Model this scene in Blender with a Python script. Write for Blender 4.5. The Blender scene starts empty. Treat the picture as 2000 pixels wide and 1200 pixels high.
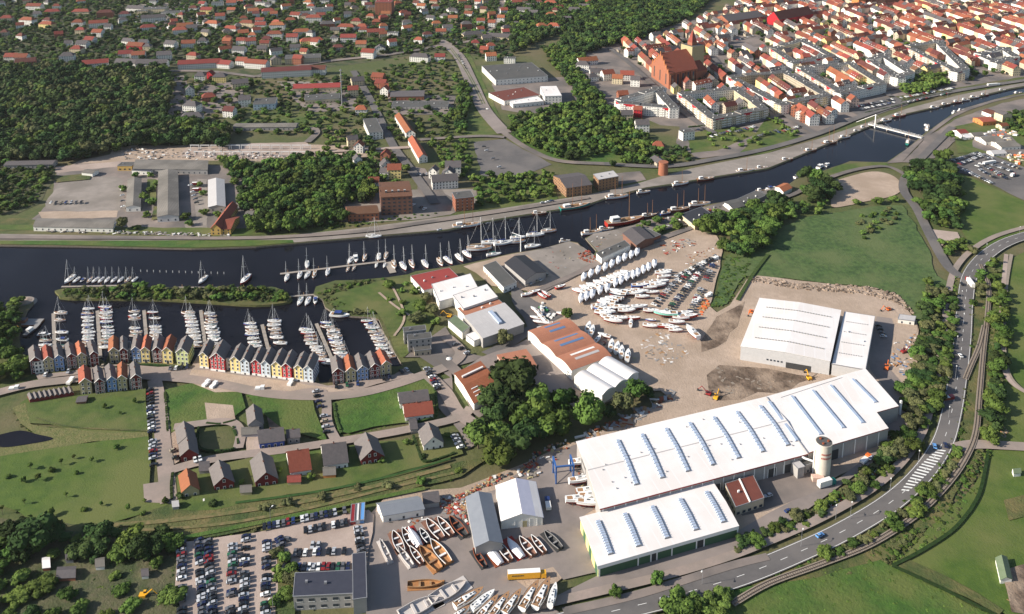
import bpy, math, random
from mathutils import Vector, Matrix, Quaternion, noise
from mathutils.geometry import tessellate_polygon
R = math.radians
sc = bpy.context.scene
C = sc.collection
random.seed(7)
# ---------------------------------------------------------------- camera
CH, PITCH, FOC, CY = 320.0, R(12.15), 1711.0, 53.0      # height (m), tilt, focal length (px of a 2000 px frame), principal row
cam = bpy.data.cameras.new('camera'); camo = bpy.data.objects.new('camera', cam); C.objects.link(camo)
camo.location = (0, 0, CH); camo.rotation_euler = (math.pi/2 - PITCH, 0, 0)
cam.sensor_width = 36; cam.lens = 36*FOC/2000; cam.shift_y = -(600-CY)/2000
cam.clip_start = 5; cam.clip_end = 30000
sc.camera = camo
# ---------------------------------------------------------------- sky, sun, exposure
SUN_EL, SUN_AZ = R(27), R(11)      # sun height; direction in which shadows fall, from +X towards +Y
w = bpy.data.worlds.new('World'); sc.world = w; w.use_nodes = True
nt = w.node_tree; bg = nt.nodes['Background']
sky = nt.nodes.new('ShaderNodeTexSky'); sky.sky_type = 'NISHITA'; sky.sun_disc = False
sky.sun_elevation = SUN_EL; sky.sun_rotation = math.atan2(-math.cos(SUN_AZ), -math.sin(SUN_AZ)) % (2*math.pi)
sky.air_density = 1.0; sky.dust_density = 1.0; sky.ozone_density = 1.5
nt.links.new(sky.outputs[0], bg.inputs[0]); bg.inputs[1].default_value = 0.088
sl = bpy.data.lights.new('sun', 'SUN'); sl.energy = 5.0; sl.angle = R(0.5); sl.color = (1.0, 0.925, 0.82)
so = bpy.data.objects.new('sun', sl); C.objects.link(so)
so.rotation_euler = Vector((math.cos(SUN_EL)*math.cos(SUN_AZ), math.cos(SUN_EL)*math.sin(SUN_AZ), -math.sin(SUN_EL))).to_track_quat('-Z', 'Y').to_euler()
sc.view_settings.view_transform = 'Standard'; sc.view_settings.look = 'None'
sc.view_settings.gamma = 1; sc.view_settings.use_curve_mapping = False
sc.view_settings.exposure = 0.72
HAZE = 0.00002
# ---------------------------------------------------------------- survey: a point of the photograph, at height z, as a place
cp, sp = math.cos(PITCH), math.sin(PITCH)
def G(px, py, z=0.0):
    u, v = (px-1000)/FOC, (CY-py)/FOC
    d = Vector((u, cp+v*sp, v*cp-sp)); t = (z-CH)/d.z
    return Vector((d.x*t, d.y*t, z))
def P2(v):                                   # back to the photograph, only used to choose how fine to build
    x, y, z = v[0], v[1], v[2]-CH if len(v) > 2 else -CH
    zc = y*cp - z*sp; up = y*sp + z*cp
    return 1000+FOC*x/zc, CY-FOC*up/zc
def pts(s): return [tuple(float(a) for a in t.split(',')) for t in s.split()]
def W(s, z=0.0): return [G(x, y, z) for x, y in pts(s)]
ORD = ['', 'first', 'second', 'third', 'fourth', 'fifth', 'sixth', 'seventh', 'eighth', 'ninth', 'tenth', 'eleventh', 'twelfth']
def ordn(k): return ORD[k] if k < 13 else '%d%s' % (k, {1: 'st', 2: 'nd', 3: 'rd'}.get(k % 10 if k % 100 not in (11, 12, 13) else 0, 'th'))
# ---------------------------------------------------------------- materials
M = {}
def mat(name, c, rough=.85, c2=None, scale=1., amt=1., c3=None, scale3=.03, bump=0, bscale=None, metal=0, spec=.3, rnd=0., det=4, stripes=None):
    m = bpy.data.materials.new(name); m.use_nodes = True; t = m.node_tree; b = t.nodes['Principled BSDF']
    L = t.links.new
    b.inputs['Base Color'].default_value = (*c, 1); b.inputs['Roughness'].default_value = rough
    b.inputs['Metallic'].default_value = metal; b.inputs['Specular IOR Level'].default_value = spec
    co = t.nodes.new('ShaderNodeTexCoord'); col = None
    def nz(s, d=4, r=.6):
        n = t.nodes.new('ShaderNodeTexNoise'); n.inputs['Scale'].default_value = s; n.inputs['Detail'].default_value = d
        n.inputs['Roughness'].default_value = r; L(co.outputs['Object'], n.inputs['Vector']); return n.outputs['Fac']
    def ramp(f, a, z_):
        r_ = t.nodes.new('ShaderNodeMapRange'); r_.inputs[1].default_value = a; r_.inputs[2].default_value = z_; L(f, r_.inputs[0]); return r_.outputs[0]
    def mix(f, a, b_):
        x = t.nodes.new('ShaderNodeMix'); x.data_type = 'RGBA'; L(f, x.inputs[0])
        for k, q in ((6, a), (7, b_)):
            if isinstance(q, tuple): x.inputs[k].default_value = (*q, 1)
            else: L(q, x.inputs[k])
        return x.outputs[2]
    if c2: col = mix(ramp(nz(scale, det), .5-.22/amt, .5+.22/amt), c, c2)
    if c3: col = mix(ramp(nz(scale3, 5, .55), .42, .62), col if col else c, c3)
    if stripes:
        ax, per, dk = stripes
        s = t.nodes.new('ShaderNodeSeparateXYZ'); L(co.outputs['Object'], s.inputs[0])
        q = t.nodes.new('ShaderNodeMath'); q.operation = 'MULTIPLY'; q.inputs[1].default_value = 1/per; L(s.outputs[ax], q.inputs[0])
        f = t.nodes.new('ShaderNodeMath'); f.operation = 'FRACT'; L(q.outputs[0], f.inputs[0])
        g = t.nodes.new('ShaderNodeMath'); g.operation = 'LESS_THAN'; g.inputs[1].default_value = .12; L(f.outputs[0], g.inputs[0])
        col = mix(g.outputs[0], col if col else c, tuple(a*dk for a in c))
    if rnd:
        oi = t.nodes.new('ShaderNodeObjectInfo'); h = t.nodes.new('ShaderNodeHueSaturation')
        a = t.nodes.new('ShaderNodeMapRange'); a.inputs[3].default_value = .5-rnd*.08; a.inputs[4].default_value = .5+rnd*.05; L(oi.outputs['Random'], a.inputs[0]); L(a.outputs[0], h.inputs['Hue'])
        q = t.nodes.new('ShaderNodeMath'); q.operation = 'MULTIPLY'; q.inputs[1].default_value = 7.31; L(oi.outputs['Random'], q.inputs[0])
        f = t.nodes.new('ShaderNodeMath'); f.operation = 'FRACT'; L(q.outputs[0], f.inputs[0])
        a2 = t.nodes.new('ShaderNodeMapRange'); a2.inputs[3].default_value = 1-rnd; a2.inputs[4].default_value = 1+rnd; L(f.outputs[0], a2.inputs[0]); L(a2.outputs[0], h.inputs['Value'])
        if col: L(col, h.inputs['Color'])
        else: h.inputs['Color'].default_value = (*c, 1)
        col = h.outputs[0]
    if col: L(col, b.inputs['Base Color'])
    if bump:
        n = nz(bscale or scale*2, 3); bp = t.nodes.new('ShaderNodeBump'); bp.inputs['Strength'].default_value = bump; bp.inputs['Distance'].default_value = .5
        L(n, bp.inputs['Height']); L(bp.outputs[0], b.inputs['Normal'])
    M[name] = m; return m
# ground
mat('land', (.10, .11, .035), c2=(.05, .075, .02), scale=.25, c3=(.13, .11, .055), scale3=.012, bump=.6, bscale=.5)
mat('lawn', (.076, .114, .022), c2=(.052, .086, .017), scale=.2, det=9, amt=1.9, c3=(.125, .128, .042), scale3=.03, bump=.4, bscale=1.2)
mat('meadow', (.058, .125, .018), c2=(.034, .078, .012), scale=.22, det=8, c3=(.10, .125, .03), scale3=.03, bump=.9, bscale=.7, amt=1.3)
mat('marsh', (.074, .124, .034), c2=(.040, .074, .022), scale=.25, det=9, c3=(.10, .13, .046), scale3=.025, bump=.7, bscale=.6, amt=2.2)
mat('pasture', (.075, .118, .018), c2=(.052, .094, .014), scale=.16, det=9, amt=1.9, c3=(.115, .132, .036), scale3=.022, bump=.4, bscale=1.)
mat('rough_grass', (.085, .10, .03), c2=(.16, .125, .05), scale=.12, c3=(.045, .07, .018), scale3=.05, bump=.9, bscale=.8)
mat('garden_soil', (.07, .08, .03), c2=(.12, .10, .06), scale=.4, c3=(.04, .06, .02), scale3=.06, bump=.8)
mat('sand', (.45, .345, .265), c2=(.36, .275, .21), scale=.25, c3=(.33, .25, .185), scale3=.035, bump=.6, bscale=1.)
mat('gravel', (.43, .34, .29), c2=(.36, .285, .24), scale=.5, c3=(.31, .24, .20), scale3=.03, bump=.2, bscale=2)
mat('paving', (.33, .26, .22), c2=(.27, .215, .185), scale=.6, c3=(.24, .20, .17), scale3=.05)
mat('yard', (.25, .205, .178), c2=(.20, .165, .145), scale=.12, c3=(.13, .115, .105), scale3=.025, bump=.1)
mat('asphalt', (.125, .116, .112), c2=(.10, .093, .09), scale=.3, c3=(.155, .14, .13), scale3=.03)
mat('worn_asphalt', (.225, .19, .172), c2=(.185, .158, .143), scale=.3, det=8, c3=(.27, .225, .20), scale3=.03)
mat('concrete', (.30, .26, .225), c2=(.23, .20, .175), scale=.15, c3=(.19, .165, .14), scale3=.03)
mat('mud', (.15, .105, .075), c2=(.085, .06, .042), scale=.3, det=8, amt=1.6, c3=(.30, .225, .165), scale3=.06, bump=1.)
mat('ballast', (.30, .25, .20), c2=(.22, .18, .14), scale=.8)
mat('steel_rail', (.12, .08, .06), rough=.5, metal=.6)
mat('sleeper', (.20, .165, .135))
mat('line_paint', (.75, .74, .70))
mat('quay_wall', (.24, .20, .16), c2=(.12, .10, .08), scale=.8)
mat('quay_edge', (.42, .37, .32), c2=(.33, .29, .25), scale=.7)
mat('wood_deck', (.36, .31, .26), c2=(.27, .235, .20), scale=.8, stripes=(0, .9, .75))
# walls
for n, c in dict(white=(.80, .77, .70), cream=(.66, .55, .36), yellow=(.86, .68, .28), tan=(.42, .36, .20), brick=(.33, .125, .07), brick_dark=(.20, .10, .07),
                 grey=(.36, .34, .32), blue=(.16, .27, .50), paleblue=(.60, .68, .74), darkred=(.16, .022, .02), red=(.46, .02, .028), green=(.06, .125, .065),
                 lemon=(.62, .66, .30), cobalt=(.05, .10, .38), orange=(.58, .22, .07), ochre=(.55, .36, .11), pinkwall=(.6, .42, .34), beige=(.5, .42, .31), granary=(.30, .17, .09), metalgrey=(.55, .54, .53)).items():
    mat('wall_'+n, c, c2=tuple(a*.86 for a in c), scale=.45)
# roofs
for n, c in dict(redtile=(.255, .07, .042), orangetile=(.35, .115, .056), darktile=(.145, .05, .038), browntile=(.16, .075, .045)).items():
    mat('roof_'+n, c, c2=tuple(a*.72 for a in c), scale=.7, c3=tuple(a*.8 for a in c), scale3=.12, bump=.3, bscale=3, rnd=.2)
mat('silo_wall', (.62, .56, .47), c2=(.56, .50, .42), scale=.3)
mat('roof_slate', (.115, .10, .10), c2=(.085, .078, .08), scale=.6, rnd=.1, bump=.2)
mat('roof_greytile', (.165, .145, .135), c2=(.13, .115, .11), scale=.6, stripes=(0, 1.1, .86))
mat('roof_felt', (.105, .10, .093), c2=(.08, .077, .072), scale=.3, c3=(.08, .08, .076), scale3=.08, rnd=.1)
mat('roof_fibre', (.165, .15, .13), c2=(.12, .11, .095), scale=.25, c3=(.21, .19, .165), scale3=.06, stripes=(0, 2.2, .82))
mat('roof_white', (.80, .76, .73), c2=(.75, .71, .68), scale=.25, c3=(.71, .66, .62), scale3=.05, rough=.6, stripes=(0, 6.2, .93))
mat('roof_lightgrey', (.47, .45, .44), c2=(.42, .40, .39), scale=.3, stripes=(0, 3., .9))
mat('roof_bluegrey', (.22, .235, .26), c2=(.19, .205, .23), scale=.3, rough=.5)
mat('roof_red', (.30, .05, .042), c2=(.25, .045, .04), scale=.3)
mat('roof_rust', (.40, .17, .10), c2=(.34, .14, .085), scale=.3, stripes=(0, 1.5, .85))
mat('roof_maroon', (.16, .05, .035), c2=(.13, .04, .03), scale=.3, stripes=(0, 1.5, .8))
mat('roof_navy', (.05, .052, .07), c2=(.04, .042, .058), scale=.4, rough=.5)
mat('roof_green', (.16, .20, .12), c2=(.12, .16, .09), scale=.3)
mat('roof_black', (.035, .035, .04), rough=.6)
mat('trim_white', (.78, .76, .72)); mat('trim_red', (.30, .03, .025)); mat('trim_dark', (.05, .05, .05))
mat('trim_green', (.10, .22, .12)); mat('solar_blue', (.07, .14, .27), rough=.25)
mat('window_glass', (.035, .045, .06), rough=.15, spec=.6)
mat('skylight', (.30, .37, .49), rough=.4, c2=(.42, .48, .58), scale=.5)
mat('chimney_brick', (.3, .12, .08)); mat('tent_vinyl', (.62, .60, .68), c2=(.55, .54, .62), scale=.3)
mat('steel_blue', (.04, .12, .33), rough=.5); mat('steel_grey', (.3, .3, .31), rough=.5, metal=.3); mat('steel_white', (.75, .75, .74), rough=.5)
# vehicles and boats
for n, c in dict(black=(.012, .012, .014), grey=(.12, .12, .13), silver=(.42, .43, .45), white=(.78, .78, .76), red=(.24, .02, .02), blue=(.02, .04, .14), green=(.02, .10, .05), darkblue=(.012, .018, .06), beige=(.35, .29, .2), yellow=(.75, .38, .02), orange=(.7, .15, .03), lightblue=(.12, .3, .6)).items():
    mat('paint_'+n, c, rough=.3, spec=.6)
mat('tyre', (.015, .015, .015)); mat('car_glass', (.02, .025, .03), rough=.1, spec=.7)
mat('hull_white', (.80, .79, .76), rough=.4); mat('hull_red', (.35, .03, .02), rough=.4); mat('hull_teal', (.02, .20, .17), rough=.5)
mat('hull_dark', (.03, .035, .05), rough=.4); mat('hull_brown', (.17, .075, .035), rough=.6); mat('hull_aqua', (.25, .60, .48), rough=.5)
mat('hull_blue', (.05, .12, .35), rough=.4); mat('antifoul', (.28, .04, .03)); mat('teak', (.33, .19, .10), c2=(.27, .15, .08), scale=1.)
mat('deck_white', (.74, .73, .70), rough=.5); mat('sail_blue', (.03, .06, .22)); mat('sail_white', (.72, .71, .68)); mat('sail_tan', (.45, .33, .2))
mat('mast_alu', (.58, .58, .58), rough=.4); mat('mast_wood', (.28, .13, .06)); mat('mould_orange', (.44, .22, .08), c2=(.30, .14, .06), scale=.6)
mat('mould_brown', (.24, .12, .08), c2=(.15, .08, .06), scale=.6); mat('mould_grey', (.5, .46, .43)); mat('wrap_white', (.80, .79, .79), rough=.35, c2=(.70, .70, .72), scale=.5)
mat('timber', (.42, .25, .12), c2=(.25, .14, .07), scale=.7); mat('rust', (.25, .07, .03)); mat('lamp_glass', (.8, .8, .75))
mat('junk_white', (.7, .68, .64)); mat('junk_grey', (.25, .24, .23)); mat('junk_red', (.35, .06, .04)); mat('junk_green', (.06, .25, .08)); mat('tile_blue', (.10, .18, .32))
# plants
mat('leaf_dark', (.042, .076, .022), c2=(.021, .040, .012), scale=.5, rnd=.4, rough=.9, spec=.1)
mat('leaf_mid', (.086, .138, .028), c2=(.042, .074, .016), scale=.5, rnd=.4, rough=.9, spec=.1)
mat('leaf_light', (.13, .19, .04), c2=(.045, .085, .02), scale=.5, rnd=.2, rough=.9, spec=.1)
mat('leaf_olive', (.12, .125, .05), c2=(.055, .065, .028), scale=.5, rnd=.2, rough=.9, spec=.1)
mat('bark', (.10, .075, .05)); mat('dry_track', (.20, .15, .07), c2=(.085, .10, .03), scale=.35, amt=1.6, det=6)
mat('reed', (.17, .15, .06), c2=(.09, .11, .03), scale=.4, bump=.8)
# water
m = mat('river_water', (.006, .006, .009), rough=.10, spec=.15, bump=.05, bscale=.35, c2=(.010, .010, .014), scale=.05, c3=(.013, .014, .02), scale3=.008)
m.node_tree.nodes['Principled BSDF'].inputs['IOR'].default_value = 1.33
# ---------------------------------------------------------------- mesh builder
class MB:
    def __init__(s): s.v = []; s.f = []; s.m = []; s.ms = []
    def mi(s, m):
        if m not in s.ms: s.ms.append(m)
        return s.ms.index(m)
    def poly(s, ps, m):
        n = len(s.v); s.v += [tuple(p) for p in ps]; s.f.append(tuple(range(n, n+len(ps)))); s.m.append(s.mi(m))
    def hexa(s, b, t, m, mt=None, bottom=False):      # b, t: 4 points counter-clockwise
        n = len(s.v); s.v += [tuple(p) for p in b] + [tuple(p) for p in t]; k = s.mi(m); kt = s.mi(mt) if mt else k
        for i in range(4): s.f.append((n+i, n+(i+1) % 4, n+4+(i+1) % 4, n+4+i)); s.m.append(k)
        s.f.append((n+4, n+5, n+6, n+7)); s.m.append(kt)
        if bottom: s.f.append((n+3, n+2, n+1, n)); s.m.append(k)
    def box(s, x0, y0, z0, x1, y1, z1, m, mt=None, bottom=True):
        s.hexa([(x0, y0, z0), (x1, y0, z0), (x1, y1, z0), (x0, y1, z0)], [(x0, y0, z1), (x1, y0, z1), (x1, y1, z1), (x0, y1, z1)], m, mt, bottom)
    def bar(s, a, b, r, m, r2=None, n=5):
        a, b = Vector(a), Vector(b); d = (b-a).normalized(); u = d.orthogonal().normalized(); w_ = d.cross(u); r2 = r if r2 is None else r2
        k = len(s.v); q = s.mi(m)
        for c, rr in ((a, r), (b, r2)):
            for i in range(n):
                t = 2*math.pi*i/n; s.v.append(tuple(c+u*math.cos(t)*rr+w_*math.sin(t)*rr))
        for i in range(n): s.f.append((k+i, k+(i+1) % n, k+n+(i+1) % n, k+n+i)); s.m.append(q)
        s.f.append(tuple(k+n+i for i in range(n))); s.m.append(q); s.f.append(tuple(k+n-1-i for i in range(n))); s.m.append(q)
    def cyl(s, x, y, z0, z1, r, m, r1=None, n=16, mt=None):
        k = len(s.v); q = s.mi(m); r1 = r if r1 is None else r1
        for z, rr in ((z0, r), (z1, r1)):
            for i in range(n): t = 2*math.pi*i/n; s.v.append((x+math.cos(t)*rr, y+math.sin(t)*rr, z))
        for i in range(n): s.f.append((k+i, k+(i+1) % n, k+n+(i+1) % n, k+n+i)); s.m.append(q)
        s.f.append(tuple(k+n+i for i in range(n))); s.m.append(s.mi(mt) if mt else q)
        s.f.append(tuple(k+n-1-i for i in range(n))); s.m.append(q)
    def mesh(s, name, smooth=False):
        me = bpy.data.meshes.new(name); me.from_pydata(s.v, [], s.f)
        for m_ in s.ms: me.materials.append(M[m_])
        me.polygons.foreach_set('material_index', s.m)
        if smooth: me.polygons.foreach_set('use_smooth', [True]*len(s.f))
        me.update(); return me
    def build(s, name, parent=None, label=None, kind=None, smooth=False, cat=None, group=None):
        return put(name, s.mesh(name, smooth), parent, label, kind, cat, group)
def put(name, me, parent=None, label=None, kind=None, cat=None, group=None, loc=None, rz=0):
    o = bpy.data.objects.new(name, me); C.objects.link(o)
    if parent is not None: o.parent = parent
    if loc is not None: o.location = loc; o.rotation_euler.z = rz
    if label: o['label'] = label
    if kind: o['kind'] = kind
    if cat: o['category'] = cat
    if group: o['group'] = group
    return o
NAMED = []
def thing(name, label, cat, loc, rz=0, group=None):
    o = put(name, None, None, label, None, cat, group, loc, rz); NAMED.append(o); return o
# ---------------------------------------------------------------- what stands where (4 m cells)
OCC = {}
def inpoly(x, y, P):
    r = False; j = len(P)-1
    for i in range(len(P)):
        a, b = P[i], P[j]
        if (a[1] > y) != (b[1] > y) and x < (b[0]-a[0])*(y-a[1])/(b[1]-a[1])+a[0]: r = not r
        j = i
    return r
def mark(P, tag='b'):
    xs = [p[0] for p in P]; ys = [p[1] for p in P]
    for i in range(int(min(xs)//4), int(max(xs)//4)+2):
        for j in range(int(min(ys)//4), int(max(ys)//4)+2):
            if inpoly(i*4, j*4, P): OCC[(i, j)] = tag
def free(P, tags=None):
    xs = [p[0] for p in P]; ys = [p[1] for p in P]
    for i in range(int(min(xs)//4), int(max(xs)//4)+2):
        for j in range(int(min(ys)//4), int(max(ys)//4)+2):
            t = OCC.get((i, j))
            if t and (tags is None or t in tags) and inpoly(i*4, j*4, P): return False
    return True
def occ(x, y): return OCC.get((round(x/4), round(y/4)))
def smooth_line(P, n=6):
    out = []
    for i in range(len(P)-1):
        a, b, c, d = P[max(i-1, 0)], P[i], P[i+1], P[min(i+2, len(P)-1)]
        for k in range(n):
            t = k/n; out.append(.5*((2*b)+(c-a)*t+(2*a-5*b+4*c-d)*t*t+(3*b-a-3*c+d)*t**3))
    return out+[P[-1]]
def sheet(name, material, s, z=.05, jag=1.5, step=10, smooth=False, tag=None, kind='structure', holes=()):
    P = W(s) if isinstance(s, str) else s
    Q = []
    if smooth: P = smooth_line(P+[P[0]])[:-1]
    for i in range(len(P)):
        a, b = P[i], P[(i+1) % len(P)]; L = (b-a).length; n = max(1, int(L/step)) if jag else 1
        for k in range(n):
            p = a.lerp(b, k/n)
            if jag and k: 
                q = noise.noise(Vector((p.x*.06, p.y*.06, z*9)))*jag*1.6; nn = (b-a).normalized(); p = p+Vector((-nn.y, nn.x, 0))*q
            Q.append(Vector((p.x, p.y, 0)))
    if tag: mark(Q, tag)
    polys = [Q]+[list(h) for h in holes]; flat = [p for q in polys for p in q]
    tri = tessellate_polygon(polys); me = bpy.data.meshes.new(name)
    me.from_pydata([(p.x, p.y, z) for p in flat], [], [tuple(t) for t in tri]); me.materials.append(M[material]); me.update()
    me.polygons.foreach_get  # noqa
    if me.polygons and me.polygons[0].normal.z < 0: me.flip_normals()
    return put(name, me, kind=kind)
def ribbon(name, material, s, width, z=.08, tag=None, kind='structure', off=0, dash=None, parent=None, thick=0, line=None):
    P = line or smooth_line(W(s)); V = []; F = []; seg = []
    acc = 0
    for i in range(len(P)):
        d = (P[min(i+1, len(P)-1)]-P[max(i-1, 0)]).normalized(); n = Vector((-d.y, d.x, 0))
        V += [tuple(P[i]+n*(off+width/2)+Vector((0, 0, z))), tuple(P[i]+n*(off-width/2)+Vector((0, 0, z)))]
    if dash:
        V = []; on, offl = dash; Ls = [0]
        for i in range(1, len(P)): Ls.append(Ls[-1]+(P[i]-P[i-1]).length)
        def at(t):
            for i in range(1, len(P)):
                if Ls[i] >= t: f = (t-Ls[i-1])/(Ls[i]-Ls[i-1]); d = (P[i]-P[i-1]).normalized(); return P[i-1].lerp(P[i], f), Vector((-d.y, d.x, 0))
            return P[-1], Vector((0, 1, 0))
        t = 0
        while t+on < Ls[-1]:
            (a, na), (b, nb) = at(t), at(t+on); k = len(V); zz = Vector((0, 0, z))
            V += [tuple(a+na*(off+width/2)+zz), tuple(a+na*(off-width/2)+zz), tuple(b+nb*(off-width/2)+zz), tuple(b+nb*(off+width/2)+zz)]
            F.append((k, k+1, k+2, k+3)); t += on+offl
    else: F = [(2*i, 2*i+1, 2*i+3, 2*i+2) for i in range(len(P)-1)]
    if tag:
        for i in range(len(P)-1):
            a, b = V[2*i], V[2*i+1]; c, d = V[2*i+3], V[2*i+2]; mark([a, b, c, d], tag)
            n = max(1, int((P[i+1]-P[i]).length/3))
            for k in range(n):
                p = P[i].lerp(P[i+1], k/n); OCC[(round(p.x/4), round(p.y/4))] = tag
    if thick:
        n = len(V); V += [(x, y, zz-thick) for x, y, zz in V]; m_ = len(P)
        for i in range(m_-1): F += [(2*i, 2*i+2, n+2*i+2, n+2*i), (2*i+1, n+2*i+1, n+2*i+3, 2*i+3)]
    me = bpy.data.meshes.new(name); me.from_pydata(V, [], F); me.materials.append(M[material]); me.update()
    return put(name, me, parent, kind=kind)
# landmarks that labels refer to
LAND = [(170, 215, 'by the dark wood'), (60, 60, 'in the far left suburb'), (160, 90, 'behind the dark wood'), (390, 100, 'near the two long terraces'), (390, 150, 'by the grey lane'),
        (300, 30, 'among the far workshops'), (500, 40, 'in the far red roofed suburb'), (600, 60, 'near the white villas'), (700, 60, 'below the red brick hotel'), (740, 20, 'by the red brick hotel'),
        (560, 170, 'near the long red roofed shed'), (740, 190, 'on the street left of the avenue'), (790, 270, 'by the two orange roofed terraces'), (900, 90, 'at the avenue junction'), (930, 40, 'far up the avenue'),
        (1020, 40, 'left of the tree belt'), (1010, 190, 'by the flat white school blocks'), (1180, 140, 'left of the big church'), (1260, 120, 'just left of the big church'), (1340, 90, 'behind the big church'),
        (1440, 110, 'right of the big church'), (1330, 40, 'behind the tree belt'), (1500, 60, 'by the long dark red roof'), (1600, 60, 'in the far old town'), (1700, 40, 'by the far brick church'),
        (1700, 110, 'in the middle of town'), (1850, 80, 'in the right part of town'), (1950, 60, 'at the far right of town'), (1950, 130, 'by the river, right edge'), (1600, 220, 'behind the promenade'),
        (1260, 280, 'in the park below the church'), (1290, 330, 'by the round brick tower'), (1120, 360, 'by the brick granaries'), (740, 400, 'by the tall brick warehouse'), (600, 380, 'in the grove by the warehouse'),
        (300, 380, 'in the old industrial yard'), (40, 360, 'at the left edge above the river'), (1950, 260, 'in the camping yard'), (1900, 340, 'by the far right car park'),
        (1600, 380, 'by the round sandy place'), (1450, 440, 'at the marsh meadow corner'), (1720, 480, 'on the marsh meadow'), (1360, 420, 'behind the river workshops'), (1830, 420, 'beside the road to the bridge'),
        (1830, 640, 'between white hall and main road'), (1940, 600, 'along the railway track'), (1800, 900, 'beside the curved main road'), (1700, 1000, 'between road and railway'), (1300, 1130, 'below the green walled hall'),
        (1050, 800, 'in the clump below the red roofed hall'), (850, 610, 'on the lawn above the marina'), (40, 640, 'left of the marina'), (30, 560, 'at the marina entrance'), (200, 850, 'on the lawn below the coloured houses'),
        (100, 1080, 'in the allotment gardens'), (620, 860, 'in the new housing estate'), (560, 1100, 'by the gravel car park'), (300, 570, 'on the marina breakwater'), (700, 960, 'along the old railway bank')]
def zone(px, py): return min(LAND, key=lambda l: (l[0]-px)**2+((l[1]-py)*1.5)**2)[2]
# ================================================================ GROUND, WATER, ROADS
river = "0,479 150,481 375,486 500,482 574,476 750,461 875,450 937,436 1000,425 1095,410 1150,400 1185,388 1262,368 1312,361 1375,350 1500,330 1547,311 1595,291 1640,273 1690,251 1750,228 1825,211 1875,198 1925,186 1975,174 2060,160 2060,172 1985,183 1940,195 1882,212 1857,225 1840,237 1800,265 1787,277 1770,292 1757,300 1732,317 1685,316 1660,315 1642,322 1625,327 1592,340 1555,350 1542,359 1515,367 1475,382 1410,395 1380,400 1362,410 1300,425 1262,430 1237,440 1195,450 1160,457 1143,465 1165,490 1158,500 1128,474 1112,471 1062,485 1000,495 912,515 882,520 812,530 797,536 757,542 700,547 655,548 617,560 612,575 630,586 635,600 660,616 695,618 725,620 740,624 750,650 762,672 770,687 782,707 787,714 775,716 740,714 690,722 652,728 640,747 624,747 618,728 560,712 500,701 440,692 392,686 385,712 372,712 368,690 300,684 215,684 206,708 195,700 120,702 75,712 60,700 42,690 38,660 42,630 55,605 66,592 60,580 38,578 20,600 0,606 -260,612 -260,476"
RV = [Vector((p.x, p.y, 0)) for p in W(river)]
isl = "115,577 120,565 275,561 350,563 500,563 532,561 552,568 565,577 566,590 500,597 400,591 300,586 135,584"
IS = [Vector((p.x, p.y, 0)) for p in smooth_line(W(isl)+[W(isl)[0]], 3)[:-1]]
mark(RV, 'w')
for k in list(OCC):
    if inpoly(k[0]*4, k[1]*4, IS): OCC[k] = 'i'
outer = [Vector((-9000, -800, 0)), Vector((9000, -800, 0)), Vector((9000, 14000, 0)), Vector((-9000, 14000, 0))]
sheet('ground', 'land', outer, z=0, jag=0, holes=[RV])
wz = -1.3
b = MB(); xs = [p.x for p in RV]; ys = [p.y for p in RV]
b.poly([(min(xs)-5, min(ys)-5, wz), (max(xs)+5, min(ys)-5, wz), (max(xs)+5, max(ys)+5, wz), (min(xs)-5, max(ys)+5, wz)], 'river_water')
b.build('water', kind='structure')
def bankwall(P, name, m, zt=0.0, inner=False):
    b = MB(); n = len(P)
    for i in range(n):
        a, c = P[i], P[(i+1) % n]
        b.poly([(a.x, a.y, wz-.6), (c.x, c.y, wz-.6), (c.x, c.y, zt), (a.x, a.y, zt)], m)
    return b.build(name, kind='structure')
bankwall(RV, 'quay_wall', 'quay_wall')
sheet('breakwater_ground', 'rough_grass', IS, z=.3, jag=0); bankwall(IS, 'breakwater_bank', 'reed', .3)
# vegetated and paved areas, far to near; every sheet a little above the one below
Z = [.03]
def area(name, m, s, tag=None, jag=1.5, smooth=False):
    Z[0] += .012; return sheet(name, m, s, Z[0], jag, 10, smooth, tag)
area('lawn', 'pasture', "0,60 60,58 130,75 120,95 60,100 0,90")
area('town_ground', 'yard', "1130,95 1250,70 1430,15 1480,-40 2300,-40 2300,140 2000,150 1880,170 1740,190 1650,245 1590,262 1500,245 1390,252 1290,245 1190,205 1130,150")
area('suburb_ground', 'garden_soil', "-300,-60 1000,-60 1000,120 860,100 700,125 500,150 300,150 0,135 -300,120")
area('works_ground', 'concrete', "250,10 350,5 440,30 400,50 290,45")
area('lane_ground', 'yard', "325,150 360,148 375,190 350,240 325,245")
area('sand', 'sand', "225,285 330,285 620,283 700,285 755,290 760,306 660,310 600,316 330,314 215,320 130,328 160,312 215,302")
area('demolition_ground', 'gravel', "370,283 600,278 612,303 480,312 350,305")
area('yard_ground', 'yard', "110,335 150,320 260,318 450,325 500,345 500,450 360,462 75,448 60,430 100,395")
area('yard_slab', 'concrete', "88,398 120,350 225,345 240,352 235,410 225,420 90,408")
area('yard_slab', 'gravel', "60,330 235,315 245,325 115,338")
area('yard_slab', 'concrete', "385,350 405,350 407,460 372,460 360,440 382,430")
area('yard_slab', 'sand', "75,415 230,412 228,425 82,428")
area('lawn', 'lawn', "460,222 655,220 650,248 610,252 460,245")
area('rough_ground', 'garden_soil', "0,315 110,315 105,345 75,400 30,420 0,420")
area('lawn', 'rough_grass', "0,425 70,430 70,448 0,452")
area('road_verge', 'lawn', "0,449 450,463 500,459 600,452 700,440 830,425 760,430 600,440 500,446 460,447 0,440")
area('yard_ground', 'concrete', "665,400 690,372 930,370 935,395 880,420 810,430 690,436 668,435")
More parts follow.
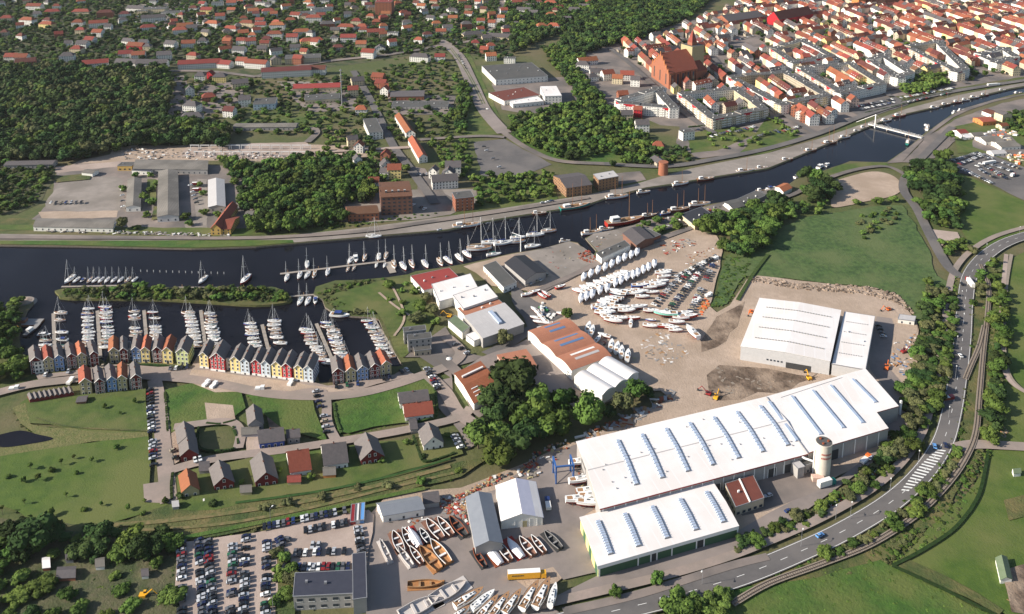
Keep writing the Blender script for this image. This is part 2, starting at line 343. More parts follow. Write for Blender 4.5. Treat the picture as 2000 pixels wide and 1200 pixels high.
area('side_street', 'yard', "800,325 830,330 870,380 905,400 890,415 850,408 815,372")
area('car_park', 'asphalt', "925,278 985,272 1078,322 1010,348 940,345", tag='p')
area('lawn', 'lawn', "935,350 1080,345 1090,390 1000,405 935,412")
area('pond_shade_ground', 'yard', "1200,340 1250,335 1262,352 1205,362")  # open ground beside the granary, in the ordinary yard material
area('avenue_verge', 'lawn', "880,170 905,160 935,215 975,262 925,268 905,265 900,215")
area('avenue_verge', 'lawn', "895,95 915,100 965,205 985,250 1010,262 1100,305 1180,315 1180,322 1090,318 1000,280 950,215")
area('side_yard', 'yard', "380,165 470,160 480,210 400,225")
area('side_yard', 'yard', "560,180 690,175 700,215 600,220")
area('side_yard', 'yard', "755,185 890,188 880,225 770,225")
area('side_yard', 'concrete', "540,160 660,160 670,172 560,178")
area('park_ground', 'meadow', "1000,240 1180,205 1260,255 1290,310 1240,322 1100,320 1000,270")
area('school_yard', 'yard', "960,160 1120,150 1130,205 1040,225 980,215")
area('car_park', 'yard', "1330,235 1560,235 1600,262 1480,300 1360,310 1320,280", tag='p')
area('lawn', 'lawn', "1340,262 1430,245 1480,262 1400,295 1350,300")
area('lawn', 'lawn', "1500,222 1545,262 1590,270 1500,300 1440,305 1470,270")
area('car_park', 'asphalt', "1655,215 1750,190 1775,205 1690,232", tag='p')
# river quays
area('quay', 'concrete', "0,458 250,462 500,464 572,460 700,447 825,430 885,422 1000,405 1150,381 1250,358 1290,346 1350,330 1500,300 1600,272 1700,238 1775,212 1875,186 1980,166 2060,152 2060,159 1975,173 1875,197 1825,210 1750,227 1690,250 1640,272 1595,290 1547,310 1500,329 1375,349 1312,360 1262,367 1185,387 1150,399 1095,409 1000,424 937,435 875,449 750,460 574,475 572,470 250,471 0,471", tag='q', jag=0)
area('quay_bank', 'meadow', "0,471 250,471 572,470 574,475 500,481 375,485 150,480 0,478", jag=.6)
area('quay', 'yard', "2060,175 1990,188 1940,200 1890,217 1862,230 1805,272 1780,298 1762,318 1732,320 1760,300 1790,277 1840,238 1882,213 1940,196 2060,173", tag='q', jag=0)
area('east_road_ground', 'yard', "1762,318 1805,272 1870,232 1950,205 2060,180 2060,200 1930,235 1860,280 1840,305 1800,320", tag='q')
area('lawn', 'lawn', "1642,323 1685,318 1732,320 1738,327 1700,330 1640,340 1625,330")
area('lawn', 'lawn', "1597,343 1640,325 1652,333 1640,342 1600,352")
area('car_park', 'asphalt', "1845,325 1880,305 1920,298 2060,350 2060,420 1990,388 1900,345 1862,335", tag='p')
area('camp_ground', 'lawn', "1860,250 2060,200 2060,345 1925,300 1870,300")
area('camp_yard', 'yard', "1900,262 1960,255 2010,300 1960,310 1900,288")
area('meadow', 'pasture', "1860,335 1900,350 1990,390 2060,425 2060,455 1960,475 1900,490 1880,455 1868,400", tag='m')
area('sandy_place', 'sand', "1628,355 1690,338 1725,338 1752,350 1762,370 1740,385 1690,395 1660,402 1625,405 1625,380", smooth=True, tag='p')
area('marsh_meadow', 'marsh', "1470,480 1560,430 1700,405 1762,402 1790,450 1815,490 1830,540 1865,560 1868,600 1840,640 1790,625 1760,580 1700,562 1560,548 1450,540", tag='m', jag=3)
area('bank_grass', 'marsh', "1400,580 1420,500 1460,480 1470,490 1455,540 1420,595 1385,602")
area('gravel_spur', 'gravel', "1808,448 1870,455 1877,470 1850,475 1835,485", jag=.5)
area('field', 'pasture', "1945,520 2060,470 2060,900 1895,868 1880,800 1895,700 1920,610", jag=2, tag='m')
area('field', 'pasture', "1930,882 2060,885 2060,1260 1960,1200 1740,1108 1800,1050 1880,975 1920,920", jag=2, tag='m')
area('meadow', 'meadow', "1440,1150 1560,1135 1690,1080 1740,1108 1850,1160 1960,1215 1960,1300 1200,1300 1300,1215", jag=2, tag='m')
area('trackside', 'rough_grass', "1860,540 1905,545 1935,560 1940,700 1925,860 1850,1000 1740,1090 1600,1130 1480,1150 1450,1140 1620,1080 1760,1000 1850,900 1875,860 1868,700")
# boatyard and works
area('boatyard', 'sand', "905,522 1000,498 1060,488 1112,474 1128,477 1155,503 1175,505 1240,480 1340,445 1400,462 1412,490 1396,560 1386,600 1400,612 1425,598 1458,548 1480,540 1560,550 1700,565 1755,582 1790,630 1795,700 1760,770 1770,840 1720,885 1640,930 1500,1010 1440,1050 1170,1120 1100,1130 1000,1210 720,1240 715,1150 720,1010 760,965 900,955 1030,905 1130,862 1310,782 1290,765 1240,768 1180,790 1120,800 1100,770 1060,700 1035,640 1030,600 1030,570 960,560 930,535", tag='p', jag=1)
area('boatyard_slab', 'concrete', "1000,500 1062,487 1112,473 1140,485 1175,512 1180,520 1090,545 1030,500")
area('works_yard', 'worn_asphalt', "715,1010 740,1000 830,985 905,975 965,960 1040,905 1125,870 1172,990 1140,1010 1165,1120 1100,1135 1080,1110 1000,1130 1100,1205 990,1250 715,1250", jag=0)
area('works_yard', 'worn_asphalt', "1165,1128 1172,1108 1440,1040 1500,1005 1640,935 1700,890 1745,860 1720,840 1760,790 1770,800 1775,840 1735,882 1650,945 1560,1010 1500,1045 1440,1085 1300,1125 1170,1165 1050,1195 1000,1215 1000,1190 1090,1165", jag=0)
area('works_yard', 'yard', "1400,960 1500,930 1600,900 1620,930 1600,960 1500,1000 1450,1010", jag=0)
area('works_yard', 'worn_asphalt', "1695,700 1712,620 1750,625 1745,650 1740,690 1735,720 1780,770 1760,800 1700,725", jag=0)
area('mud_patch', 'sand', "1430,700 1480,705 1540,722 1500,728", jag=3)
area('mud_patch', 'mud', "1380,735 1405,715 1445,718 1500,722 1560,735 1600,738 1560,750 1480,768 1400,785 1385,770", jag=6)
area('mud_patch', 'mud', "1400,620 1440,600 1455,590 1440,640 1400,680 1370,690 1380,650", jag=3)
area('sand_heap_ground', 'sand', "1740,620 1790,628 1792,650 1760,690 1738,700 1745,650")
area('factory_yard', 'yard', "835,665 870,640 905,690 950,700 880,720 890,790 930,820 960,830 960,850 915,880 900,850 850,790 840,750 880,740 820,700 790,700", tag='p')
area('factory_yard', 'asphalt', "1000,555 1045,590 1100,620 1060,640 1030,660 1000,680 960,700 940,690 1030,640 1000,590", tag='p')
area('grass_verge', 'rough_grass', "1130,1200 1300,1135 1420,1120 1440,1140 1330,1180 1200,1230")
area('slipway_ground', 'concrete', "1145,468 1160,458 1195,452 1240,441 1262,432 1290,445 1275,470 1240,482 1180,507 1167,492", jag=0)
area('river_works_ground', 'yard', "1262,432 1300,427 1362,412 1410,397 1475,384 1515,369 1522,380 1480,397 1400,422 1340,442 1280,455")
area('factory_yard', 'worn_asphalt', "940,700 1000,680 1052,650 1118,738 1130,800 1105,790 1060,760 1000,735 985,770 940,792 930,795 890,735")
area('grass_patch', 'rough_grass', "100,345 180,340 175,352 110,358", jag=3)
area('grass_patch', 'lawn', "288,352 305,352 304,400 290,400", jag=1)
area('grass_patch', 'rough_grass', "300,405 308,405 308,430 296,432", jag=1)
area('dry_grass', 'rough_grass', "150,915 250,930 260,970 170,985 130,955", jag=5)
area('dry_grass', 'rough_grass', "60,900 140,880 250,865 280,875 150,900 70,915", jag=3)
area('dry_grass', 'rough_grass', "1960,980 2000,970 2010,1010 1970,1020", jag=5)
area('dry_grass', 'rough_grass', "1760,1090 1850,1130 1960,1195 1950,1205 1840,1150 1755,1110", jag=3)
area('building_pit', 'mud', "520,812 572,808 580,838 528,845", jag=1)
area('patio', 'paving', "770,864 800,860 806,884 776,888", jag=0)
area('driveway', 'paving', "543,898 554,896 566,950 552,952", jag=0)
area('driveway', 'paving', "612,890 622,888 640,925 628,928", jag=0)
area('driveway', 'paving', "683,880 694,878 708,915 698,918", jag=0)
area('driveway', 'paving', "478,898 488,897 500,945 490,948", jag=0)
area('driveway', 'sand', "480,855 505,852 510,890 482,892", jag=0)
area('building_site', 'sand', "392,752 430,748 470,765 420,772", jag=1)
area('peninsula_lawn', 'lawn', "640,590 655,575 760,548 800,545 830,590 850,620 830,665 790,700 782,700 762,660 745,625 735,612 660,608")
# estate
area('lawn', 'lawn', "40,790 60,778 150,770 285,762 288,850 180,850 130,840 60,830 35,815", tag='g')
area('lawn', 'pasture', "0,895 60,880 140,872 180,868 290,852 292,950 335,988 330,990 200,1030 95,1035 0,990", tag='g')
area('allotments', 'garden_soil', "-40,1010 200,1035 345,1050 350,1210 -40,1250")
area('reed_bed', 'reed', "25,800 50,790 60,832 140,840 200,850 290,848 290,856 180,866 130,875 60,885 0,895 0,880 80,860 40,830")
area('ditch', 'rough_grass', "95,1035 250,1020 345,985 560,975 700,950 900,905 960,895 900,935 740,975 620,1000 480,1040 345,1062 200,1050", tag='g')
area('field', 'meadow', "322,765 380,750 470,765 480,800 440,830 400,826 330,850")
area('field', 'meadow', "480,768 610,778 625,830 640,865 560,845 500,800")
area('field', 'meadow', "650,790 780,748 835,742 850,760 850,820 780,830 680,850 660,845")
area('building_plot', 'sand', "400,790 455,795 460,822 405,828")
area('building_plot', 'sand', "335,850 352,838 350,905 338,912")
area('estate_gardens', 'lawn', "340,930 480,900 640,880 890,850 905,890 700,950 560,970 420,1000 335,998")
area('marina_quay', 'paving', "70,735 215,716 375,718 385,700 480,718 620,752 640,757 770,735 790,722 810,735 700,765 600,768 480,750 380,735 280,742 240,725 75,745")
area('building_site', 'sand', "375,725 500,740 640,760 690,766 640,778 520,772 420,770 365,748")
area('paved_court', 'paving', "280,950 335,942 335,988 282,985")
area('gravel_car_park', 'gravel', "345,1065 500,1045 600,1020 720,1000 730,1010 716,1120 575,1120 560,1080 540,1240 345,1240", tag='p')
area('office_garden', 'rough_grass', "540,1080 575,1120 575,1240 540,1240")
area('pond', 'river_water', "0,853 40,845 72,852 104,861 60,871 0,877", smooth=True, tag='w')
area('paddock', 'mud', "1955,1120 2060,1090 2060,1215 1975,1200")
# roads
def road(s, wd, m='asphalt', name='road', tag='r'):
    Z[0] += .006; return ribbon(name, m, s, wd, Z[0], tag)
main = "980,1255 1100,1222 1200,1198 1320,1168 1450,1128 1560,1083 1650,1040 1740,985 1800,930 1840,870 1858,810 1870,740 1880,660 1885,590 1895,540 1925,502 1975,472 2060,448"
MAINL = smooth_line(W(main))
ribbon('cycle_path', 'paving', main, 4.5, Z[0]+.006, 'r', off=11)
road(main, 10.5, name='main_road')
zl = Z[0]+.02
ribbon('road_marking', 'line_paint', main, .22, zl, off=4.7); ribbon('road_marking', 'line_paint', main, .22, zl, off=-4.7)
ribbon('road_marking', 'line_paint', main, .22, zl, off=0, dash=(4, 8))
road("1860,880 1900,872 1960,874 2060,880", 7, 'paving')
road("1880,545 1850,522 1815,460 1790,410 1765,375 1770,345 1800,310 1860,250", 8, 'asphalt')
road("1770,345 1735,328 1690,330 1640,342 1590,362 1540,385 1480,400 1420,420 1370,440 1320,458 1260,480 1200,500 1140,530 1080,560 1050,575", 5.5, 'yard')
road("-60,466 250,467 500,467 700,455 830,437 1000,412 1150,388", 5.5, 'yard')
road("1180,322 1300,327 1400,312 1500,292 1600,262 1685,228 1775,200 1875,178 2060,150", 8.5, 'asphalt', 'quay_road')
road("860,80 895,110 920,160 945,215 985,262", 17, 'worn_asphalt', 'avenue')
for o_ in (-1.5, 1.5): ribbon('grass_strip', 'lawn', "880,95 905,130 925,165 945,205", 1.2, Z[0]+.01, off=o_)
road("985,262 1030,292 1090,316 1180,322", 8, 'yard', 'street')
road("500,152 560,135 650,120 760,108 860,90 960,60 990,-40", 11, 'yard', 'street')
road("-60,135 120,140 330,140 420,142 500,152", 9, 'yard', 'street')
road("690,140 720,190 750,250 770,290 800,330 850,400", 9, 'asphalt', 'street')
road("985,270 930,268 820,275", 7, 'yard', 'street')
road("1395,262 1340,225 1290,180 1235,130 1190,95", 8, 'asphalt', 'street')
road("1590,262 1540,230 1490,190 1420,140 1390,110", 8, 'asphalt', 'street')
road("1740,190 1690,160 1640,130 1580,95 1500,50", 8, 'asphalt', 'street')
road("1890,165 1830,130 1760,90 1690,55 1620,20", 8, 'asphalt', 'street')
road("1330,255 1450,245 1600,205 1740,175 1870,150", 8, 'asphalt', 'street')
road("600,280 618,262 612,250", 8, 'yard'); road("610,300 700,295 800,290", 7, 'gravel')
road("-20,775 60,755 140,745 215,735 290,738 400,748 520,772 620,778 700,772 770,755 830,735 880,715 900,690 870,660", 7.5, 'paving', 'street')
road("302,745 312,800 318,860 325,930 330,985", 8, 'paving', 'street')
road("560,775 630,770 640,830 660,870", 5.5, 'paving', 'street')
road("325,925 420,900 560,882 700,860 800,842 895,820 920,800", 6, 'paving', 'street')
road("465,880 470,850 455,830 420,828 340,838", 5.5, 'paving', 'street')
road("835,735 870,770 895,810 930,835", 8, 'paving', 'street')
road("860,700 905,745 930,800 945,815", 7, 'yard', 'street')
road("1100,1200 1250,1165 1420,1112 1500,1092", 4, 'yard', 'path')
for s in ("1975,500 1965,560 1960,650 1965,720 1990,760 2060,800", "830,500 960,470"): road(s, 2.5, 'ballast', 'track_path', None) if s[0] == '1' else None
# crossing hatch marks
hat = W("1765,965 1840,882")
b = MB(); d = (hat[1]-hat[0]); n = 16; dn = d.normalized(); nn = Vector((-dn.y, dn.x, 0))
for k in range(n):
    c = hat[0]+d*(k/n)+Vector((0, 0, zl)); wd = 1.4+1.2*math.sin(k/n*3.1)
    b.poly([c+nn*wd, c+nn*wd+dn*1.2, c-nn*wd+dn*3.4, c-nn*wd+dn*2.2], 'line_paint')
b.build('road_marking', kind='structure')
# railway
def rail(s, nm='railway'):
    L = smooth_line(W(s), 8); Z[0] += .004
    ribbon('railway_bed', 'ballast', s, 3.2, Z[0]+.1, 'r', line=L)
    b = MB(); acc = 0
    for i in range(len(L)-1):
        a, c = L[i], L[i+1]; dd = (c-a); ln = dd.length; dn = dd.normalized(); nn = Vector((-dn.y, dn.x, 0))
        k = 0.
        while k < ln:
            p = a+dn*k+Vector((0, 0, Z[0]+.12)); q = [p-nn*1.15-dn*.15, p+nn*1.15-dn*.15, p+nn*1.15+dn*.15, p-nn*1.15+dn*.15]
            q.reverse() if False else None
            b.hexa(q, [t+Vector((0, 0, .12)) for t in q], 'sleeper'); k += 1.1
    t = thing('railway_track', nm, 'railway', (0, 0, 0))
    b.build('sleepers', t, kind='stuff')
    for off in (-.75, .75): ribbon('rail', 'steel_rail', s, .16, Z[0]+.42, line=L, off=off, parent=t, thick=.16, kind=None)
rail("1430,1185 1500,1145 1600,1108 1700,1068 1790,1010 1850,950 1885,900 1905,850 1912,780 1920,690 1928,620 1930,560 1915,520", 'single railway track curving along the outside of the main road')
rail("1922,640 1912,680 1895,720 1885,745", 'short siding branching off the curved railway track')

# grassy tracks, hedges and ditches
for q, wd, m_, nm in (("200,1032 345,1020 560,990 700,962 880,915", 2.6, 'dry_track', 'dirt_track'), ("230,1042 420,1030 600,998 760,958 900,925", 1.8, 'dry_track', 'dirt_track'), ("345,1058 560,1015 700,985 830,958", 2.5, 'meadow', 'ditch'), ("460,987 620,965 760,935 880,900", 1.6, 'leaf_dark', 'ditch'),
                 ("1895,1000 1860,1040 1800,1080 1742,1110", 1.6, 'leaf_dark', 'ditch'), ("1895,1000 1915,960 1930,885", 1.6, 'leaf_dark', 'ditch'), ("1742,1110 1830,1150 1960,1215", 2.0, 'leaf_dark', 'ditch'), ("1440,590 1470,540 1500,500", 2.5, 'leaf_dark', 'ditch'), ("70,820 140,838 290,846", 1.2, 'rough_grass', 'dirt_track'),
                 ("1965,500 1958,580 1955,650 1960,720 1985,760 2060,795", 3, 'gravel', 'dirt_track'), ("800,620 770,600 740,575", 1.8, 'sand', 'dirt_track'), ("765,560 790,620 770,660", 1.6, 'sand', 'dirt_track'), 
                 ("1040,575 1120,540 1200,505 1290,470", 5, 'yard', 'dirt_track')):
    Z[0] += .004; ribbon(nm, m_, q, wd, Z[0])
# ================================================================ BUILDINGS
def gable_roof(L, D, h, rise, axis, m, over=.4, th=.22, name='roof', parent=None):
    b = MB(); o = over
    if axis == 'u':
        k = rise/(D/2); e = h-k*o
        lo = [(-o, -o, e), (L+o, -o, e), (L+o, D/2, h+rise), (-o, D/2, h+rise)]; hi = [(-o, D/2, h+rise), (L+o, D/2, h+rise), (L+o, D+o, e), (-o, D+o, e)]
    else:
        k = rise/(L/2); e = h-k*o
        lo = [(-o, -o, e), (L/2, -o, h+rise), (L/2, D+o, h+rise), (-o, D+o, e)]; hi = [(L/2, -o, h+rise), (L+o, -o, e), (L+o, D+o, e), (L/2, D+o, h+rise)]
    for q in (lo, hi): b.hexa([(x, y, z+.02) for x, y, z in q], [(x, y, z+th) for x, y, z in q], m, None, True)
    return b.build(name, parent)
def walls(b, L, D, h, rise, axis, m, z0=-.2):
    b.box(0, 0, z0, L, D, h, m, bottom=False)
    if axis == 'u' and rise:
        for x in (0.0, L):
            q = [(x, 0, h-.01), (x, D, h-.01), (x, D/2, h+rise)]; b.poly(q if x else q[::-1], m)
    if axis == 'v' and rise:
        for y in (0.0, D):
            q = [(0, y, h-.01), (L/2, y, h+rise), (L, y, h-.01)]; b.poly(q if y else q[::-1], m)
wall_red = False
def winset(b, L, D, h, floors, sp, ww=1.0, wh=1.4, m='window_glass', sides='flr', z0=1.0, rise=0, axis='u', sill=None, frame=None):
    fh = (h-.3)/floors; t = .07
    for s in sides:
        W_ = L if s in 'fb' else D; n = max(1, int((W_-1)/sp)); g = W_/n
        for f in range(floors + (1 if rise > 2 and ((s in 'fb') == (axis == 'v')) else 0)):
            z = z0+f*fh; zt = min(z+wh, z+fh*.7)
            for i in range(n):
                c = g*(i+.5); a, e = c-ww/2, c+ww/2
                if f >= floors:
                    if abs(c-W_/2) > W_*.2: continue
                if s == 'f':
                    b.box(a, -t, z, e, .01, zt, m)
                    if frame:
                        for q0, q1, z0_, z1_ in ((a-.16, a-.01, z-.02, zt+.18), (e+.01, e+.16, z-.02, zt+.18), (a, e, zt+.01, zt+.18)): b.box(q0, -t*1.5, z0_, q1, .01, z1_, frame)
                        if frame == 'trim_white' and L > 7.5 and wall_red: b.poly([(a-.2, -t*1.6, zt+.18), (e+.2, -t*1.6, zt+.18), ((a+e)/2, -t*1.6, zt+.9)], frame)
                elif s == 'b': b.box(a, D-.01, z, e, D+t, zt, m)
                elif s == 'l': b.box(-t, a, z, .01, e, zt, m)
                else: b.box(L-.01, a, z, L+t, e, zt, m)
                if sill and s == 'f': b.box(a-.15, -t*1.6, z-.18, e+.15, .01, z-.02, sill)
def bld(name, label, cat, A, B, D, h, roof='gable', rise=3., axis='u', wall='wall_white', rm='roof_redtile', win=(2, 3.2), chim=1, group=None, over=.4, sides='flr', wm='window_glass', extra=None, tag='b', force=True, sill=None, ww=1.0):
    A = Vector((A[0], A[1], 0)); B = Vector((B[0], B[1], 0)); u = B-A; L = u.length
    if SK[0] == 0 and name in ('marina_house', 'link_block', 'garage', 'estate_house', 'office_building', 'garden_hut'): SK[0] = -1.1*math.tan(R(20)*(950-P2(A)[0])/900)
    k = SK[0]; rz = math.atan2(u.y, u.x)
    n = Vector((-u.y, u.x, 0)).normalized()*D; foot = [A, B, B+n+u/L*D*k, A+n+u/L*D*k]
    if not force and not free(foot): return None
    mark([p for p in foot], tag); c = (A+B)/2; OCC[(round((c+n/2).x/4), round((c+n/2).y/4))] = tag
    t = thing(name, label, cat, A, rz, group); b = MB()
    r = rise if roof == 'gable' else 0
    walls(b, L, D, h, r, axis, wall); b.build('wall', t)
    if roof == 'gable': ro = gable_roof(L, D, h, rise, axis, rm, over, parent=t)
    elif roof == 'hip':
        b = MB(); o = over; k = min(L, D)*.5*.75; q = [(-o, -o), (L+o, -o), (L+o, D+o), (-o, D+o)]; lo = [(x, y, h-.1) for x, y in q]
        if L >= D: r1, r2 = (k, D/2, h+rise), (L-k, D/2, h+rise); fs = [(lo[0], lo[1], r2, r1), (lo[1], lo[2], r2), (lo[2], lo[3], r1, r2), (lo[3], lo[0], r1)]
        else: r1, r2 = (L/2, k, h+rise), (L/2, D-k, h+rise); fs = [(lo[0], lo[1], r1), (lo[1], lo[2], r2, r1), (lo[2], lo[3], r2), (lo[3], lo[0], r1, r2)]
        for f in fs: b.poly(f, rm)
        b.poly(lo[::-1], rm); ro = b.build('roof', t)
    else:
        b = MB(); b.box(-over*.4, -over*.4, h, L+over*.4, D+over*.4, h+.35, rm)
        for x0, y0, x1, y1 in ((-.25, -.25, L+.25, .05), (-.25, D-.05, L+.25, D+.25), (-.25, .05, .05, D-.05), (L-.05, .05, L+.25, D-.05)): b.box(x0, y0, h+.1, x1, y1, h+.45, 'steel_grey')
        ro = b.build('roof', t)
        if L > 12: 
            b = MB()
            for k in range(int(L/9)):
                x = 4+k*9+random.uniform(-1, 1); y = D*random.uniform(.3, .7)
                if x < L-2: b.box(x, y, h+.36, x+1.1, y+.9, h+1.3, random.choice(['trim_white', 'steel_grey']))
            if b.v: b.build('roof_vents', ro, kind='stuff')
    if win:
        b = MB(); winset(b, L, D, h, win[0], win[1], sides=sides, rise=r, axis=axis, m=wm, sill=sill, ww=ww, frame='trim_white' if name in ('marina_house', 'estate_house') else None)
        if b.v: b.build('windows', t, kind='stuff')
    if chim and roof != 'flat':
        for k in range(chim):
            f = (k+.5)/chim*.7+.15; x, y = (L*f, D*.5) if axis == 'u' else (L*.5, D*f)
            b = MB(); b.box(x-.35, y-.35, h+rise-1.0, x+.35, y+.35, h+rise+.9, 'chimney_brick', 'trim_dark'); b.build('chimney', ro)
    if extra: extra(t, L, D, h)
    k = SK[0]; SK[0] = 0
    if abs(k) > .03: shear(t, k)
    return t
def shear(t, k):
    for o in t.children_recursive:
        for v in o.data.vertices: v.co.x += k*v.co.y
def lo(t, p):                                # a world point in the thing's own frame
    d = Vector(p)-t.location; c, s = math.cos(-t.rotation_euler.z), math.sin(-t.rotation_euler.z)
    return d.x*c-d.y*s, d.x*s+d.y*c
SK = [0]
def eave(a, b, c, h):
    A, B, Cc = G(*a, h), G(*b, h), G(*c, h); u = (B-A).normalized(); n = Vector((-u.y, u.x, 0)); D = (Cc-A).dot(n); SK[0] = max(-.35, min(.35, (Cc-A).dot(u)/abs(D)))
    if D < 0: D = -D
    return Vector((A.x, A.y, 0)), Vector((B.x, B.y, 0)), D
def roofskylights(t, us, D, h, rise, v0, v1, wd=2.6):
    for x in us:
        b = MB(); prev = None; N = 14
        for i in range(N+1):
            y = D*(v0+(v1-v0)*i/N); z = h+rise*(1-abs(y-D/2)/(D/2))+.2; prof = [(x-wd/2, y, z), (x-wd*.35, y, z+.7), (x+wd*.35, y, z+.7), (x+wd/2, y, z)]
            if prev:
                for k in range(3): b.poly([prev[k], prev[k+1], prof[k+1], prof[k]], 'skylight')
            else: b.poly(prof[::-1], 'steel_grey')
            prev = prof
            if i < N: b.box(x-wd*.53, y-.08, z, x+wd*.53, y+.08, z+.78, 'steel_grey')
        b.poly(prev, 'steel_grey'); b.build('skylight', t)
# ---- the long white hall
A, B, D = eave((1173, 993), (1577, 886), (1127, 864), 9); KH = SK[0]
def ex(t, L, D, h):
    us = [lo(t, G(x, y, 9.5))[0] for x, y in pts("1239,950 1290,937 1340,924 1389,911 1437,896 1485,884 1532,870")]
    roofskylights(t, us, D, h, 1.8, .16, .86)
    b = MB()
    for k in range(int(L/6)):
        b.box(k*6+1, -.12, 0, k*6+1.5, .02, h-.6, 'trim_white')
    b.build('wall_ribs', t, kind='stuff')
    b = MB(); b.box(-.4, D/2-.25, h+1.95, L+.4, D/2+.25, h+2.12, 'roof_lightgrey'); b.build('ridge_cap', t)
    b = MB()
    for k in range(26): x, y = random.uniform(3, L-3), random.uniform(.1, .9)*D; z = h+1.8*(1-abs(y-D/2)/(D/2)); b.box(x, y, z, x+.5, y+.5, z+.7, 'steel_grey')
    b.build('roof_vents', t, kind='stuff')
    for x, z in ((L*.45, 5), (L*.52, 5), (L*.62, 5), (L*.8, 5.5), (L*.88, 5.5)):
        b = MB(); b.box(x, -.1, 0, x+4.6, .02, z, 'trim_dark'); b.box(x-.3, -.14, 0, x, .02, z+.3, 'trim_white'); b.box(x+4.6, -.14, 0, x+4.9, .02, z+.3, 'trim_white'); b.build('loading_door', t)
    b = MB(); b.box(-.5, -.55, h-.5, L+.2, -.42, h+.1, 'trim_red'); b.build('gutter', t)
    for z0 in (2.0, 5.2):
        b = MB(); b.box(L*.3, -.07, z0, L*.44, .02, z0+1.2, 'window_glass'); b.build('window_band', t)
hall = bld('long_hall', 'longest white roofed production hall with a row of seven skylights', 'hall', A, B, D, 9, 'gable', 1.8, 'u', 'wall_grey', 'roof_white', None, 0, None, .5, extra=ex)
def slabbuilding(name, label, s, h, wall, rm, th=.5, cat='hall', z0=-.2):
    P = [G(x, y, h) for x, y in pts(s)]; c = sum(P, Vector())/len(P); c.z = 0
    a = sum(P[i].x*P[(i+1) % len(P)].y-P[(i+1) % len(P)].x*P[i].y for i in range(len(P)))
    if a < 0: P.reverse()
    mark(P, 'b'); t = thing(name, label, cat, c); Q = [(p.x-c.x, p.y-c.y) for p in P]; n = len(Q)
    b = MB()
    for i in range(n): b.poly([(*Q[i], z0), (*Q[(i+1) % n], z0), (*Q[(i+1) % n], h), (*Q[i], h)], wall)
    b.build('wall', t); b = MB(); R2 = [(x*1.006, y*1.006) for x, y in Q]
    for i in range(n): b.poly([(*R2[i], h), (*R2[(i+1) % n], h), (*R2[(i+1) % n], h+th), (*R2[i], h+th)], 'trim_red' if rm == 'roof_white' and name == 'stepped_hall' else rm)
    tri = tessellate_polygon([[Vector((x, y, 0)) for x, y in R2]])
    for q in tri:
        p = [(R2[i][0], R2[i][1], h+th) for i in q]
        cr = (p[1][0]-p[0][0])*(p[2][1]-p[0][1])-(p[1][1]-p[0][1])*(p[2][0]-p[0][0])
        b.poly(p if cr > 0 else p[::-1], rm)
    b.build('roof', t); return t
ux = (B-A).normalized(); bk = B+Vector((-ux.y, ux.x, 0))*D+ux*D*KH; bk.z = 9
qb = P2(bk); t = slabbuilding('stepped_hall', 'white roofed hall with stepped right end, joined to the longest hall', "1579,886 1620,872 1735,838 1712,807 1755,795 1690,722 %.1f,%.1f" % qb, 9.6, 'wall_grey', 'roof_white')
def strip3(t, a, b_, h, wd, m, name, hh=.8, n=10):
    A, B = G(*a, h), G(*b_, h); A -= t.location; B -= t.location; d = (B-A).normalized(); q = Vector((-d.y, d.x, 0)); b = MB(); prev = None
    for i in range(n+1):
        p = A.lerp(B, i/n); pr = [p-q*wd/2, p-q*wd*.33+Vector((0, 0, hh)), p+q*wd*.33+Vector((0, 0, hh)), p+q*wd/2]
        if prev:
            for k in range(3): b.poly([prev[k+1], prev[k], pr[k], pr[k+1]], m)
        else: b.poly(pr, m)
        prev = pr
    b.poly(prev[::-1], m); b.build(name, t)
for a, c in (((1502, 786), (1557, 862)), ((1546, 775), (1603, 850)), ((1587, 764), (1647, 837)), ((1622, 754), (1685, 827)), ((1665, 742), (1710, 787))): strip3(t, a, c, 10.1, 2.5, 'skylight', 'skylight')
for k in range(6):
    f = .12+k*.15; a_, c_ = G(1579, 886, 9)+(G(1735, 838, 9)-G(1579, 886, 9))*f, G(1579, 886, 9)+(G(1735, 838, 9)-G(1579, 886, 9))*(f+.1); a_, c_ = a_-t.location, c_-t.location; q_ = (c_-a_).normalized(); q_ = Vector((q_.y, -q_.x, 0)); b = MB()
    b.poly([(a_.x+q_.x*.25, a_.y+q_.y*.25, 0), (c_.x+q_.x*.25, c_.y+q_.y*.25, 0), (c_.x+q_.x*.25, c_.y+q_.y*.25, 6.5), (a_.x+q_.x*.25, a_.y+q_.y*.25, 6.5)], 'trim_dark'); b.bar((a_.x+q_.x*.4, a_.y+q_.y*.4, 0), (a_.x+q_.x*.4, a_.y+q_.y*.4, 9), .35, 'trim_white', n=4); b.build('loading_bay', t)
strip3(t, qb, (1578, 886), 10.15, .7, 'steel_grey', 'roof_joint', .4)
strip3(t, (1525, 777), (1645, 738), 10.1, .3, 'steel_grey', 'lightning_conductor', .15)
# canopy posts at the stepped end
for x, y in ((1728, 862), (1757, 812)):
    p = G(x, y)-t.location; b = MB(); b.box(p.x-.5, p.y-.5, 0, p.x+.5, p.y+.5, 9.5, 'trim_white'); b.build('post', t)
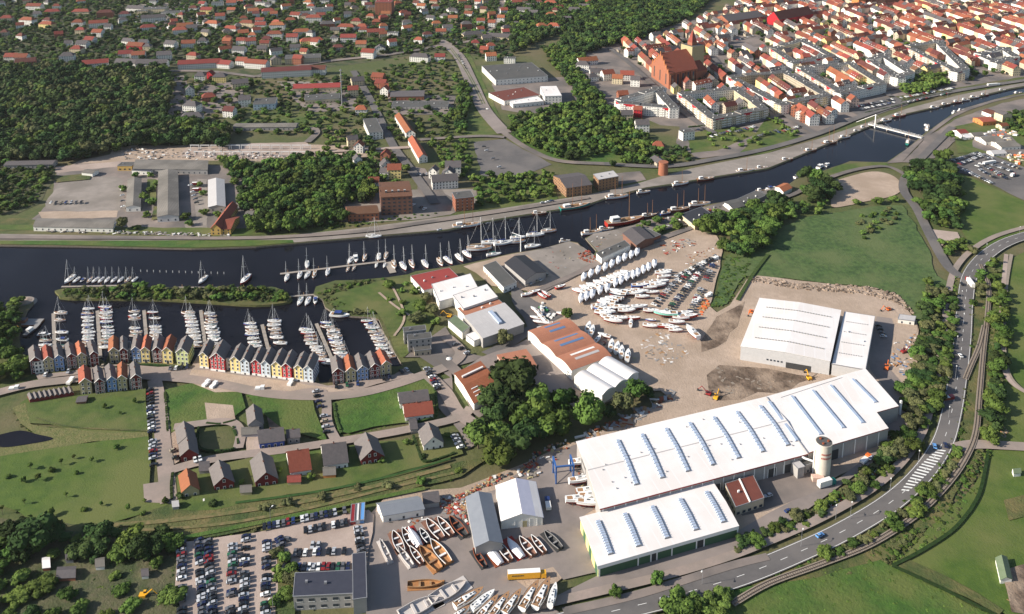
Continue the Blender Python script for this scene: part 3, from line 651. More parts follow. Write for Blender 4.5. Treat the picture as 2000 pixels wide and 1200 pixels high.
# ---- green walled hall
A, B, D = eave((1168, 1105), (1441, 1027), (1134, 1012), 6.6)
def ex(t, L, D, h):
    us = [lo(t, G(x, y, 7))[0] for x, y in pts("1191,1084 1245,1067 1300,1050 1357,1035 1410,1019")]
    roofskylights(t, us, D, h, 1.0, .12, .82, 2.7)
    X = lambda x, y: lo(t, G(x, y, 3))[0]
    cuts = [X(1172, 1120), X(1247, 1097), X(1272, 1090), X(1284, 1087), X(1313, 1078), X(1361, 1064), X(1376, 1060), L]
    for a, c, k in zip(cuts[:-1], cuts[1:], 'gggdggdg'):
        b = MB(); q = (cuts.index(a) in (2, 5)); m = 'trim_dark' if q else 'wall_green'
        b.box(a+.35, -.1, .5, c-.35, .02, 4.8, m); b.build('loading_door' if q else 'green_panel', t)
    for a in cuts: b = MB(); b.box(a-.3, -.22, 0, a+.3, .02, 6.2, 'trim_white'); b.build('post', t)
    b = MB(); b.box(-.4, -.5, 5.0, L+.4, -.3, 6.6, 'trim_white'); b.build('fascia', t)
    for k in range(6):
        y = D*(k+.5)/6; b = MB(); b.box(-.15, y-1.8, .3, .02, y+1.8, 5.2, ('wall_yellow' if k % 2 else 'wall_green')); b.build('side_panel', t)
bld('green_hall', 'white roofed hall with green panelled front wall and five skylights', 'hall', A, B, D, 6.6, 'gable', 1.0, 'u', 'wall_lemon', 'roof_white', None, 0, None, .5, extra=ex)
# ---- new white hall on the building site
A, B, D = eave((1447, 677), (1621, 706), (1484, 583), 10)
def ex(t, L, D, h):
    for k in range(4):
        y = D*(.18+.21*k); b = MB()
        for j in range(24):
            x = L*(.12+.8*j/24); z = h+1.2*(1-abs(x-L/2)/(L/2))+.2; b.box(x, y, z, x+L*.8/24*.6, y+.5, z+.5, 'junk_grey')
        b.build('roof_vent_row', t)
    b = MB(); b.box(L*.52, -.1, 0, L*.8, .02, 4.5, 'trim_dark'); b.build('opening', t)
    for k in range(5): b = MB(); x = L*(.3+k*.04); b.box(x, -.08, 3.6, x+1.2, .02, 4.6, 'window_glass'); b.build('window', t)
bld('new_hall', 'new white hall with bare walls on the sandy building site', 'hall', A, B, D, 10, 'gable', 1.2, 'v', 'wall_metalgrey', 'roof_white', None, 0, None, .3, extra=ex)
A, B, D = eave((1625, 712), (1690, 723), (1650, 610), 8)
def ex(t, L, D, h):
    for k in range(4):
        y = D*(.2+.2*k); b = MB()
        for j in range(10): b.box(L*(.12+.075*j), y, h+.36, L*(.12+.075*j)+.5, y+.4, h+.8, 'junk_grey')
        b.build('roof_vent_row', t)
bld('side_hall', 'lower white flat roofed hall attached right of the new hall', 'hall', A, B, D, 8, 'flat', 0, 'u', 'wall_metalgrey', 'roof_white', None, 0, None, .3, extra=ex)
# ---- silo
p = G(1604, 928); t = thing('silo', 'tall cream cylindrical silo standing before the stepped white hall', 'silo', p)
b = MB(); b.cyl(0, 0, -.2, 18.6, 4.1, 'silo_wall', n=40, mt='roof_felt'); b.build('body', t, smooth=False)
b = MB(); b.cyl(0, 0, 18.6, 19.6, 4.15, 'silo_wall', n=40); b.cyl(0, 0, 19.6, 19.65, 3.9, 'roof_felt', n=32); b.build('parapet', t)
for z in (14.2, 12.0):
    b = MB()
    for k in range(9):
        a = R(-118+k*9); ca, sa = math.cos(a)*4.12, math.sin(a)*4.12; q = Vector((-math.sin(a), math.cos(a), 0)); o = Vector((ca, sa, 0))
        b.poly([o-q*.25+Vector((0, 0, z)), o+q*.2+Vector((0, 0, z)), o+q*.2+Vector((0, 0, z+1.0)), o-q*.25+Vector((0, 0, z+1.0))], 'junk_red')
    b.build('lettering', t, label='line of small red lettering on the silo', kind=None)
b = MB(); b.box(-6.4, -6, 0, -.5, -2.9, 3.0, 'wall_pinkwall'); b.build('plinth_shed', t)
b = MB(); b.bar((-4.5, 0, 0), (-4.5, 0, 15), .35, 'steel_white'); b.bar((-4.4, 0, 8), (-8, 2, 8), .5, 'steel_white'); b.bar((-8, 2, 8), (-12, 5, 8.8), .5, 'steel_white'); b.build('pipe', t)
for k in range(3): b = MB(); a = k*2.1; b.cyl(math.cos(a)*2.2, math.sin(a)*2.2, 19.65, 20.3, .6, 'rust', n=10); b.build('hatch', t)
# ---- tent, grey sheds, office, container block
A, B, D = eave((979, 1018), (1060, 1010), (967, 950), 5.2)
def ex(t, L, D, h):
    b = MB(); o = .5; b.hexa([(L/2+.05, -o, h+3.32), (L+o, -o, h-.02), (L+o, D+o, h-.02), (L/2+.05, D+o, h+3.32)], [(L/2+.05, -o, h+3.36), (L+o, -o, h+.03), (L+o, D+o, h+.03), (L/2+.05, D+o, h+3.36)], 'tent_vinyl'); b.build('roof_sheet', t)
    for k in range(5): b = MB(); b.box(L*.14+k*L*.18, -.1, 0, L*.14+k*L*.18+.25, 0, 5, 'trim_white'); b.build('tent_post', t)
    b = MB(); b.box(L*.5, -.08, 0, L*.62, 0, 4, 'wall_tan'); b.build('tent_flap', t)
bld('storage_tent', 'big white storage tent beside the slim grey shed', 'tent', A, B, D, 5.2, 'gable', 3.1, 'v', 'wall_white', 'roof_white', None, 0, None, .3, extra=ex)
A, B, D = eave((929, 1068), (981, 1060), (913, 972), 6)
bld('boat_shed', 'slim grey shed with ridge roof left of the white tent', 'shed', A, B, D, 6, 'gable', 2.2, 'v', 'wall_grey', 'roof_bluegrey', None, 0, None, .4)
A, B, D = eave((748, 1006), (828, 992), (736, 982), 5)
bld('workshop', 'grey workshop with lean roof at the edge of the mould yard', 'workshop', A, B, D, 4.5, 'gable', 2.2, 'u', 'wall_white', 'roof_bluegrey', (1, 5), 0)
bld('small_shed', 'small dark shed joined to the grey workshop', 'shed', G(828, 996), G(858, 992), 7, 3.5, 'gable', 1.6, 'u', 'wall_grey', 'roof_slate', None, 0)
A, B, D = eave((573, 1166), (690, 1160), (577, 1121), 7)
bld('office_building', 'dark blue roofed office building at the lower edge of the gravel car park', 'office', A, B, D, 7, 'flat', 0, 'u', 'wall_grey', 'roof_navy', (2, 4.2), 0, ww=2.4, sill='trim_white')
A, B, D = eave((690, 1172), (716, 1168), (691, 1126), 7.5)
bld('office_wing', 'narrow dark roofed wing at the right end of the office', 'office', A, G(716, 1168, 7.5), D+12, 7.5, 'flat', 0, 'u', 'wall_grey', 'roof_navy', None, 0)
for k, (m, nm) in enumerate((('paint_red', 'red'), ('junk_white', 'white'), ('paint_lightblue', 'light blue'))):
    A = G(685+k*8, 1030-k*1.5); bld('storage_container', nm+' long container in the stack above the parked cars', 'container', A, A+Vector((2.4, .3, 0)), 11, 2.8, 'flat', 0, 'u', m, m, None, 0)
A, B, D = eave((1437, 993), (1492, 975), (1417, 948), 5)
def ex(t, L, D, h): 
    b = MB(); b.box(L*.5-.4, -.2, h+.36, L*.5+.4, D+.2, h+.8, 'trim_white'); b.build('roof_strip', t)
bld('brown_hall', 'brown roofed works building with a white strip across its roof', 'hall', A, B, D, 5.5, 'flat', 0, 'u', 'wall_beige', 'roof_maroon', (1, 2.6), 0, extra=ex, ww=1.8)
bld('stair_block', 'small grey block with sloping roof left of the silo', 'annex', G(1557, 938), G(1570, 934), 9, 6.5, 'flat', 0, 'u', 'wall_grey', 'roof_lightgrey', None, 0)
bld('hall_annex', 'low grey annex between the longest hall and the silo', 'annex', G(1572, 928), G(1594, 920), 12, 5.5, 'flat', 0, 'u', 'wall_grey', 'roof_felt', (1, 3), 0)
# ---- factory cluster above the marina
def E(name, label, cat, a, b, c, h, roof, rise, axis, wall, rm, win=None, **k):
    A, B, D = eave(a, b, c, h); return bld(name, label, cat, A, B, D, h, roof, rise, axis, wall, rm, win, k.pop('chim', 0), **k)
E('factory_hall', 'flat red roofed hall closest to the moored yachts', 'hall', (828, 568), (905, 551), (802, 540), 5, 'flat', 0, 'u', 'wall_white', 'roof_red', (1, 6))
E('factory_hall', 'upper white flat roofed hall beside the red roofed one', 'hall', (858, 590), (936, 568), (843, 556), 6, 'flat', 0, 'u', 'wall_white', 'roof_white')
E('factory_hall', 'lower white roofed hall with dark vents in a line', 'hall', (905, 604), (972, 581), (885, 578), 7.5, 'flat', 0, 'u', 'wall_white', 'roof_white')
E('factory_hall', 'rust roofed hall strip between white hall and grey hall', 'hall', (909, 618), (988, 599), (894, 603), 6, 'flat', 0, 'u', 'wall_white', 'roof_rust')
def ex(t, L, D, h):
    b = MB(); b.hexa([(L*.5, D*.25, h+.8), (L*.6, D*.25, h+.8), (L*.6, D*.8, h+1.), (L*.5, D*.8, h+1.)], [(L*.51, D*.26, h+1.9), (L*.59, D*.26, h+1.9), (L*.59, D*.79, h+2.), (L*.51, D*.79, h+2.)], 'skylight'); b.build('skylight', t)
    b = MB(); b.box(L*.35, -.1, 0, L*.6, .02, 5, 'trim_dark'); b.build('gate', t)
E('factory_hall', 'large light grey roofed hall with one long skylight', 'hall', (943, 661), (1023, 633), (907, 618), 7, 'gable', .6, 'u', 'wall_grey', 'roof_lightgrey', extra=ex)
E('small_hall', 'small green roofed building at the left side of grey hall', 'annex', (903, 650), (917, 640), (882, 622), 5, 'flat', 0, 'u', 'wall_white', 'roof_green')
E('small_hall', 'small white box building below the green roofed one', 'annex', (926, 667), (944, 660), (910, 655), 4, 'flat', 0, 'u', 'wall_white', 'roof_white')
def hump(name, label, a, b_, c, h, n, rm, wall, th=1.8):
    A, B, D = eave(a, b_, c, h); u = B-A; L = u.length; t = thing(name, label, 'hall', A, math.atan2(u.y, u.x)); nn = Vector((-u.y, u.x, 0)).normalized()*D
    mark([A, B, B+nn, A+nn]); w = D/n
    def z(y): f = (y % w)/w if y < D-.001 else 1.; return h+th*math.sin(math.pi*(f*.9+.05))
    N = n*8; b = MB(); b.box(0, 0, -.2, L, D, h+.25, wall)
    for x in (0, L):
        for i in range(N):
            y0, y1 = D*i/N, D*(i+1)/N-.002; q = [(x, y0, h), (x, y1, h), (x, y1, z(y1)), (x, y0, z(y0))]; b.poly(q if x else q[::-1], wall)
    b.build('wall', t)
    for s in range(n):
        b = MB()
        for i in range(8):
            y0, y1 = w*(s+i/8)+.001, w*(s+(i+1)/8)-.001; b.poly([(-.4, y0, z(y0)+.1), (L+.4, y0, z(y0)+.1), (L+.4, y1, z(y1)+.1), (-.4, y1, z(y1)+.1)], rm)
        b.build('barrel_roof', t)
    return t, L, D, z
# here the long side runs away from the viewer, barrels side by side along it
t, L, D, zf = hump('barrel_hall', 'rust brown hall with three barrel roofs and blue roof lights', (1117, 725), (1194, 697), (1050, 641), 7, 3, 'roof_rust', 'wall_white')
for s, y0, m in ((0, .12, 'roof_lightgrey'), (0, .22, 'roof_white'), (1, .45, 'tile_blue'), (1, .58, 'tile_blue'), (2, .78, 'tile_blue'), (2, .90, 'tile_blue')):
    b = MB(); y = D*y0; z = max(zf(y), zf(y+1.6))+.15; x0, x1 = (.25, .85) if s < 2 else (.35, .75); b.hexa([(L*x0, y, zf(y)-.2), (L*x1, y, zf(y)-.2), (L*x1, y+2, zf(y+2)-.2), (L*x0, y+2, zf(y+2)-.2)], [(L*x0, y, zf(y)+.2), (L*x1, y, zf(y)+.2), (L*x1, y+2, zf(y+2)+.2), (L*x0, y+2, zf(y+2)+.2)], m); b.build('roof_light', t)
A, B, D = eave((1176, 772), (1247, 728), (1114, 743), 6.5)
u = (B-A); ang = u
t = thing('wavy_hall', 'white hall with three rounded tent-like roof bays', 'hall', A, math.atan2(u.y, u.x)); L = u.length
mark([A, B, B+Vector((-u.y, u.x, 0)).normalized()*D, A+Vector((-u.y, u.x, 0)).normalized()*D])
b = MB(); b.box(0, 0, -.2, L, D, 6.4, 'wall_white'); b.build('wall', t)
for s in range(3):
    b = MB(); x0 = L*s/3
    for i in range(8):
        a0, a1 = i/8, (i+1)/8; zz = lambda a: 6.5+1.9*math.sin(math.pi*(a*.9+.05)); xa, xb = x0+L/3*a0, x0+L/3*a1
        b.poly([(xa, -.4, zz(a0)), (xb, -.4, zz(a1)), (xb, D+.4, zz(a1)), (xa, D+.4, zz(a0))], 'roof_white')
        b.poly([(xa, -.4, 6.4), (xb, -.4, 6.4), (xb, -.4, zz(a1)), (xa, -.4, zz(a0))], 'wall_white')
    b.build('roof_bay', t)
def ex(t, L, D, h):
    for k in range(3): b = MB(); b.hexa([(L*.15, D*(.12+k*.1), h+.35+k*.3), (L*.4, D*(.12+k*.1), h+.35+k*.3), (L*.4, D*(.14+k*.1), h+.4+k*.3), (L*.15, D*(.14+k*.1), h+.4+k*.3)], [(L*.15, D*(.12+k*.1), h+.9+k*.3), (L*.4, D*(.12+k*.1), h+.9+k*.3), (L*.4, D*(.14+k*.1), h+.95+k*.3), (L*.15, D*(.14+k*.1), h+.95+k*.3)], 'roof_white'); b.build('roof_light', t)
    b = MB(); b.box(L*.1, D*.72, h+1.5, L*.9, D*.76, h+2.4, 'roof_white'); b.build('roof_light', t)
E('red_hall', 'bright orange red roofed hall beside the big dark tree', 'hall', (926, 788), (978, 762), (888, 730), 6, 'gable', 1.6, 'u', 'wall_white', 'roof_orangetile', extra=ex)
E('pink_hall', 'flat pinkish roofed hall behind the bright red one', 'hall', (990, 726), (1047, 714), (973, 694), 6, 'gable', .8, 'u', 'wall_pinkwall', 'roof_rust')
E('black_hall', 'long black curved roof hall on the boatyard quay', 'hall', (1026, 548), (1066, 532), (986, 514), 6, 'gable', 2.6, 'v', 'wall_grey', 'roof_black')
E('long_shed', 'slim grey roofed shed with white wall left of black hall', 'shed', (984, 562), (1009, 552), (944, 520), 4.5, 'flat', 0, 'u', 'wall_white', 'roof_felt', (1, 3))
E('cube_house', 'dark cube building with stepped flat roofs beside the lawn', 'house', (797, 666), (843, 661), (795, 655), 9, 'flat', 0, 'u', 'wall_grey', 'roof_felt', (3, 2.8))
E('cube_house', 'smaller dark cube at the back of the stepped flat roofed building', 'house', (789, 650), (832, 645), (787, 641), 9.5, 'flat', 0, 'u', 'wall_grey', 'roof_felt', (3, 2.8))
bld('cube_house', 'low front block of the dark stepped flat roofed building', 'house', G(810, 698), G(842, 694), 5, 4, 'flat', 0, 'u', 'wall_beige', 'roof_felt', (1, 3), 0)
E('river_shed', 'dark gabled workshop by the slipway', 'shed', (1243, 479), (1277, 465), (1217, 456), 6, 'gable', 2, 'v', 'wall_brick_dark', 'roof_slate')
bld('river_shed', 'low dark annex right of the gabled slipway workshop', 'shed', G(1268, 477), G(1290, 468), 16, 4, 'flat', 0, 'u', 'wall_brick', 'roof_felt', None, 0)
E('river_shed', 'flat grey roofed open shed with white end wall', 'shed', (1175, 505), (1231, 480), (1165, 495), 6, 'flat', 0, 'u', 'wall_white', 'roof_felt')
E('river_shed', 'dark roofed shed with cream left wall behind the trees', 'shed', (1357, 441), (1398, 425), (1330, 420), 4.5, 'flat', 0, 'u', 'wall_cream', 'roof_black')
E('river_shed', 'square grey hip shed on the far river bank', 'shed', (1432, 409), (1455, 402), (1415, 396), 4.5, 'gable', 1.2, 'u', 'wall_white', 'roof_felt')
bld('river_shed', 'long low shed right of the square grey one', 'shed', G(1455, 408), G(1498, 388), 12, 3.5, 'flat', 0, 'u', 'wall_grey', 'roof_felt', None, 0)
E('boat_house', 'orange roofed white boat house at the river', 'boat house', (1530, 375), (1547, 367), (1516, 365), 4, 'gable', 2, 'u', 'wall_white', 'roof_orangetile')
# ---- north quay warehouses
def ex(t, L, D, h):
    for k in range(4): b = MB(); b.box(L*(.15+.2*k), D*.2, h+1.2, L*(.15+.2*k)+1.8, D*.2+1.6, h+3.0, 'roof_slate', 'roof_lightgrey'); b.build('dormer', t)
E('brick_warehouse', 'tall brown brick warehouse with rows of windows above the river', 'warehouse', (744, 386), (805, 383), (740, 357), 17, 'gable', 2.2, 'u', 'wall_brick_dark', 'roof_browntile', (5, 4.0), extra=ex, ww=2.0)
E('brick_annex', 'long brick building with gable joined left of the warehouse', 'warehouse', (680, 419), (740, 416), (675, 404), 7, 'gable', 2.5, 'u', 'wall_brick', 'roof_browntile', (2, 3.2), ww=1.4)
E('brick_granary', 'dark roofed brick granary with steep roof by the quay', 'granary', (1106, 368), (1156, 361), (1081, 344), 9, 'gable', 3.5, 'u', 'wall_granary', 'roof_slate', (3, 3.2))
E('brick_granary', 'sandstone coloured granary with white metal roof floor', 'granary', (1169, 352), (1208, 345), (1159, 341), 11, 'flat', 0, 'u', 'wall_granary', 'roof_lightgrey', (4, 3.0))
bld('penthouse_granary', 'small brick apartment granary with white top floor', 'granary', G(890, 414), G(926, 410), 14, 12, 'flat', 0, 'u', 'wall_brick', 'roof_felt', (4, 3.2), 0, sill='trim_white')
p = G(1295, 341); t = thing('brick_tower', 'round medieval brick tower stump on the quay road', 'tower', p); b = MB(); b.cyl(0, 0, -.2, 12, 4.8, 'wall_brick', n=20, mt='roof_felt', r1=4.5); b.build('body', t); b = MB(); b.cyl(0, 0, 12, 13, 4.7, 'wall_brick', n=20); b.build('rim', t)
bld('tower_house', 'house with white gable beside the round tower', 'house', G(1283, 328), G(1302, 325), 14, 5, 'gable', 2.5, 'v', 'wall_beige', 'roof_slate', (2, 3), 1)
E('apartment_house', 'white apartment house with grey flat roof near the terraces', 'apartments', (721, 260), (748, 258), (709, 233), 8, 'flat', 0, 'u', 'wall_white', 'roof_felt', (3, 3))
E('terrace', 'upper orange roofed white terrace on the street', 'terrace', (793, 260), (811, 260), (771, 226), 6, 'gable', 3.5, 'v', 'wall_white', 'roof_orangetile', (2, 3))
E('terrace', 'lower orange roofed white terrace on the street', 'terrace', (818, 309), (835, 306), (797, 272), 6, 'gable', 3.5, 'v', 'wall_white', 'roof_orangetile', (2, 3))
# ---- industrial yard, upper left
Y = [("long dark roofed shed across the top of the old yard", (260, 330), (405, 332), (262, 312), 5, 'u', 'wall_grey', 'roof_fibre', 1),
     ("longest grey shed running away in the old yard", (307, 424), (349, 422), (310, 335), 5, 'v', 'wall_metalgrey', 'roof_fibre', 1.8),
     ("medium grey shed with white gable in the old yard", (246, 405), (274, 404), (250, 350), 4.5, 'v', 'wall_white', 'roof_fibre', 1.6),
     ("low dark shed along the river road of the old yard", (65, 443), (220, 446), (70, 427), 4, 'u', 'wall_white', 'roof_fibre', 1.2),
     ("pale roofed narrow shed in the old yard", (407, 405), (440, 404), (407, 352), 4.5, 'v', 'wall_grey', 'roof_lightgrey', 1.8)]
for lb, a, b_, c, h, ax, wl, rm, rs in Y: E('yard_shed', lb, 'shed', a, b_, c, h, 'gable', rs, ax, wl, rm, (1, 5))
bld('yard_house', 'yellow walled building with orange roof by the river road', 'house', G(412, 460), G(432, 460), 46, 6, 'gable', 4, 'v', 'wall_ochre', 'roof_orangetile', (2, 3), 1)
bld('yard_house', 'brick red side wing of the yellow walled building', 'house', G(432.5, 459), G(451, 459), 24, 5, 'gable', 3, 'u', 'wall_ochre', 'roof_redtile', (2, 3), 0)
bld('yard_hut', 'small yellow building with dark arches in the old yard', 'hut', G(230, 334), G(258, 334), 10, 5, 'flat', 0, 'u', 'wall_ochre', 'roof_felt', (1, 4), 0, ww=2)
bld('yard_hut', 'low white hut before the long dark shed', 'hut', G(258, 341), G(295, 343), 9, 4, 'flat', 0, 'u', 'wall_white', 'roof_navy', (1, 4), 0)
bld('yard_hut', 'small grey roofed hut alone in the old yard', 'hut', G(160, 344), G(181, 346), 9, 3.5, 'gable', 1, 'u', 'wall_white', 'roof_fibre', None, 0)
bld('yard_hut', 'tiny white hut right of the yellow river building', 'hut', G(478, 427), G(493, 427), 9, 3, 'gable', 1, 'u', 'wall_white', 'roof_fibre', None, 0)
bld('barrack', 'long low dark barrack beside the wood at the left edge', 'barrack', G(8, 331), G(103, 329), 12, 4, 'gable', 1.5, 'u', 'wall_grey', 'roof_slate', (1, 4), 0)
bld('barrack', 'long low grey barrack above the demolition site', 'barrack', G(455, 256), G(578, 255), 14, 4, 'gable', 1.5, 'u', 'wall_grey', 'roof_fibre', (1, 5), 0)
bld('shop_building', 'long red roofed shed with pale arches behind the mast', 'shed', G(572, 181), G(664, 178), 22, 5, 'gable', 3, 'u', 'wall_cream', 'roof_red', (1, 5), 0)
bld('shop_building', 'grey flat roofed cream building under the red roofed shed', 'shed', G(596, 204), G(664, 200), 22, 5, 'flat', 0, 'u', 'wall_cream', 'roof_felt', (1, 4), 0)
bld('shop_building', 'pale blue building by the street trees', 'shed', G(495, 216), G(538, 214), 26, 7, 'flat', 0, 'u', 'wall_paleblue', 'roof_felt', (2, 4), 0)
bld('shop_building', 'long dark warehouse right of the street', 'shed', G(762, 197), G(828, 196), 26, 5, 'gable', 2, 'u', 'wall_brick', 'roof_slate', (1, 4), 0)
bld('shop_building', 'long low grey store below the dark warehouse', 'shed', G(765, 214), G(875, 214), 20, 4, 'flat', 0, 'u', 'wall_grey', 'roof_felt', (1, 5), 0)
# ruined wall frames on the demolition site
for k, (x0, x1, y) in enumerate(((372, 610, 292), (380, 605, 305))):
    for j in range(12):
        x = x0+(x1-x0)*j/12; A = G(x, y); B = G(x+(x1-x0)/12*.86, y)
        t = thing('concrete_frame', '%s bare concrete frame from the left in the %s row of the demolition site' % (ordn(j+1), ('upper', 'lower')[k]), 'ruin', A, 0, 'frames on the demolition site'); L = (B-A).length
        b = MB(); b.box(0, 0, 0, .5, .5, 4.2, 'junk_white'); b.build('post', t); b = MB(); b.box(L-.5, 0, 0, L, .5, 4.2, 'junk_white'); b.build('post', t); b = MB(); b.box(-.3, -.1, 4.2, L+.3, .6, 4.8, 'junk_white'); b.build('beam', t)
# ---- school blocks
bld('school_block', 'large flat dark roofed block with a square roof light', 'school', G(968, 168), G(1070, 160), 75, 8, 'flat', 0, 'u', 'wall_white', 'roof_felt', (2, 5), 0)
bld('school_block', 'brown flat roofed block left of the white one', 'school', G(985, 207), G(1055, 195), 40, 6, 'flat', 0, 'u', 'wall_white', 'roof_maroon', (2, 5), 0)
bld('school_block', 'low white roofed hall in front of the school blocks', 'school', G(1002, 212), G(1062, 206), 22, 5, 'flat', 0, 'u', 'wall_white', 'roof_white', (1, 5), 0)
bld('school_block', 'tall white box building right of the school blocks', 'school', G(1064, 204), G(1097, 203), 44, 10, 'flat', 0, 'u', 'wall_white', 'roof_white', (3, 4), 0)
bld('brick_hotel', 'tall dark red brick hotel with grid of windows', 'hotel', G(733, 30), G(765, 30), 40, 24, 'flat', 0, 'u', 'wall_brick', 'roof_redtile', (6, 5), 0)
# ---- church
A, B, D = eave((1307, 144), (1362, 134), (1299, 117), 21)
def ex(t, L, D, h):
    for k in range(6): b = MB(); x = 2+(L-4)*k/5; b.box(x-.7, -1.6, -.2, x+.7, .02, h-2, 'wall_brick'); b.build('buttress', t)
    for k in range(5): b = MB(); x = 2+(L-4)*(k+.5)/5; b.box(x-1.6, -.12, 4, x+1.6, .02, h-3, 'window_glass'); b.build('window', t)
    for k in range(3): b = MB(); y = D*(k+.5)/3; b.box(-.14, y-1.5, 4, .02, y+1.5, h-3, 'trim_dark'); b.build('window', t)
    b = MB()
    for k in range(9): y = D*(k+.5)/9; z = h+20*(1-abs(y-D/2)/(D/2)); b.box(-.5, y-.6, z-4, .3, y+.6, z+2.5, 'wall_orange')
    b.build('gable_pinnacles', t); b = MB(); b.box(1, -8, -.2, 10, -1.7, 6, 'wall_brick', 'roof_orangetile'); b.build('porch', t)
ch = bld('brick_church', 'huge brick church with steep red brown roof and buttresses', 'church', A, B, D, 21, 'gable', 20, 'u', 'wall_brick', 'roof_redtile', None, 0, over=.5, extra=ex)
b = MB(); L = (B-A).length; b.box(L, 2, -.2, L+20, D-6, 16, 'wall_brick'); b.build('west_wing', ch)
b = MB(); b.hexa([(L, 1.5, 16), (L+20.5, 1.5, 16), (L+20.5, D/2, 33), (L, D/2, 33)], [(L, 1.5, 16.4), (L+20.5, 1.5, 16.4), (L+20.5, D/2, 33.4), (L, D/2, 33.4)], 'roof_redtile'); b.build('wing_roof', ch)
b = MB(); b.box(L+6, D*.3, 0, L+28, D*.3+22, 46, 'wall_tan', 'roof_felt'); b.build('tower', ch)
b = MB(); x0, y0 = L+11, D*.3+6; b.box(x0, y0, 46, x0+9, y0+9, 50, 'wall_brick'); b.hexa([(x0, y0, 50), (x0+9, y0, 50), (x0+9, y0+9, 50), (x0, y0+9, 50)], [(x0+4, y0+4, 66), (x0+5, y0+4, 66), (x0+5, y0+5, 66), (x0+4, y0+5, 66)], 'roof_redtile'); b.build('spire', ch)
bld('abbey_church', 'long maroon roofed church with red stepped gable in town', 'church', G(1521, 52), G(1588, 40), 26, 12, 'gable', 12, 'u', 'wall_red', 'roof_darktile', (1, 6), 0)
bld('far_church', 'brick church nave at the top edge of the old town', 'church', G(1700, 14), G(1765, 8), 34, 14, 'gable', 12, 'u', 'wall_brick', 'roof_redtile', (1, 6), 0)
b = MB(); bld('church_tower', 'square brick church tower at the top edge of town', 'tower', G(1676, 16), G(1690, 14), 16, 34, 'flat', 0, 'u', 'wall_orange', 'roof_felt', (4, 5), 0)
bld('long_house', 'long dark roofed brick hall with arcaded wall behind the church', 'hall', G(1422, 52), G(1492, 42), 34, 9, 'gable', 8, 'u', 'wall_brick', 'roof_slate', (2, 5), 0)
# ---- coloured marina houses: left px, right px, base y at each, walls, roof, storeys look
ROWS = [('left quayside row', [(62, 83, 731, 729, 'darkred', 'greytile'), (88, 107, 729, 727, 'tan', 'orangetile'), (108, 127, 726, 724, 'blue', 'greytile'), (133, 151, 723, 721, 'darkred', 'greytile'), (153, 171, 721, 719, 'tan', 'orangetile'), (178, 194, 718, 716, 'darkred', 'greytile')], 9.0),
        ('middle quayside row', [(215, 234, 711, 710, 'tan', 'orangetile'), (236, 251, 710, 709, 'darkred', 'greytile'), (259, 276, 708, 708, 'blue', 'greytile'), (277, 294, 709, 709, 'yellow', 'orangetile'), (300, 318, 709, 709, 'darkred', 'greytile'), (319, 338, 710, 711, 'yellow', 'orangetile'), (346, 369, 713, 715, 'lemon', 'greytile')], 9.0),
        ('front row beside the lawn', [(158, 181, 774, 772, 'tan', 'orangetile'), (188, 206, 773, 771, 'darkred', 'greytile'), (211, 230, 769, 767, 'blue', 'greytile'), (231, 250, 766, 765, 'tan', 'orangetile'), (258, 278, 765, 763, 'darkred', 'greytile')], 9.0),
        ('long central quay row', [(391, 408, 722, 724.1, 'yellow', 'greytile'), (412, 440, 727, 730.5, 'red', 'greytile'), (451, 470, 731, 733.4, 'yellow', 'greytile'), (471, 488, 734, 736.1, 'paleblue', 'greytile'), (493, 510, 736, 738.1, 'red', 'greytile'), (511, 529, 739, 741.2, 'paleblue', 'greytile'), (532, 551, 741, 743.4, 'yellow', 'greytile'), (552, 570, 744, 746.2, 'red', 'greytile'), (576, 593, 747, 749.1, 'yellow', 'greytile'), (594, 612, 749, 751.2, 'paleblue', 'greytile')], 10.),
        ('right quay row', [(651, 672, 752, 750, 'darkred', 'greytile'), (676, 696, 750, 748, 'tan', 'orangetile'), (698, 720, 748, 745, 'blue', 'greytile'), (723, 743, 743, 740, 'darkred', 'greytile'), (744, 765, 739, 735, 'tan', 'orangetile')], 8.5)]
CN = dict(darkred='dark red timber', tan='olive tan', blue='blue', yellow='yellow', lemon='pale green', red='bright red', paleblue='pale blue')
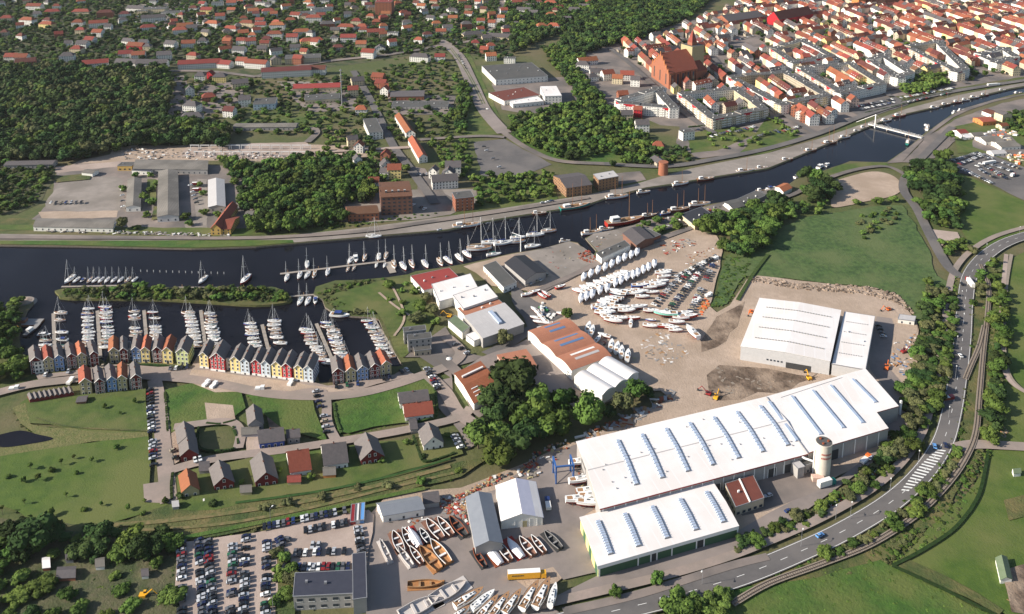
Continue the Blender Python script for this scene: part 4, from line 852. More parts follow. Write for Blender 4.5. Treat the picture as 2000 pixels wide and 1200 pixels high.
for rn, row, hh in ROWS:
    prevB = None
    for k, (x0, x1, y0, y1, cl, rf) in enumerate(row):
        A, B = G(x0, y0), G(x1, y1); L = (B-A).length; D = 13.5
        def ex(t, L, D, h, cl=cl):
            b = MB(); o = .5; rs = L*.42
            for s in (-1, 1):                    # white barge boards on the gable
                p0, p1 = (L/2+s*(L/2+.4), -.58, h-.35), (L/2, -.58, h+rs+.1); b.bar(p0, p1, .16, 'trim_white', n=4)
            b.build('barge_boards', t)
            if cl in ('red', 'paleblue', 'yellow') and h > 9.5:
                b = MB(); b.box(-.06, -.09, -.1, L+.06, .05, 2.4, 'trim_white'); b.build('plinth', t)
            if cl == 'darkred':
                b = MB()
                for z in (3., 6.): b.box(-.05, -.09, z, L+.05, .02, z+.18, 'trim_white')
                for x in (0, L-.18): b.box(x, -.1, 0, x+.18, .02, h, 'trim_white')
                b.build('white_boards', t)
            b = MB(); b.box(L*.38, -.12, 0, L*.38+1.1, .02, 2.2, 'trim_dark'); b.build('door', t)
        nm = '%s gabled house, %s from the left in the %s' % (CN[cl], ordn(k+1), rn)
        t = bld('marina_house', nm, 'house', A, B, D, hh, 'gable', L*.42, 'v', 'wall_'+cl, 'roof_'+rf, (3 if hh < 9.5 else 4, 1.9), 1, 'coloured marina houses', .45, extra=ex, sides='flr', ww=.95, sill='trim_white', wm='window_glass')
        if prevB is not None and (A-prevB).length > .5 and (A-prevB).length < 6:   # recessed white link between houses
            n = Vector((-(A-prevB).y, (A-prevB).x, 0)).normalized()*2.5
            bld('link_block', 'pale stair link left of the %s house in the %s' % (ordn(k+1), rn), 'annex', prevB+n, A+n, 8, hh-1, 'flat', 0, 'u', 'wall_white', 'roof_felt', (3, 1.6), 0, 'stair links between marina houses')
        prevB = B
# row of nine small garages
for k in range(9):
    A = G(59+9.6*k, 790-1.6*k); B = G(59+9.6*(k+1), 790-1.6*(k+1)); B = A+(B-A)*.97
    bld('garage', '%s dark red garage from the left in the row of nine' % ordn(k+1), 'garage', A, B, 6.5, 2.6, 'gable', 1.1, 'v', 'wall_darkred', 'roof_greytile', None, 0, 'row of dark red garages', .12)
bld('garden_shed', 'open wooden shed beside the marina lawn', 'shed', G(150, 793), G(168, 791), 5, 2.4, 'gable', .8, 'u', 'wall_brick_dark', 'roof_slate', None, 0)
# ---- housing estate
HS = [('dark red house with grey roof, upper of the pair by the car lane', 349, 383, 880, 876, 13, 'v', 'darkred', 'greytile'), ('dark red house with grey roof, lower of the pair by the car lane', 354, 388, 904, 900, 13, 'v', 'darkred', 'greytile'),
      ('house with tan gable and orange roof at the estate corner', 357, 390, 975, 970, 12, 'v', 'tan', 'orangetile'), ('dark red gabled house with grey roof in the bottom row', 420, 458, 962, 955, 13, 'v', 'darkred', 'greytile'),
      ('dark red house with long grey roof in the bottom row', 500, 543, 955, 948, 16, 'v', 'darkred', 'greytile'), ('cobalt blue house with dark roof', 508, 556, 879, 873, 10, 'u', 'cobalt', 'slate'),
      ('house with steep grey roof and dark side', 486, 515, 843, 840, 13, 'v', 'grey', 'greytile'), ('small dark shed house with blue door beside the cobalt house', 562, 586, 868, 866, 6, 'u', 'grey', 'slate'),
      ('white house with bright tile roof turned along the lane', 568, 608, 936, 930, 15, 'u', 'white', 'redtile'), ('white house with dark roof and annex', 634, 680, 922, 916, 15, 'u', 'white', 'slate'),
      ('dark red gabled house with blue edged grey roof', 706, 750, 912, 903, 14, 'v', 'darkred', 'greytile'), ('white gabled house at the right end of the estate', 828, 866, 884, 877, 12, 'v', 'white', 'greytile'),
      ('white double house half with rust roof by the meadow', 792, 846, 827, 820, 10, 'u', 'white', 'redtile')]
for lb, x0, x1, y0, y1, D, ax, cl, rf in HS:
    A, B = G(x0, y0), G(x1, y1); L = (B-A).length; bld('estate_house', lb, 'house', A, B, D, 4.2, 'gable', (L if ax == 'v' else D)*.42, ax, 'wall_'+cl, 'roof_'+rf, (1, 2.6), 1, 'houses of the new estate', .5, sill='trim_white')
A, B = G(782, 802), G(838, 795)
bld('estate_house', 'white double house half with grey roof by the meadow', 'house', A, B, 10, 4.6, 'gable', 3, 'u', 'wall_white', 'roof_slate', (2, 2.6), 1, 'houses of the new estate', .5)
for lb, x, y, wd, D, cl, rf in (('dark garage beside the tan gabled house', 390, 930, 20, 7, 'grey', 'slate'), ('brown garden hut behind the long grey roofed house', 470, 972, 22, 5, 'tan', 'fibre'), ('small red hut below the bright tiled house', 562, 952, 26, 5, 'tan', 'redtile'),
                            ('pale annex below the white dark roofed house', 632, 938, 24, 6, 'orange', 'fibre'), ('tall narrow shed in the corner garden', 338, 1000, 12, 4, 'grey', 'lightgrey'), ('dark carport left of the right end house', 802, 848, 14, 9, 'grey', 'slate'), ('grey flat garage beside the steep grey roof house', 472, 858, 34, 6, 'grey', 'fibre'),
                            ('brown allotment hut with long roof', 112, 1140, 36, 6, 'brick', 'slate'), ('white roofed allotment hut with junk', 85, 1120, 14, 6, 'brick', 'white'), ('white walled allotment hut among bushes', 223, 1096, 17, 5, 'white', 'fibre'), ('second white walled allotment hut lower left', 188, 1118, 17, 5, 'white', 'fibre'),
                            ('grey allotment hut under the trees', 130, 1105, 14, 5, 'grey', 'slate'), ('white allotment hut in the open garden', 278, 1136, 13, 4, 'white', 'slate'), ('white caravan in the paddock', 1979, 934, 14, 3, 'white', 'green'),
                            ('long dark stable hall in the paddock', 1953, 1143, 22, 11.5, 'white', 'green')):
    A, B = G(x, y), G(x+wd, y-1.5); bld('garden_hut', lb, 'hut', A, B, D, 2.7, 'gable', 1.2, 'v' if D > 10 else 'u', 'wall_'+cl, 'roof_'+rf, None, 0, None, .25)
E('site_cabin', 'white site cabin with blue end on the building site', 'cabin', (1754, 624), (1786, 628), (1757, 615), 3.5, 'flat', 0, 'u', 'wall_white', 'roof_lightgrey', (1, 4))
# ---- far right yard by the river
for lb, x, y, wd, D, h, cl, rf, ax in (('white house with dark red roof by the camping yard', 1875, 270, 16, 12, 5, 'white', 'redtile', 'u'), ('large flat orange roofed shed in the camping yard', 1919, 247, 26, 16, 5, 'orange', 'orangetile', 'u'), ('white house with maroon roof above the orange shed', 1935, 232, 20, 14, 5, 'white', 'darktile', 'v'),
                                ('tall cream house by the trees', 1957, 240, 18, 12, 9, 'cream', 'slate', 'v'), ('white shed left in the camping yard', 1885, 275, 14, 8, 3, 'white', 'white', 'u'), ('long white shed in the camping yard', 1901, 273, 20, 9, 4, 'white', 'fibre', 'u'),
                                ('long low grey building beside the car park', 1925, 285, 36, 18, 4, 'white', 'fibre', 'u'), ('second long low grey building beside the car park', 1955, 295, 38, 18, 4, 'white', 'fibre', 'u'), ('third low grey building with white end', 1940, 307, 26, 10, 3, 'white', 'lightgrey', 'u'), ('yellow cream shed in the camping yard', 1956, 254, 14, 8, 4, 'cream', 'redtile', 'u')):
    bld('yard_building', lb, 'building', G(x, y), G(x+wd, y-2), D, h, 'gable', 2.2, ax, 'wall_'+cl, 'roof_'+rf, (1, 4), 0)
# ---- individual houses of the suburbs: x, base y, width px, walls, roof, form
V = """22,4,44 w s f;65,22,30 w r g;12,46,22 c r h;50,50,30 w r h;88,55,30 y r h;102,30,28 c r h;157,30,34 c r h;151,53,22 w r h;193,56,34 w r g;205,35,30 b d h;243,36,20 w d h;290,63,28 w r h;188,73,20 w r g;172,86,20 w r g;158,96,22 w s g;147,106,22 c r h;130,122,26 w s h
278,30,20 c s f;300,28,45 c s f;335,32,40 w s f;300,45,44 w s g;262,25,36 w s g;362,60,30 b o g;352,68,26 w o h;375,62,20 w s g;412,55,28 w o h;448,64,30 w o h;480,56,30 c r h;476,72,20 b o g;442,90,16 b o g;490,90,20 w o g;465,110,24 w s g;470,130,22 w r g;395,90,18 w s h;368,95,26 w r g;425,15,22 w s f;452,15,18 w o g;402,28,22 y r g;430,40,18 w r g
495,30,20 w o g;525,30,24 w r h;510,14,22 w s f;508,58,20 w r g;536,78,30 w r h;541,60,30 w o h;570,84,22 w r g;590,70,34 w o h;610,88,44 y o h;575,38,20 w r g;612,45,30 w r h;640,56,28 b s h;600,35,32 w s f;630,28,40 w s f;675,62,34 w r h;706,60,22 w o h;680,85,30 w r g;695,52,20 c r h;735,72,34 c r g;765,72,24 w s f;742,105,20 w s g;717,115,26 w r g;705,98,20 c o g;592,125,68 c s f;580,127,18 b r g;540,128,20 c s g
735,50,16 b o h;750,60,16 w o h;885,28,16 w s h;925,75,40 c s h;912,58,20 b s h;975,80,44 c s g;985,30,14 w o g;960,55,14 w o g;978,45,14 w o g;962,38,14 b o g;1022,30,28 w s g;1040,34,18 c s g;1076,38,20 b o h;1060,60,20 w o h;1080,60,24 w o h;1105,45,20 c s g;1120,30,20 w s g;1140,20,20 w s g;1075,14,24 w o h;1152,10,18 w o g;1010,14,20 w r g;1000,5,24 w r g
818,122,38 w s h;995,125,22 w s f;960,120,20 w o g;945,105,16 b o g;736,160,24 b r g;742,175,22 b r g;750,190,16 w o g;752,182,14 b o g;705,225,22 w o h;690,190,20 c r g;700,170,24 c s g;390,160,20 w s h;428,162,26 y s h;408,155,16 r r g;370,222,30 w s h;375,240,40 w s h;409,200,26 b r h;445,230,22 w d g;372,190,16 w s g;478,210,22 w s g;470,175,30 c s g
498,135,46 w r g;560,152,94 w d g;610,147,50 w d g;390,135,80 w r g;430,134,40 w r g;255,136,64 w s g;295,137,60 w s g;185,133,50 w r g;245,114,26 w r g;270,116,24 w r g;262,100,34 r r g;40,125,24 w r g;20,120,24 w r g;320,120,26 w s g;330,98,22 w s g;50,132,36 b d g
1137,140,26 w s h;1165,155,24 w s g;1150,128,40 w o g;1190,158,24 w r g;1205,165,20 c o g;1225,158,26 w o g;1240,170,18 w s g;1160,160,20 w s h;1218,195,20 b r g;1225,235,22 c s g;1245,230,16 r r g;1255,260,26 w s g;1285,298,22 c r h;1345,275,26 w s f;755,335,20 w s g;770,350,26 y r g;750,350,18 w s g;875,355,24 w s g;870,370,50 w s g;885,345,30 w s g;730,375,20 w r g;845,350,16 w s g;700,300,18 w r g;752,318,18 b r g;700,330,16 w s g;690,290,20 c s g"""
RC = dict(r='redtile', o='orangetile', d='darktile', s='slate'); WC = dict(w='white', c='cream', y='yellow', b='brick', r='red')
RN = dict(r='red', o='orange', d='dark red', s='dark grey')
random.seed(3)
DUP = {}
def namedup(lb, o, x): DUP.setdefault(lb, []).append((x, o))
for e in V.replace('\n', ';').split(';'):
    q, wl, rf, fm = e.split(); x, y, wd = (float(a) for a in q.split(',')); s = (y+315)*cp/CH; L = wd/s
    c = G(x, y); an = random.choice((-.25, -.1, .05, .2, .35)); u = Vector((math.cos(an), math.sin(an), 0))*L/2
    D = max(8, min(L*.75, 13)) if fm != 'f' else max(9, L*.5)
    lb = '%s %s, %s roof, %s' % (WC[wl], dict(g='gabled house', h='villa', f='flat roofed block')[fm], RN[rf], zone(x, y))
    h = random.choice((6.5, 8, 9.5)); ax = random.choice('uuv') if L < 16 else 'u'
    t = bld(dict(g='gabled_house', h='villa', f='flat_block')[fm], lb, 'house', c-u, c+u, D, h, dict(g='gable', h='hip', f='flat')[fm], min(4.5, .38*(D if ax == 'u' else L)+.6), ax, 'wall_'+WC[wl], ('roof_felt' if fm == 'f' and rf == 's' else 'roof_'+RC[rf]), (2 if h < 7 else 3, 2.8), 1, 'suburb houses', .5)
    namedup(lb, t, x)
# ---- the old town: blocks as quads of the photograph (near left, near right, far right, far left) and the look of their houses
def flatrow(lb, a, b_, D, h, wall='white', fl=4, cut=(1,)):
    A, B = G(*a), G(*b_); L = (B-A).length; n = max(1, round(L/22)); made = 0
    for k in range(n):
        if not free([A.lerp(B, k/n), A.lerp(B, (k+1)/n)], ()): pass
        a1, b1 = A.lerp(B, k/n), A.lerp(B, (k+1)/n-.004)
        def ex(t, L, D, h, k=k):
            if k % 2 == 0: b = MB(); b.box(L*.2, -.12, h-3.0, L*.8, .02, h-.1, 'wall_red'); b.build('red_band', t)
            b = MB()
            for f in range(4): b.box(.8, -.9, 1+f*h/4.2, L*.3, .01, 1.9+f*h/4.2, 'wall_white'); b.box(L*.65, -.9, 1+f*h/4.2, L-.8, .01, 1.9+f*h/4.2, 'wall_white')
            b.build('balconies', t, kind='stuff')
        l2 = 'white flat roofed apartment section %s' % lb
        t = bld('apartment_block', l2, 'apartments', a1, b1, D, h+random.choice((0, 0, .8)), 'flat', 0, 'u', 'wall_'+wall, 'roof_felt', (fl, 2.6), 0, 'flat roofed apartment blocks', .3, extra=ex, sides='fblr')
        if t: namedup(l2, t, (a1.x/a1.y)); made += 1
FR = [('of the courtyard below the church', "1322,200 1391,255 1500,232 1440,188"), ('of the block behind the car park trees', "1418,166 1524,226 1622,205 1535,155"), ('of the biggest white courtyard block', "1553,148 1641,202 1730,182 1662,138"),
      ('of the block by the abbey church', "1502,110 1547,141 1628,124 1565,90"), ('facing the river poplars', "1690,132 1752,170 1785,160 1725,120"), ('of the block at the right town edge', "1765,105 1868,160 1892,152 1835,95"),
      ('of the far right flat roofed block', "1900,120 1945,140 1990,128 1960,108"), ('left below the church', "1200,213 1210,222 1325,232 1288,188")]
random.seed(5)
for lb, s in FR:
    q = pts(s)
    for i in range(4):
        a, b_ = q[i], q[(i+1) % 4]
        if i == 2 and len(lb) > 20: pass
        flatrow(lb, a, b_, 11, 11.2+i*.45, random.choice(['white', 'white', 'white', 'cream', 'beige']))
# dense streets of tiled houses on a grid that follows the visible streets
u1 = (G(1640, 195)-G(1552, 142)).normalized(); u2 = (G(1728, 178)-G(1641, 195)).normalized()
TOWN = [Vector((p.x, p.y, 0)) for p in W("1195,95 1260,80 1330,50 1440,10 1480,-28 2120,-28 2080,138 1960,150 1880,165 1740,178 1650,232 1600,246 1520,232 1400,235 1300,178 1240,160 1225,140")]
mark([v for v in W("1425,95 1500,100 1480,70 1440,72")], 'p'); mark([v for v in W("1180,0 1430,0 1340,45 1250,70 1200,60")], 'f')
o0 = G(1560, 150); DB, LB = 52, 88; random.seed(11); TH = []
for i in range(-16, 18):
    for j in range(-16, 18):
        c0 = o0+u1*(i*(LB+12))+u2*(j*(DB+11)); cc = c0+u1*LB/2+u2*DB/2
        if not inpoly(cc.x, cc.y, TOWN): continue
        for side in range(4):
            cs = [c0, c0+u1*LB, c0+u1*LB+u2*DB, c0+u2*DB]
            if u1.cross(u2).z < 0: cs = [cs[0], cs[3], cs[2], cs[1]]
            a, b_ = cs[side], cs[(side+1) % 4]; d = (b_-a).normalized(); T = (b_-a).length-11.5; x = 0
            hb = random.uniform(8, 10.5); skip = random.random() < .12; DD = random.uniform(9.5, 11.5); RR = random.uniform(3.6, 5.); fr_ = random.choice(['orangetile', 'redtile', 'darktile', 'slate', 'redtile', None, None])
            while x < T-7:
                wd = min(random.uniform(10, 19), T-x)
                if wd < 6: break
                A, B = a+d*x, a+d*(x+wd-.05); x += wd; m = (A+B)/2
                if random.random() < (.5 if skip else .05) or not inpoly(m.x, m.y, TOWN): continue
                D = DD; n = Vector((-d.y, d.x, 0))*D
                if not free([A, B, B+n, A+n]): continue
                mark([A, B, B+n, A+n]); q = (m+n/2); OCC[(round(q.x/4), round(q.y/4))] = 'b'
                wl = random.choices(['white', 'cream', 'yellow', 'brick', 'beige', 'pinkwall'], [7, 3, 1.2, 1.6, 2.5, .8])[0]
                rf = fr_ if fr_ and random.random() < .7 else random.choices(['orangetile', 'redtile', 'darktile', 'slate', 'browntile'], [2.6, 4, 2.6, 3, 2])[0]
                TH.append((m.length, A, B, D, hb+random.uniform(-.6, .6), RR, 'u' if random.random() < .93 or wd > 11 else 'v', wl, rf))
        if random.random() < .7:                 # a low building inside the court
            q = c0+u1*LB*random.uniform(.3, .55)+u2*DB*.42; TH.append((q.length, q, q+u1*random.uniform(9, 18), 8, 4, 2.4, 'u', 'beige', random.choice(['slate', 'darktile', 'slate']))) if u1.cross(u2).z > 0 and free([q, q+u1*14, q+u1*14+u2*9, q+u2*9]) else None
def dorm(wl, rf, rise):
    def ex(t, L, D, h):
        n = max(1, int(L/5)); b = MB()
        for i in range(n): x = L*(i+.5)/n; b.box(x-.8, D*.12, h+.3, x+.8, D*.34, h+2.0, 'wall_'+wl, 'roof_'+rf)
        b.build('dormers', t, kind='stuff')
    return ex
TH.sort(key=lambda e: e[0]); cnt = len(TH); blockn = 0; mb = MB(); NH = 285
for k, (_, A, B, D, h, rise, ax, wl, rf) in enumerate(TH):
    u = B-A; L = u.length; m = (A+B)/2
    if k < NH:
        px, py = P2(m); lb = '%s town house, %s roof, %s' % (dict(brick='red brick', pinkwall='pink').get(wl, wl), dict(orangetile='orange', redtile='red', darktile='dark red', slate='grey', browntile='brown')[rf], zone(px, py))
        t = bld('town_house', lb, 'house', A, B, D, h, 'gable', rise, ax, 'wall_'+wl, 'roof_'+rf, (3, 2.5), random.choice((0, 1, 2)), 'old town houses', .3, extra=dorm(wl, rf, rise) if ax == 'u' and k % 3 else None)
        if t: namedup(lb, t, m.x/m.y)
    else:
        b = MB(); walls(b, L, D, h, rise, ax, 'wall_'+wl); winset(b, L, D, h, 3, 4, rise=rise, axis=ax, ww=1.3); o = .3
        if ax == 'u': e = h-rise/(D/2)*o; qs = ([(-o, -o, e), (L+o, -o, e), (L+o, D/2, h+rise), (-o, D/2, h+rise)], [(-o, D/2, h+rise), (L+o, D/2, h+rise), (L+o, D+o, e), (-o, D+o, e)])
        else: e = h-rise/(L/2)*o; qs = ([(-o, -o, e), (L/2, -o, h+rise), (L/2, D+o, h+rise), (-o, D+o, e)], [(L/2, -o, h+rise), (L+o, -o, e), (L+o, D+o, e), (L/2, D+o, h+rise)])
        for q in qs: b.hexa([(x, y, z+.02) for x, y, z in q], [(x, y, z+.22) for x, y, z in q], 'roof_'+rf, None, True)
        b.box(L*.3, D*.45, h+rise-1, L*.3+.8, D*.45+.8, h+rise+1, 'chimney_brick')
        if ax == 'u' and k % 3:
            for f in (.2, .5, .8): b.box(L*f-.8, D*.12, h+.3, L*f+.8, D*.34, h+2.1, 'wall_'+wl, 'roof_'+rf)
        c, s_ = u.x/L, u.y/L; k0 = len(mb.v); mb.v += [(A.x+x*c-y*s_, A.y+x*s_+y*c, z) for x, y, z in b.v]
        for f, mm in zip(b.f, b.m): mb.f.append(tuple(i+k0 for i in f)); mb.m.append(mb.mi(b.ms[mm]))
if mb.v: mb.build('distant_houses', None, 'mass of small far houses in the back of the old town', 'stuff')
print('town houses', cnt, 'blocks', blockn)
for lb, x0, y0, x1, y1, D, h, wl, rf in (('long yellow terrace with grey roof in the right of town', 1905, 32, 1972, 54, 14, 10, 'cream', 'slate'), ('long orange roofed terrace with yellow end', 1852, 66, 1918, 92, 14, 9, 'cream', 'redtile'), ('bright orange roofed long terrace near the river', 1852, 88, 1905, 110, 13, 8, 'white', 'orangetile')): pass
# red and white quay houses at the promenade
for k in range(7):
    a = (1535+k*9, 222+k*6) if k < 4 else (1572+(k-3)*17, 248-(k-3)*5); A = G(*a); B = A+Vector((8.5, (-3 if k < 4 else 4), 0))
    bld('quay_house', 'brick and white quay house with orange roof, %s from the left by the promenade' % ordn(k+1), 'house', A, B, 11, 9.5, 'gable', 2.5, 'v', 'wall_brick' if k % 2 else 'wall_white', 'roof_orangetile', (3, 2.4), 0, 'brick and white quay houses', .2)
# random further suburb houses
random.seed(21); SUB = [Vector((p.x, p.y, 0)) for p in W("-40,-25 1130,-25 1100,30 1000,75 960,110 860,85 700,100 640,110 500,112 330,125 160,112 0,98 -40,98")]
xs = [p.x for p in SUB]; ys = [p.y for p in SUB]; got = []
SUB2 = [Vector((p.x, p.y, 0)) for p in W("350,152 560,165 700,152 860,115 900,165 895,225 820,240 700,245 640,215 470,222 445,245 380,250")]
for k in range(5000):
    c = Vector((random.uniform(min(xs), max(xs)), random.uniform(min(ys), max(ys)), 0))
    if len(got) > 150 or not (inpoly(c.x, c.y, SUB) or inpoly(c.x, c.y, SUB2)) or any((c-g).length < 27 for g in got): continue
    px, py = P2(c)
    if px < -20 or py < -4 or (py < 110 and len(got) > 110 and k < 2500): continue
    an = random.choice((-.3, 0, .2, .5)); L = random.uniform(11, 18); D = random.uniform(9, 12); u = Vector((math.cos(an), math.sin(an), 0))*L/2; n = Vector((-u.y, u.x, 0)).normalized()*D
    if px < 430 and random.random() < .75: continue
    foot = [c-u*1.3-n*.3, c+u*1.3-n*.3, c+u*1.3+n*1.3, c-u*1.3+n*1.3]
    if not free(foot): continue
    wl = random.choices(['white', 'cream', 'brick', 'beige'], [7, 3, 1, 1])[0]; rf = random.choices(['orangetile', 'redtile', 'darktile', 'slate'], [1.5, 4, 3, 4])[0]; fm = random.choice(('gable', 'hip'))
    lb = '%s %s, %s roof, %s' % (wl, 'villa' if fm == 'hip' else 'detached house', dict(orangetile='orange', redtile='red', darktile='dark red', slate='grey')[rf], zone(px, py))
    t = bld('villa' if fm == 'hip' else 'gabled_house', lb, 'house', c-u, c+u, D, random.uniform(5.5, 9), fm, 4, 'u', 'wall_'+wl, 'roof_'+rf, (2, 3.5), 1, 'suburb houses', .5, force=False)
    if t: got.append(c); namedup(lb, t, px)
# ================================================================ BOATS
def hull_mesh(L, Bm, fb, dr, m, mb, key, stern=.72, open_=False):
    """stations along x from stern (0) to bow (L); fb freeboard above z=0, dr depth below"""
    N = 12; b = MB(); rings = []
    for i in range(N+1):
        t = i/N; w_ = Bm/2*(stern+(1-stern)*math.sin(min(1, t*2.2)*math.pi/2))*(1 if t < .45 else math.cos((t-.45)/.55*math.pi/2)**.72 if t < 1 else 0)
        w_ = max(w_, .04); sh = fb*(1+.22*(t-.4)**2*3); x = t*L
        rings.append([(x, w_, sh), (x, w_*.97, sh*.35), (x-.02*L*t, w_*.72, -dr*.45*(1-t*.5)), (x-.05*L*t, .02, -dr*(1-t*.7)), (x-.02*L*t, -w_*.72, -dr*.45*(1-t*.5)), (x, -w_*.97, sh*.35), (x, -w_, sh)])
    for i in range(N):
        for k in range(6):
            b.poly([rings[i][k], rings[i][k+1], rings[i+1][k+1], rings[i+1][k]], m if k in (0, 5) else mb)
    b.poly(rings[0][::-1], m); return b, rings
def deck_mb(rings, m, z=.02, inset=.93):
    b = MB()
    for i in range(len(rings)-1):
        a, c = rings[i], rings[i+1]; b.poly([(a[0][0], a[6][1]*inset, a[0][2]+z), (c[0][0], c[6][1]*inset, c[0][2]+z), (c[0][0], c[0][1]*inset, c[0][2]+z), (a[0][0], a[0][1]*inset, a[0][2]+z)], m)
    return b
MESH = {}
def sail_parts(hc, dc, sc_, rig='alu', L=10.):
    key = ('s', hc, dc, sc_, rig)
    if key in MESH: return MESH[key]
    Bm = 3.3; fb = 1.15; h, rg = hull_mesh(L, Bm, fb, .45, 'hull_'+hc, 'antifoul' if hc != 'red' else 'hull_dark', key)
    d = deck_mb(rg, dc, .03, .95)
    c = MB(); c.hexa([(3.2, -1.0, fb), (7.3, -.5, fb), (7.3, .5, fb), (3.2, 1.0, fb)], [(3.4, -.82, fb+.55), (6.9, -.38, fb+.42), (6.9, .38, fb+.42), (3.4, .82, fb+.55)], 'deck_white')
    w_ = MB()
    for s in (-1, 1): w_.hexa([(3.8, s*.96-.03, fb+.2), (6.2, s*.68-.03, fb+.2), (6.2, s*.68+.03, fb+.2), (3.8, s*.96+.03, fb+.2)], [(3.8, s*.9-.03, fb+.4), (6.2, s*.62-.03, fb+.38), (6.2, s*.62+.03, fb+.38), (3.8, s*.9+.03, fb+.4)], 'window_glass')
    w_.box(4.6, -.3, fb+.5, 5.2, .3, fb+.56, 'window_glass'); w_.box(7.6, -.25, fb+.1, 8.1, .25, fb+.16, 'window_glass')
    ck = MB(); ck.box(.5, -.75, fb-.02, 3.1, .75, fb+.07, 'teak'); ck.box(.4, -1.05, fb, 3.1, -.78, fb+.3, 'deck_white'); ck.box(.4, .78, fb, 3.1, 1.05, fb+.3, 'deck_white'); ck.box(1.1, -.05, fb, 1.3, .05, fb+.9, 'trim_dark')
    mm = 'mast_alu' if rig == 'alu' else 'mast_wood'
    mt = MB(); mt.bar((5.9, 0, fb+.3), (5.7, 0, 14.0), .13, mm, .09, 5); mt.bar((5.8, -1.1, 8.), (5.8, 1.1, 8.), .05, mm, .05, 4)
    bo = MB(); bo.bar((5.7, 0, fb+1.35), (1.4, 0, fb+1.25), .2, sc_, .13, 6)
    fs = MB(); fs.bar((9.8, 0, fb+.1), (5.8, 0, 13.2), .07, 'sail_white', .05, 4); st = MB(); st.bar((.1, 0, fb+.1), (5.7, 0, 13.9), .02, mm, .02, 3)
    r = [('hull', h, ), ('deck', d), ('cabin', c), ('cabin_windows', w_), ('cockpit', ck), ('mast', mt), ('boom', bo), ('forestay', fs), ('backstay', st)]
    MESH[key] = [(x[0], x[1].mesh(x[0], x[0] == 'hull')) for x in r]; return MESH[key]
def motor_parts(hc, top='deck_white'):
    key = ('m', hc, top)
    if key in MESH: return MESH[key]
    h, rg = hull_mesh(9., 3.2, 1.1, .4, 'hull_'+hc, 'antifoul', key, .92); d = deck_mb(rg, 'deck_white')
    c = MB(); c.hexa([(1.8, -1.2, 1.1), (6.4, -.95, 1.15), (6.4, .95, 1.15), (1.8, 1.2, 1.1)], [(2.2, -1.05, 2.1), (5.3, -.8, 2.0), (5.3, .8, 2.0), (2.2, 1.05, 2.1)], 'window_glass', top)
    r2 = MB(); r2.box(2.2, -1.1, 2.12, 5.3, 1.1, 2.24, top)
    ck = MB(); ck.box(.2, -1.0, 1.12, 1.75, 1.0, 1.2, 'teak'); rl = MB(); rl.bar((1.9, -1, 2.2), (1.5, -1, 3.0), .05, 'mast_alu', n=4); rl.bar((1.9, 1, 2.2), (1.5, 1, 3.0), .05, 'mast_alu', n=4); rl.bar((1.5, -1, 3.0), (1.5, 1, 3.0), .05, 'mast_alu', n=4)
    MESH[key] = [(n, b.mesh(n, n == 'hull')) for n, b in (('hull', h), ('deck', d), ('cabin', c), ('cabin_roof', r2), ('cockpit', ck), ('targa_bow', rl))]; return MESH[key]
def place(name, label, cat, parts, loc, rz, s=1., group=None, skip=()):
    t = thing(name, label, cat, loc, rz, group); t.scale = (s, s, s)
    for n, me in parts:
        if n in skip: continue
        put(n, me, t)
    return t
SC = ['sail_blue', 'sail_white', 'sail_blue', 'sail_tan', 'hull_teal']; SN = dict(sail_blue='blue', sail_white='white', sail_tan='tan', hull_teal='green')
HC = ['white']*9+['blue', 'dark', 'red']
def boat(px, py, deg, label, kind='s', L=10, hc=None, group=None, z=wz+.12, rnd=None, skip=()):
    """px,py: middle of the boat; deg: heading of the bow in the ground plane, 0 = to the right, 90 = away"""
    rnd = rnd or random; hc = hc or rnd.choice(HC); p = G(px, py, z); a = R(deg); s = L/(10. if kind == 's' else 9.)
    loc = p-Vector((math.cos(a), math.sin(a), 0))*L/2
    if kind == 's':
        sc_ = rnd.choice(SC); parts = sail_parts(hc, rnd.choice(['deck_white', 'deck_white', 'teak']), sc_); lb = '%s sailboat, %s boom cover, %s' % (hc if hc != 'dark' else 'dark', SN[sc_], label)
        return place('sailboat', lb, 'sailboat', parts, loc, a, s, group, skip)
    parts = motor_parts(hc, rnd.choice(['deck_white', 'sail_blue'])); return place('motorboat', '%s motorboat, %s' % (hc, label), 'motorboat', parts, loc, a, s, group)
def pontoon(label, a, b_, w_=2.4, m='wood_deck', name='pontoon'):
    A, B = G(*a, wz+.6), G(*b_, wz+.6); d = B-A; L = d.length; t = thing(name, label, 'pontoon', A, math.atan2(d.y, d.x)); n = max(1, int(L/10)); s = L/n
    me = MB(); me.box(0, -w_/2, -.35, s-.08, w_/2, 0, m, bottom=False); me = me.mesh('deck_section'); pl = MB(); pl.bar((0, 0, -1.5), (0, 0, 1.6), .22, 'timber', n=6); pl = pl.mesh('pile')
    for k in range(n):
        o = put('deck_section', me, t); o.location = (k*s, 0, 0)
        if k % 2 == 0: q = put('pile', pl, t); q.location = (k*s+s/2, w_/2+.3, 0)
    return t
random.seed(13)
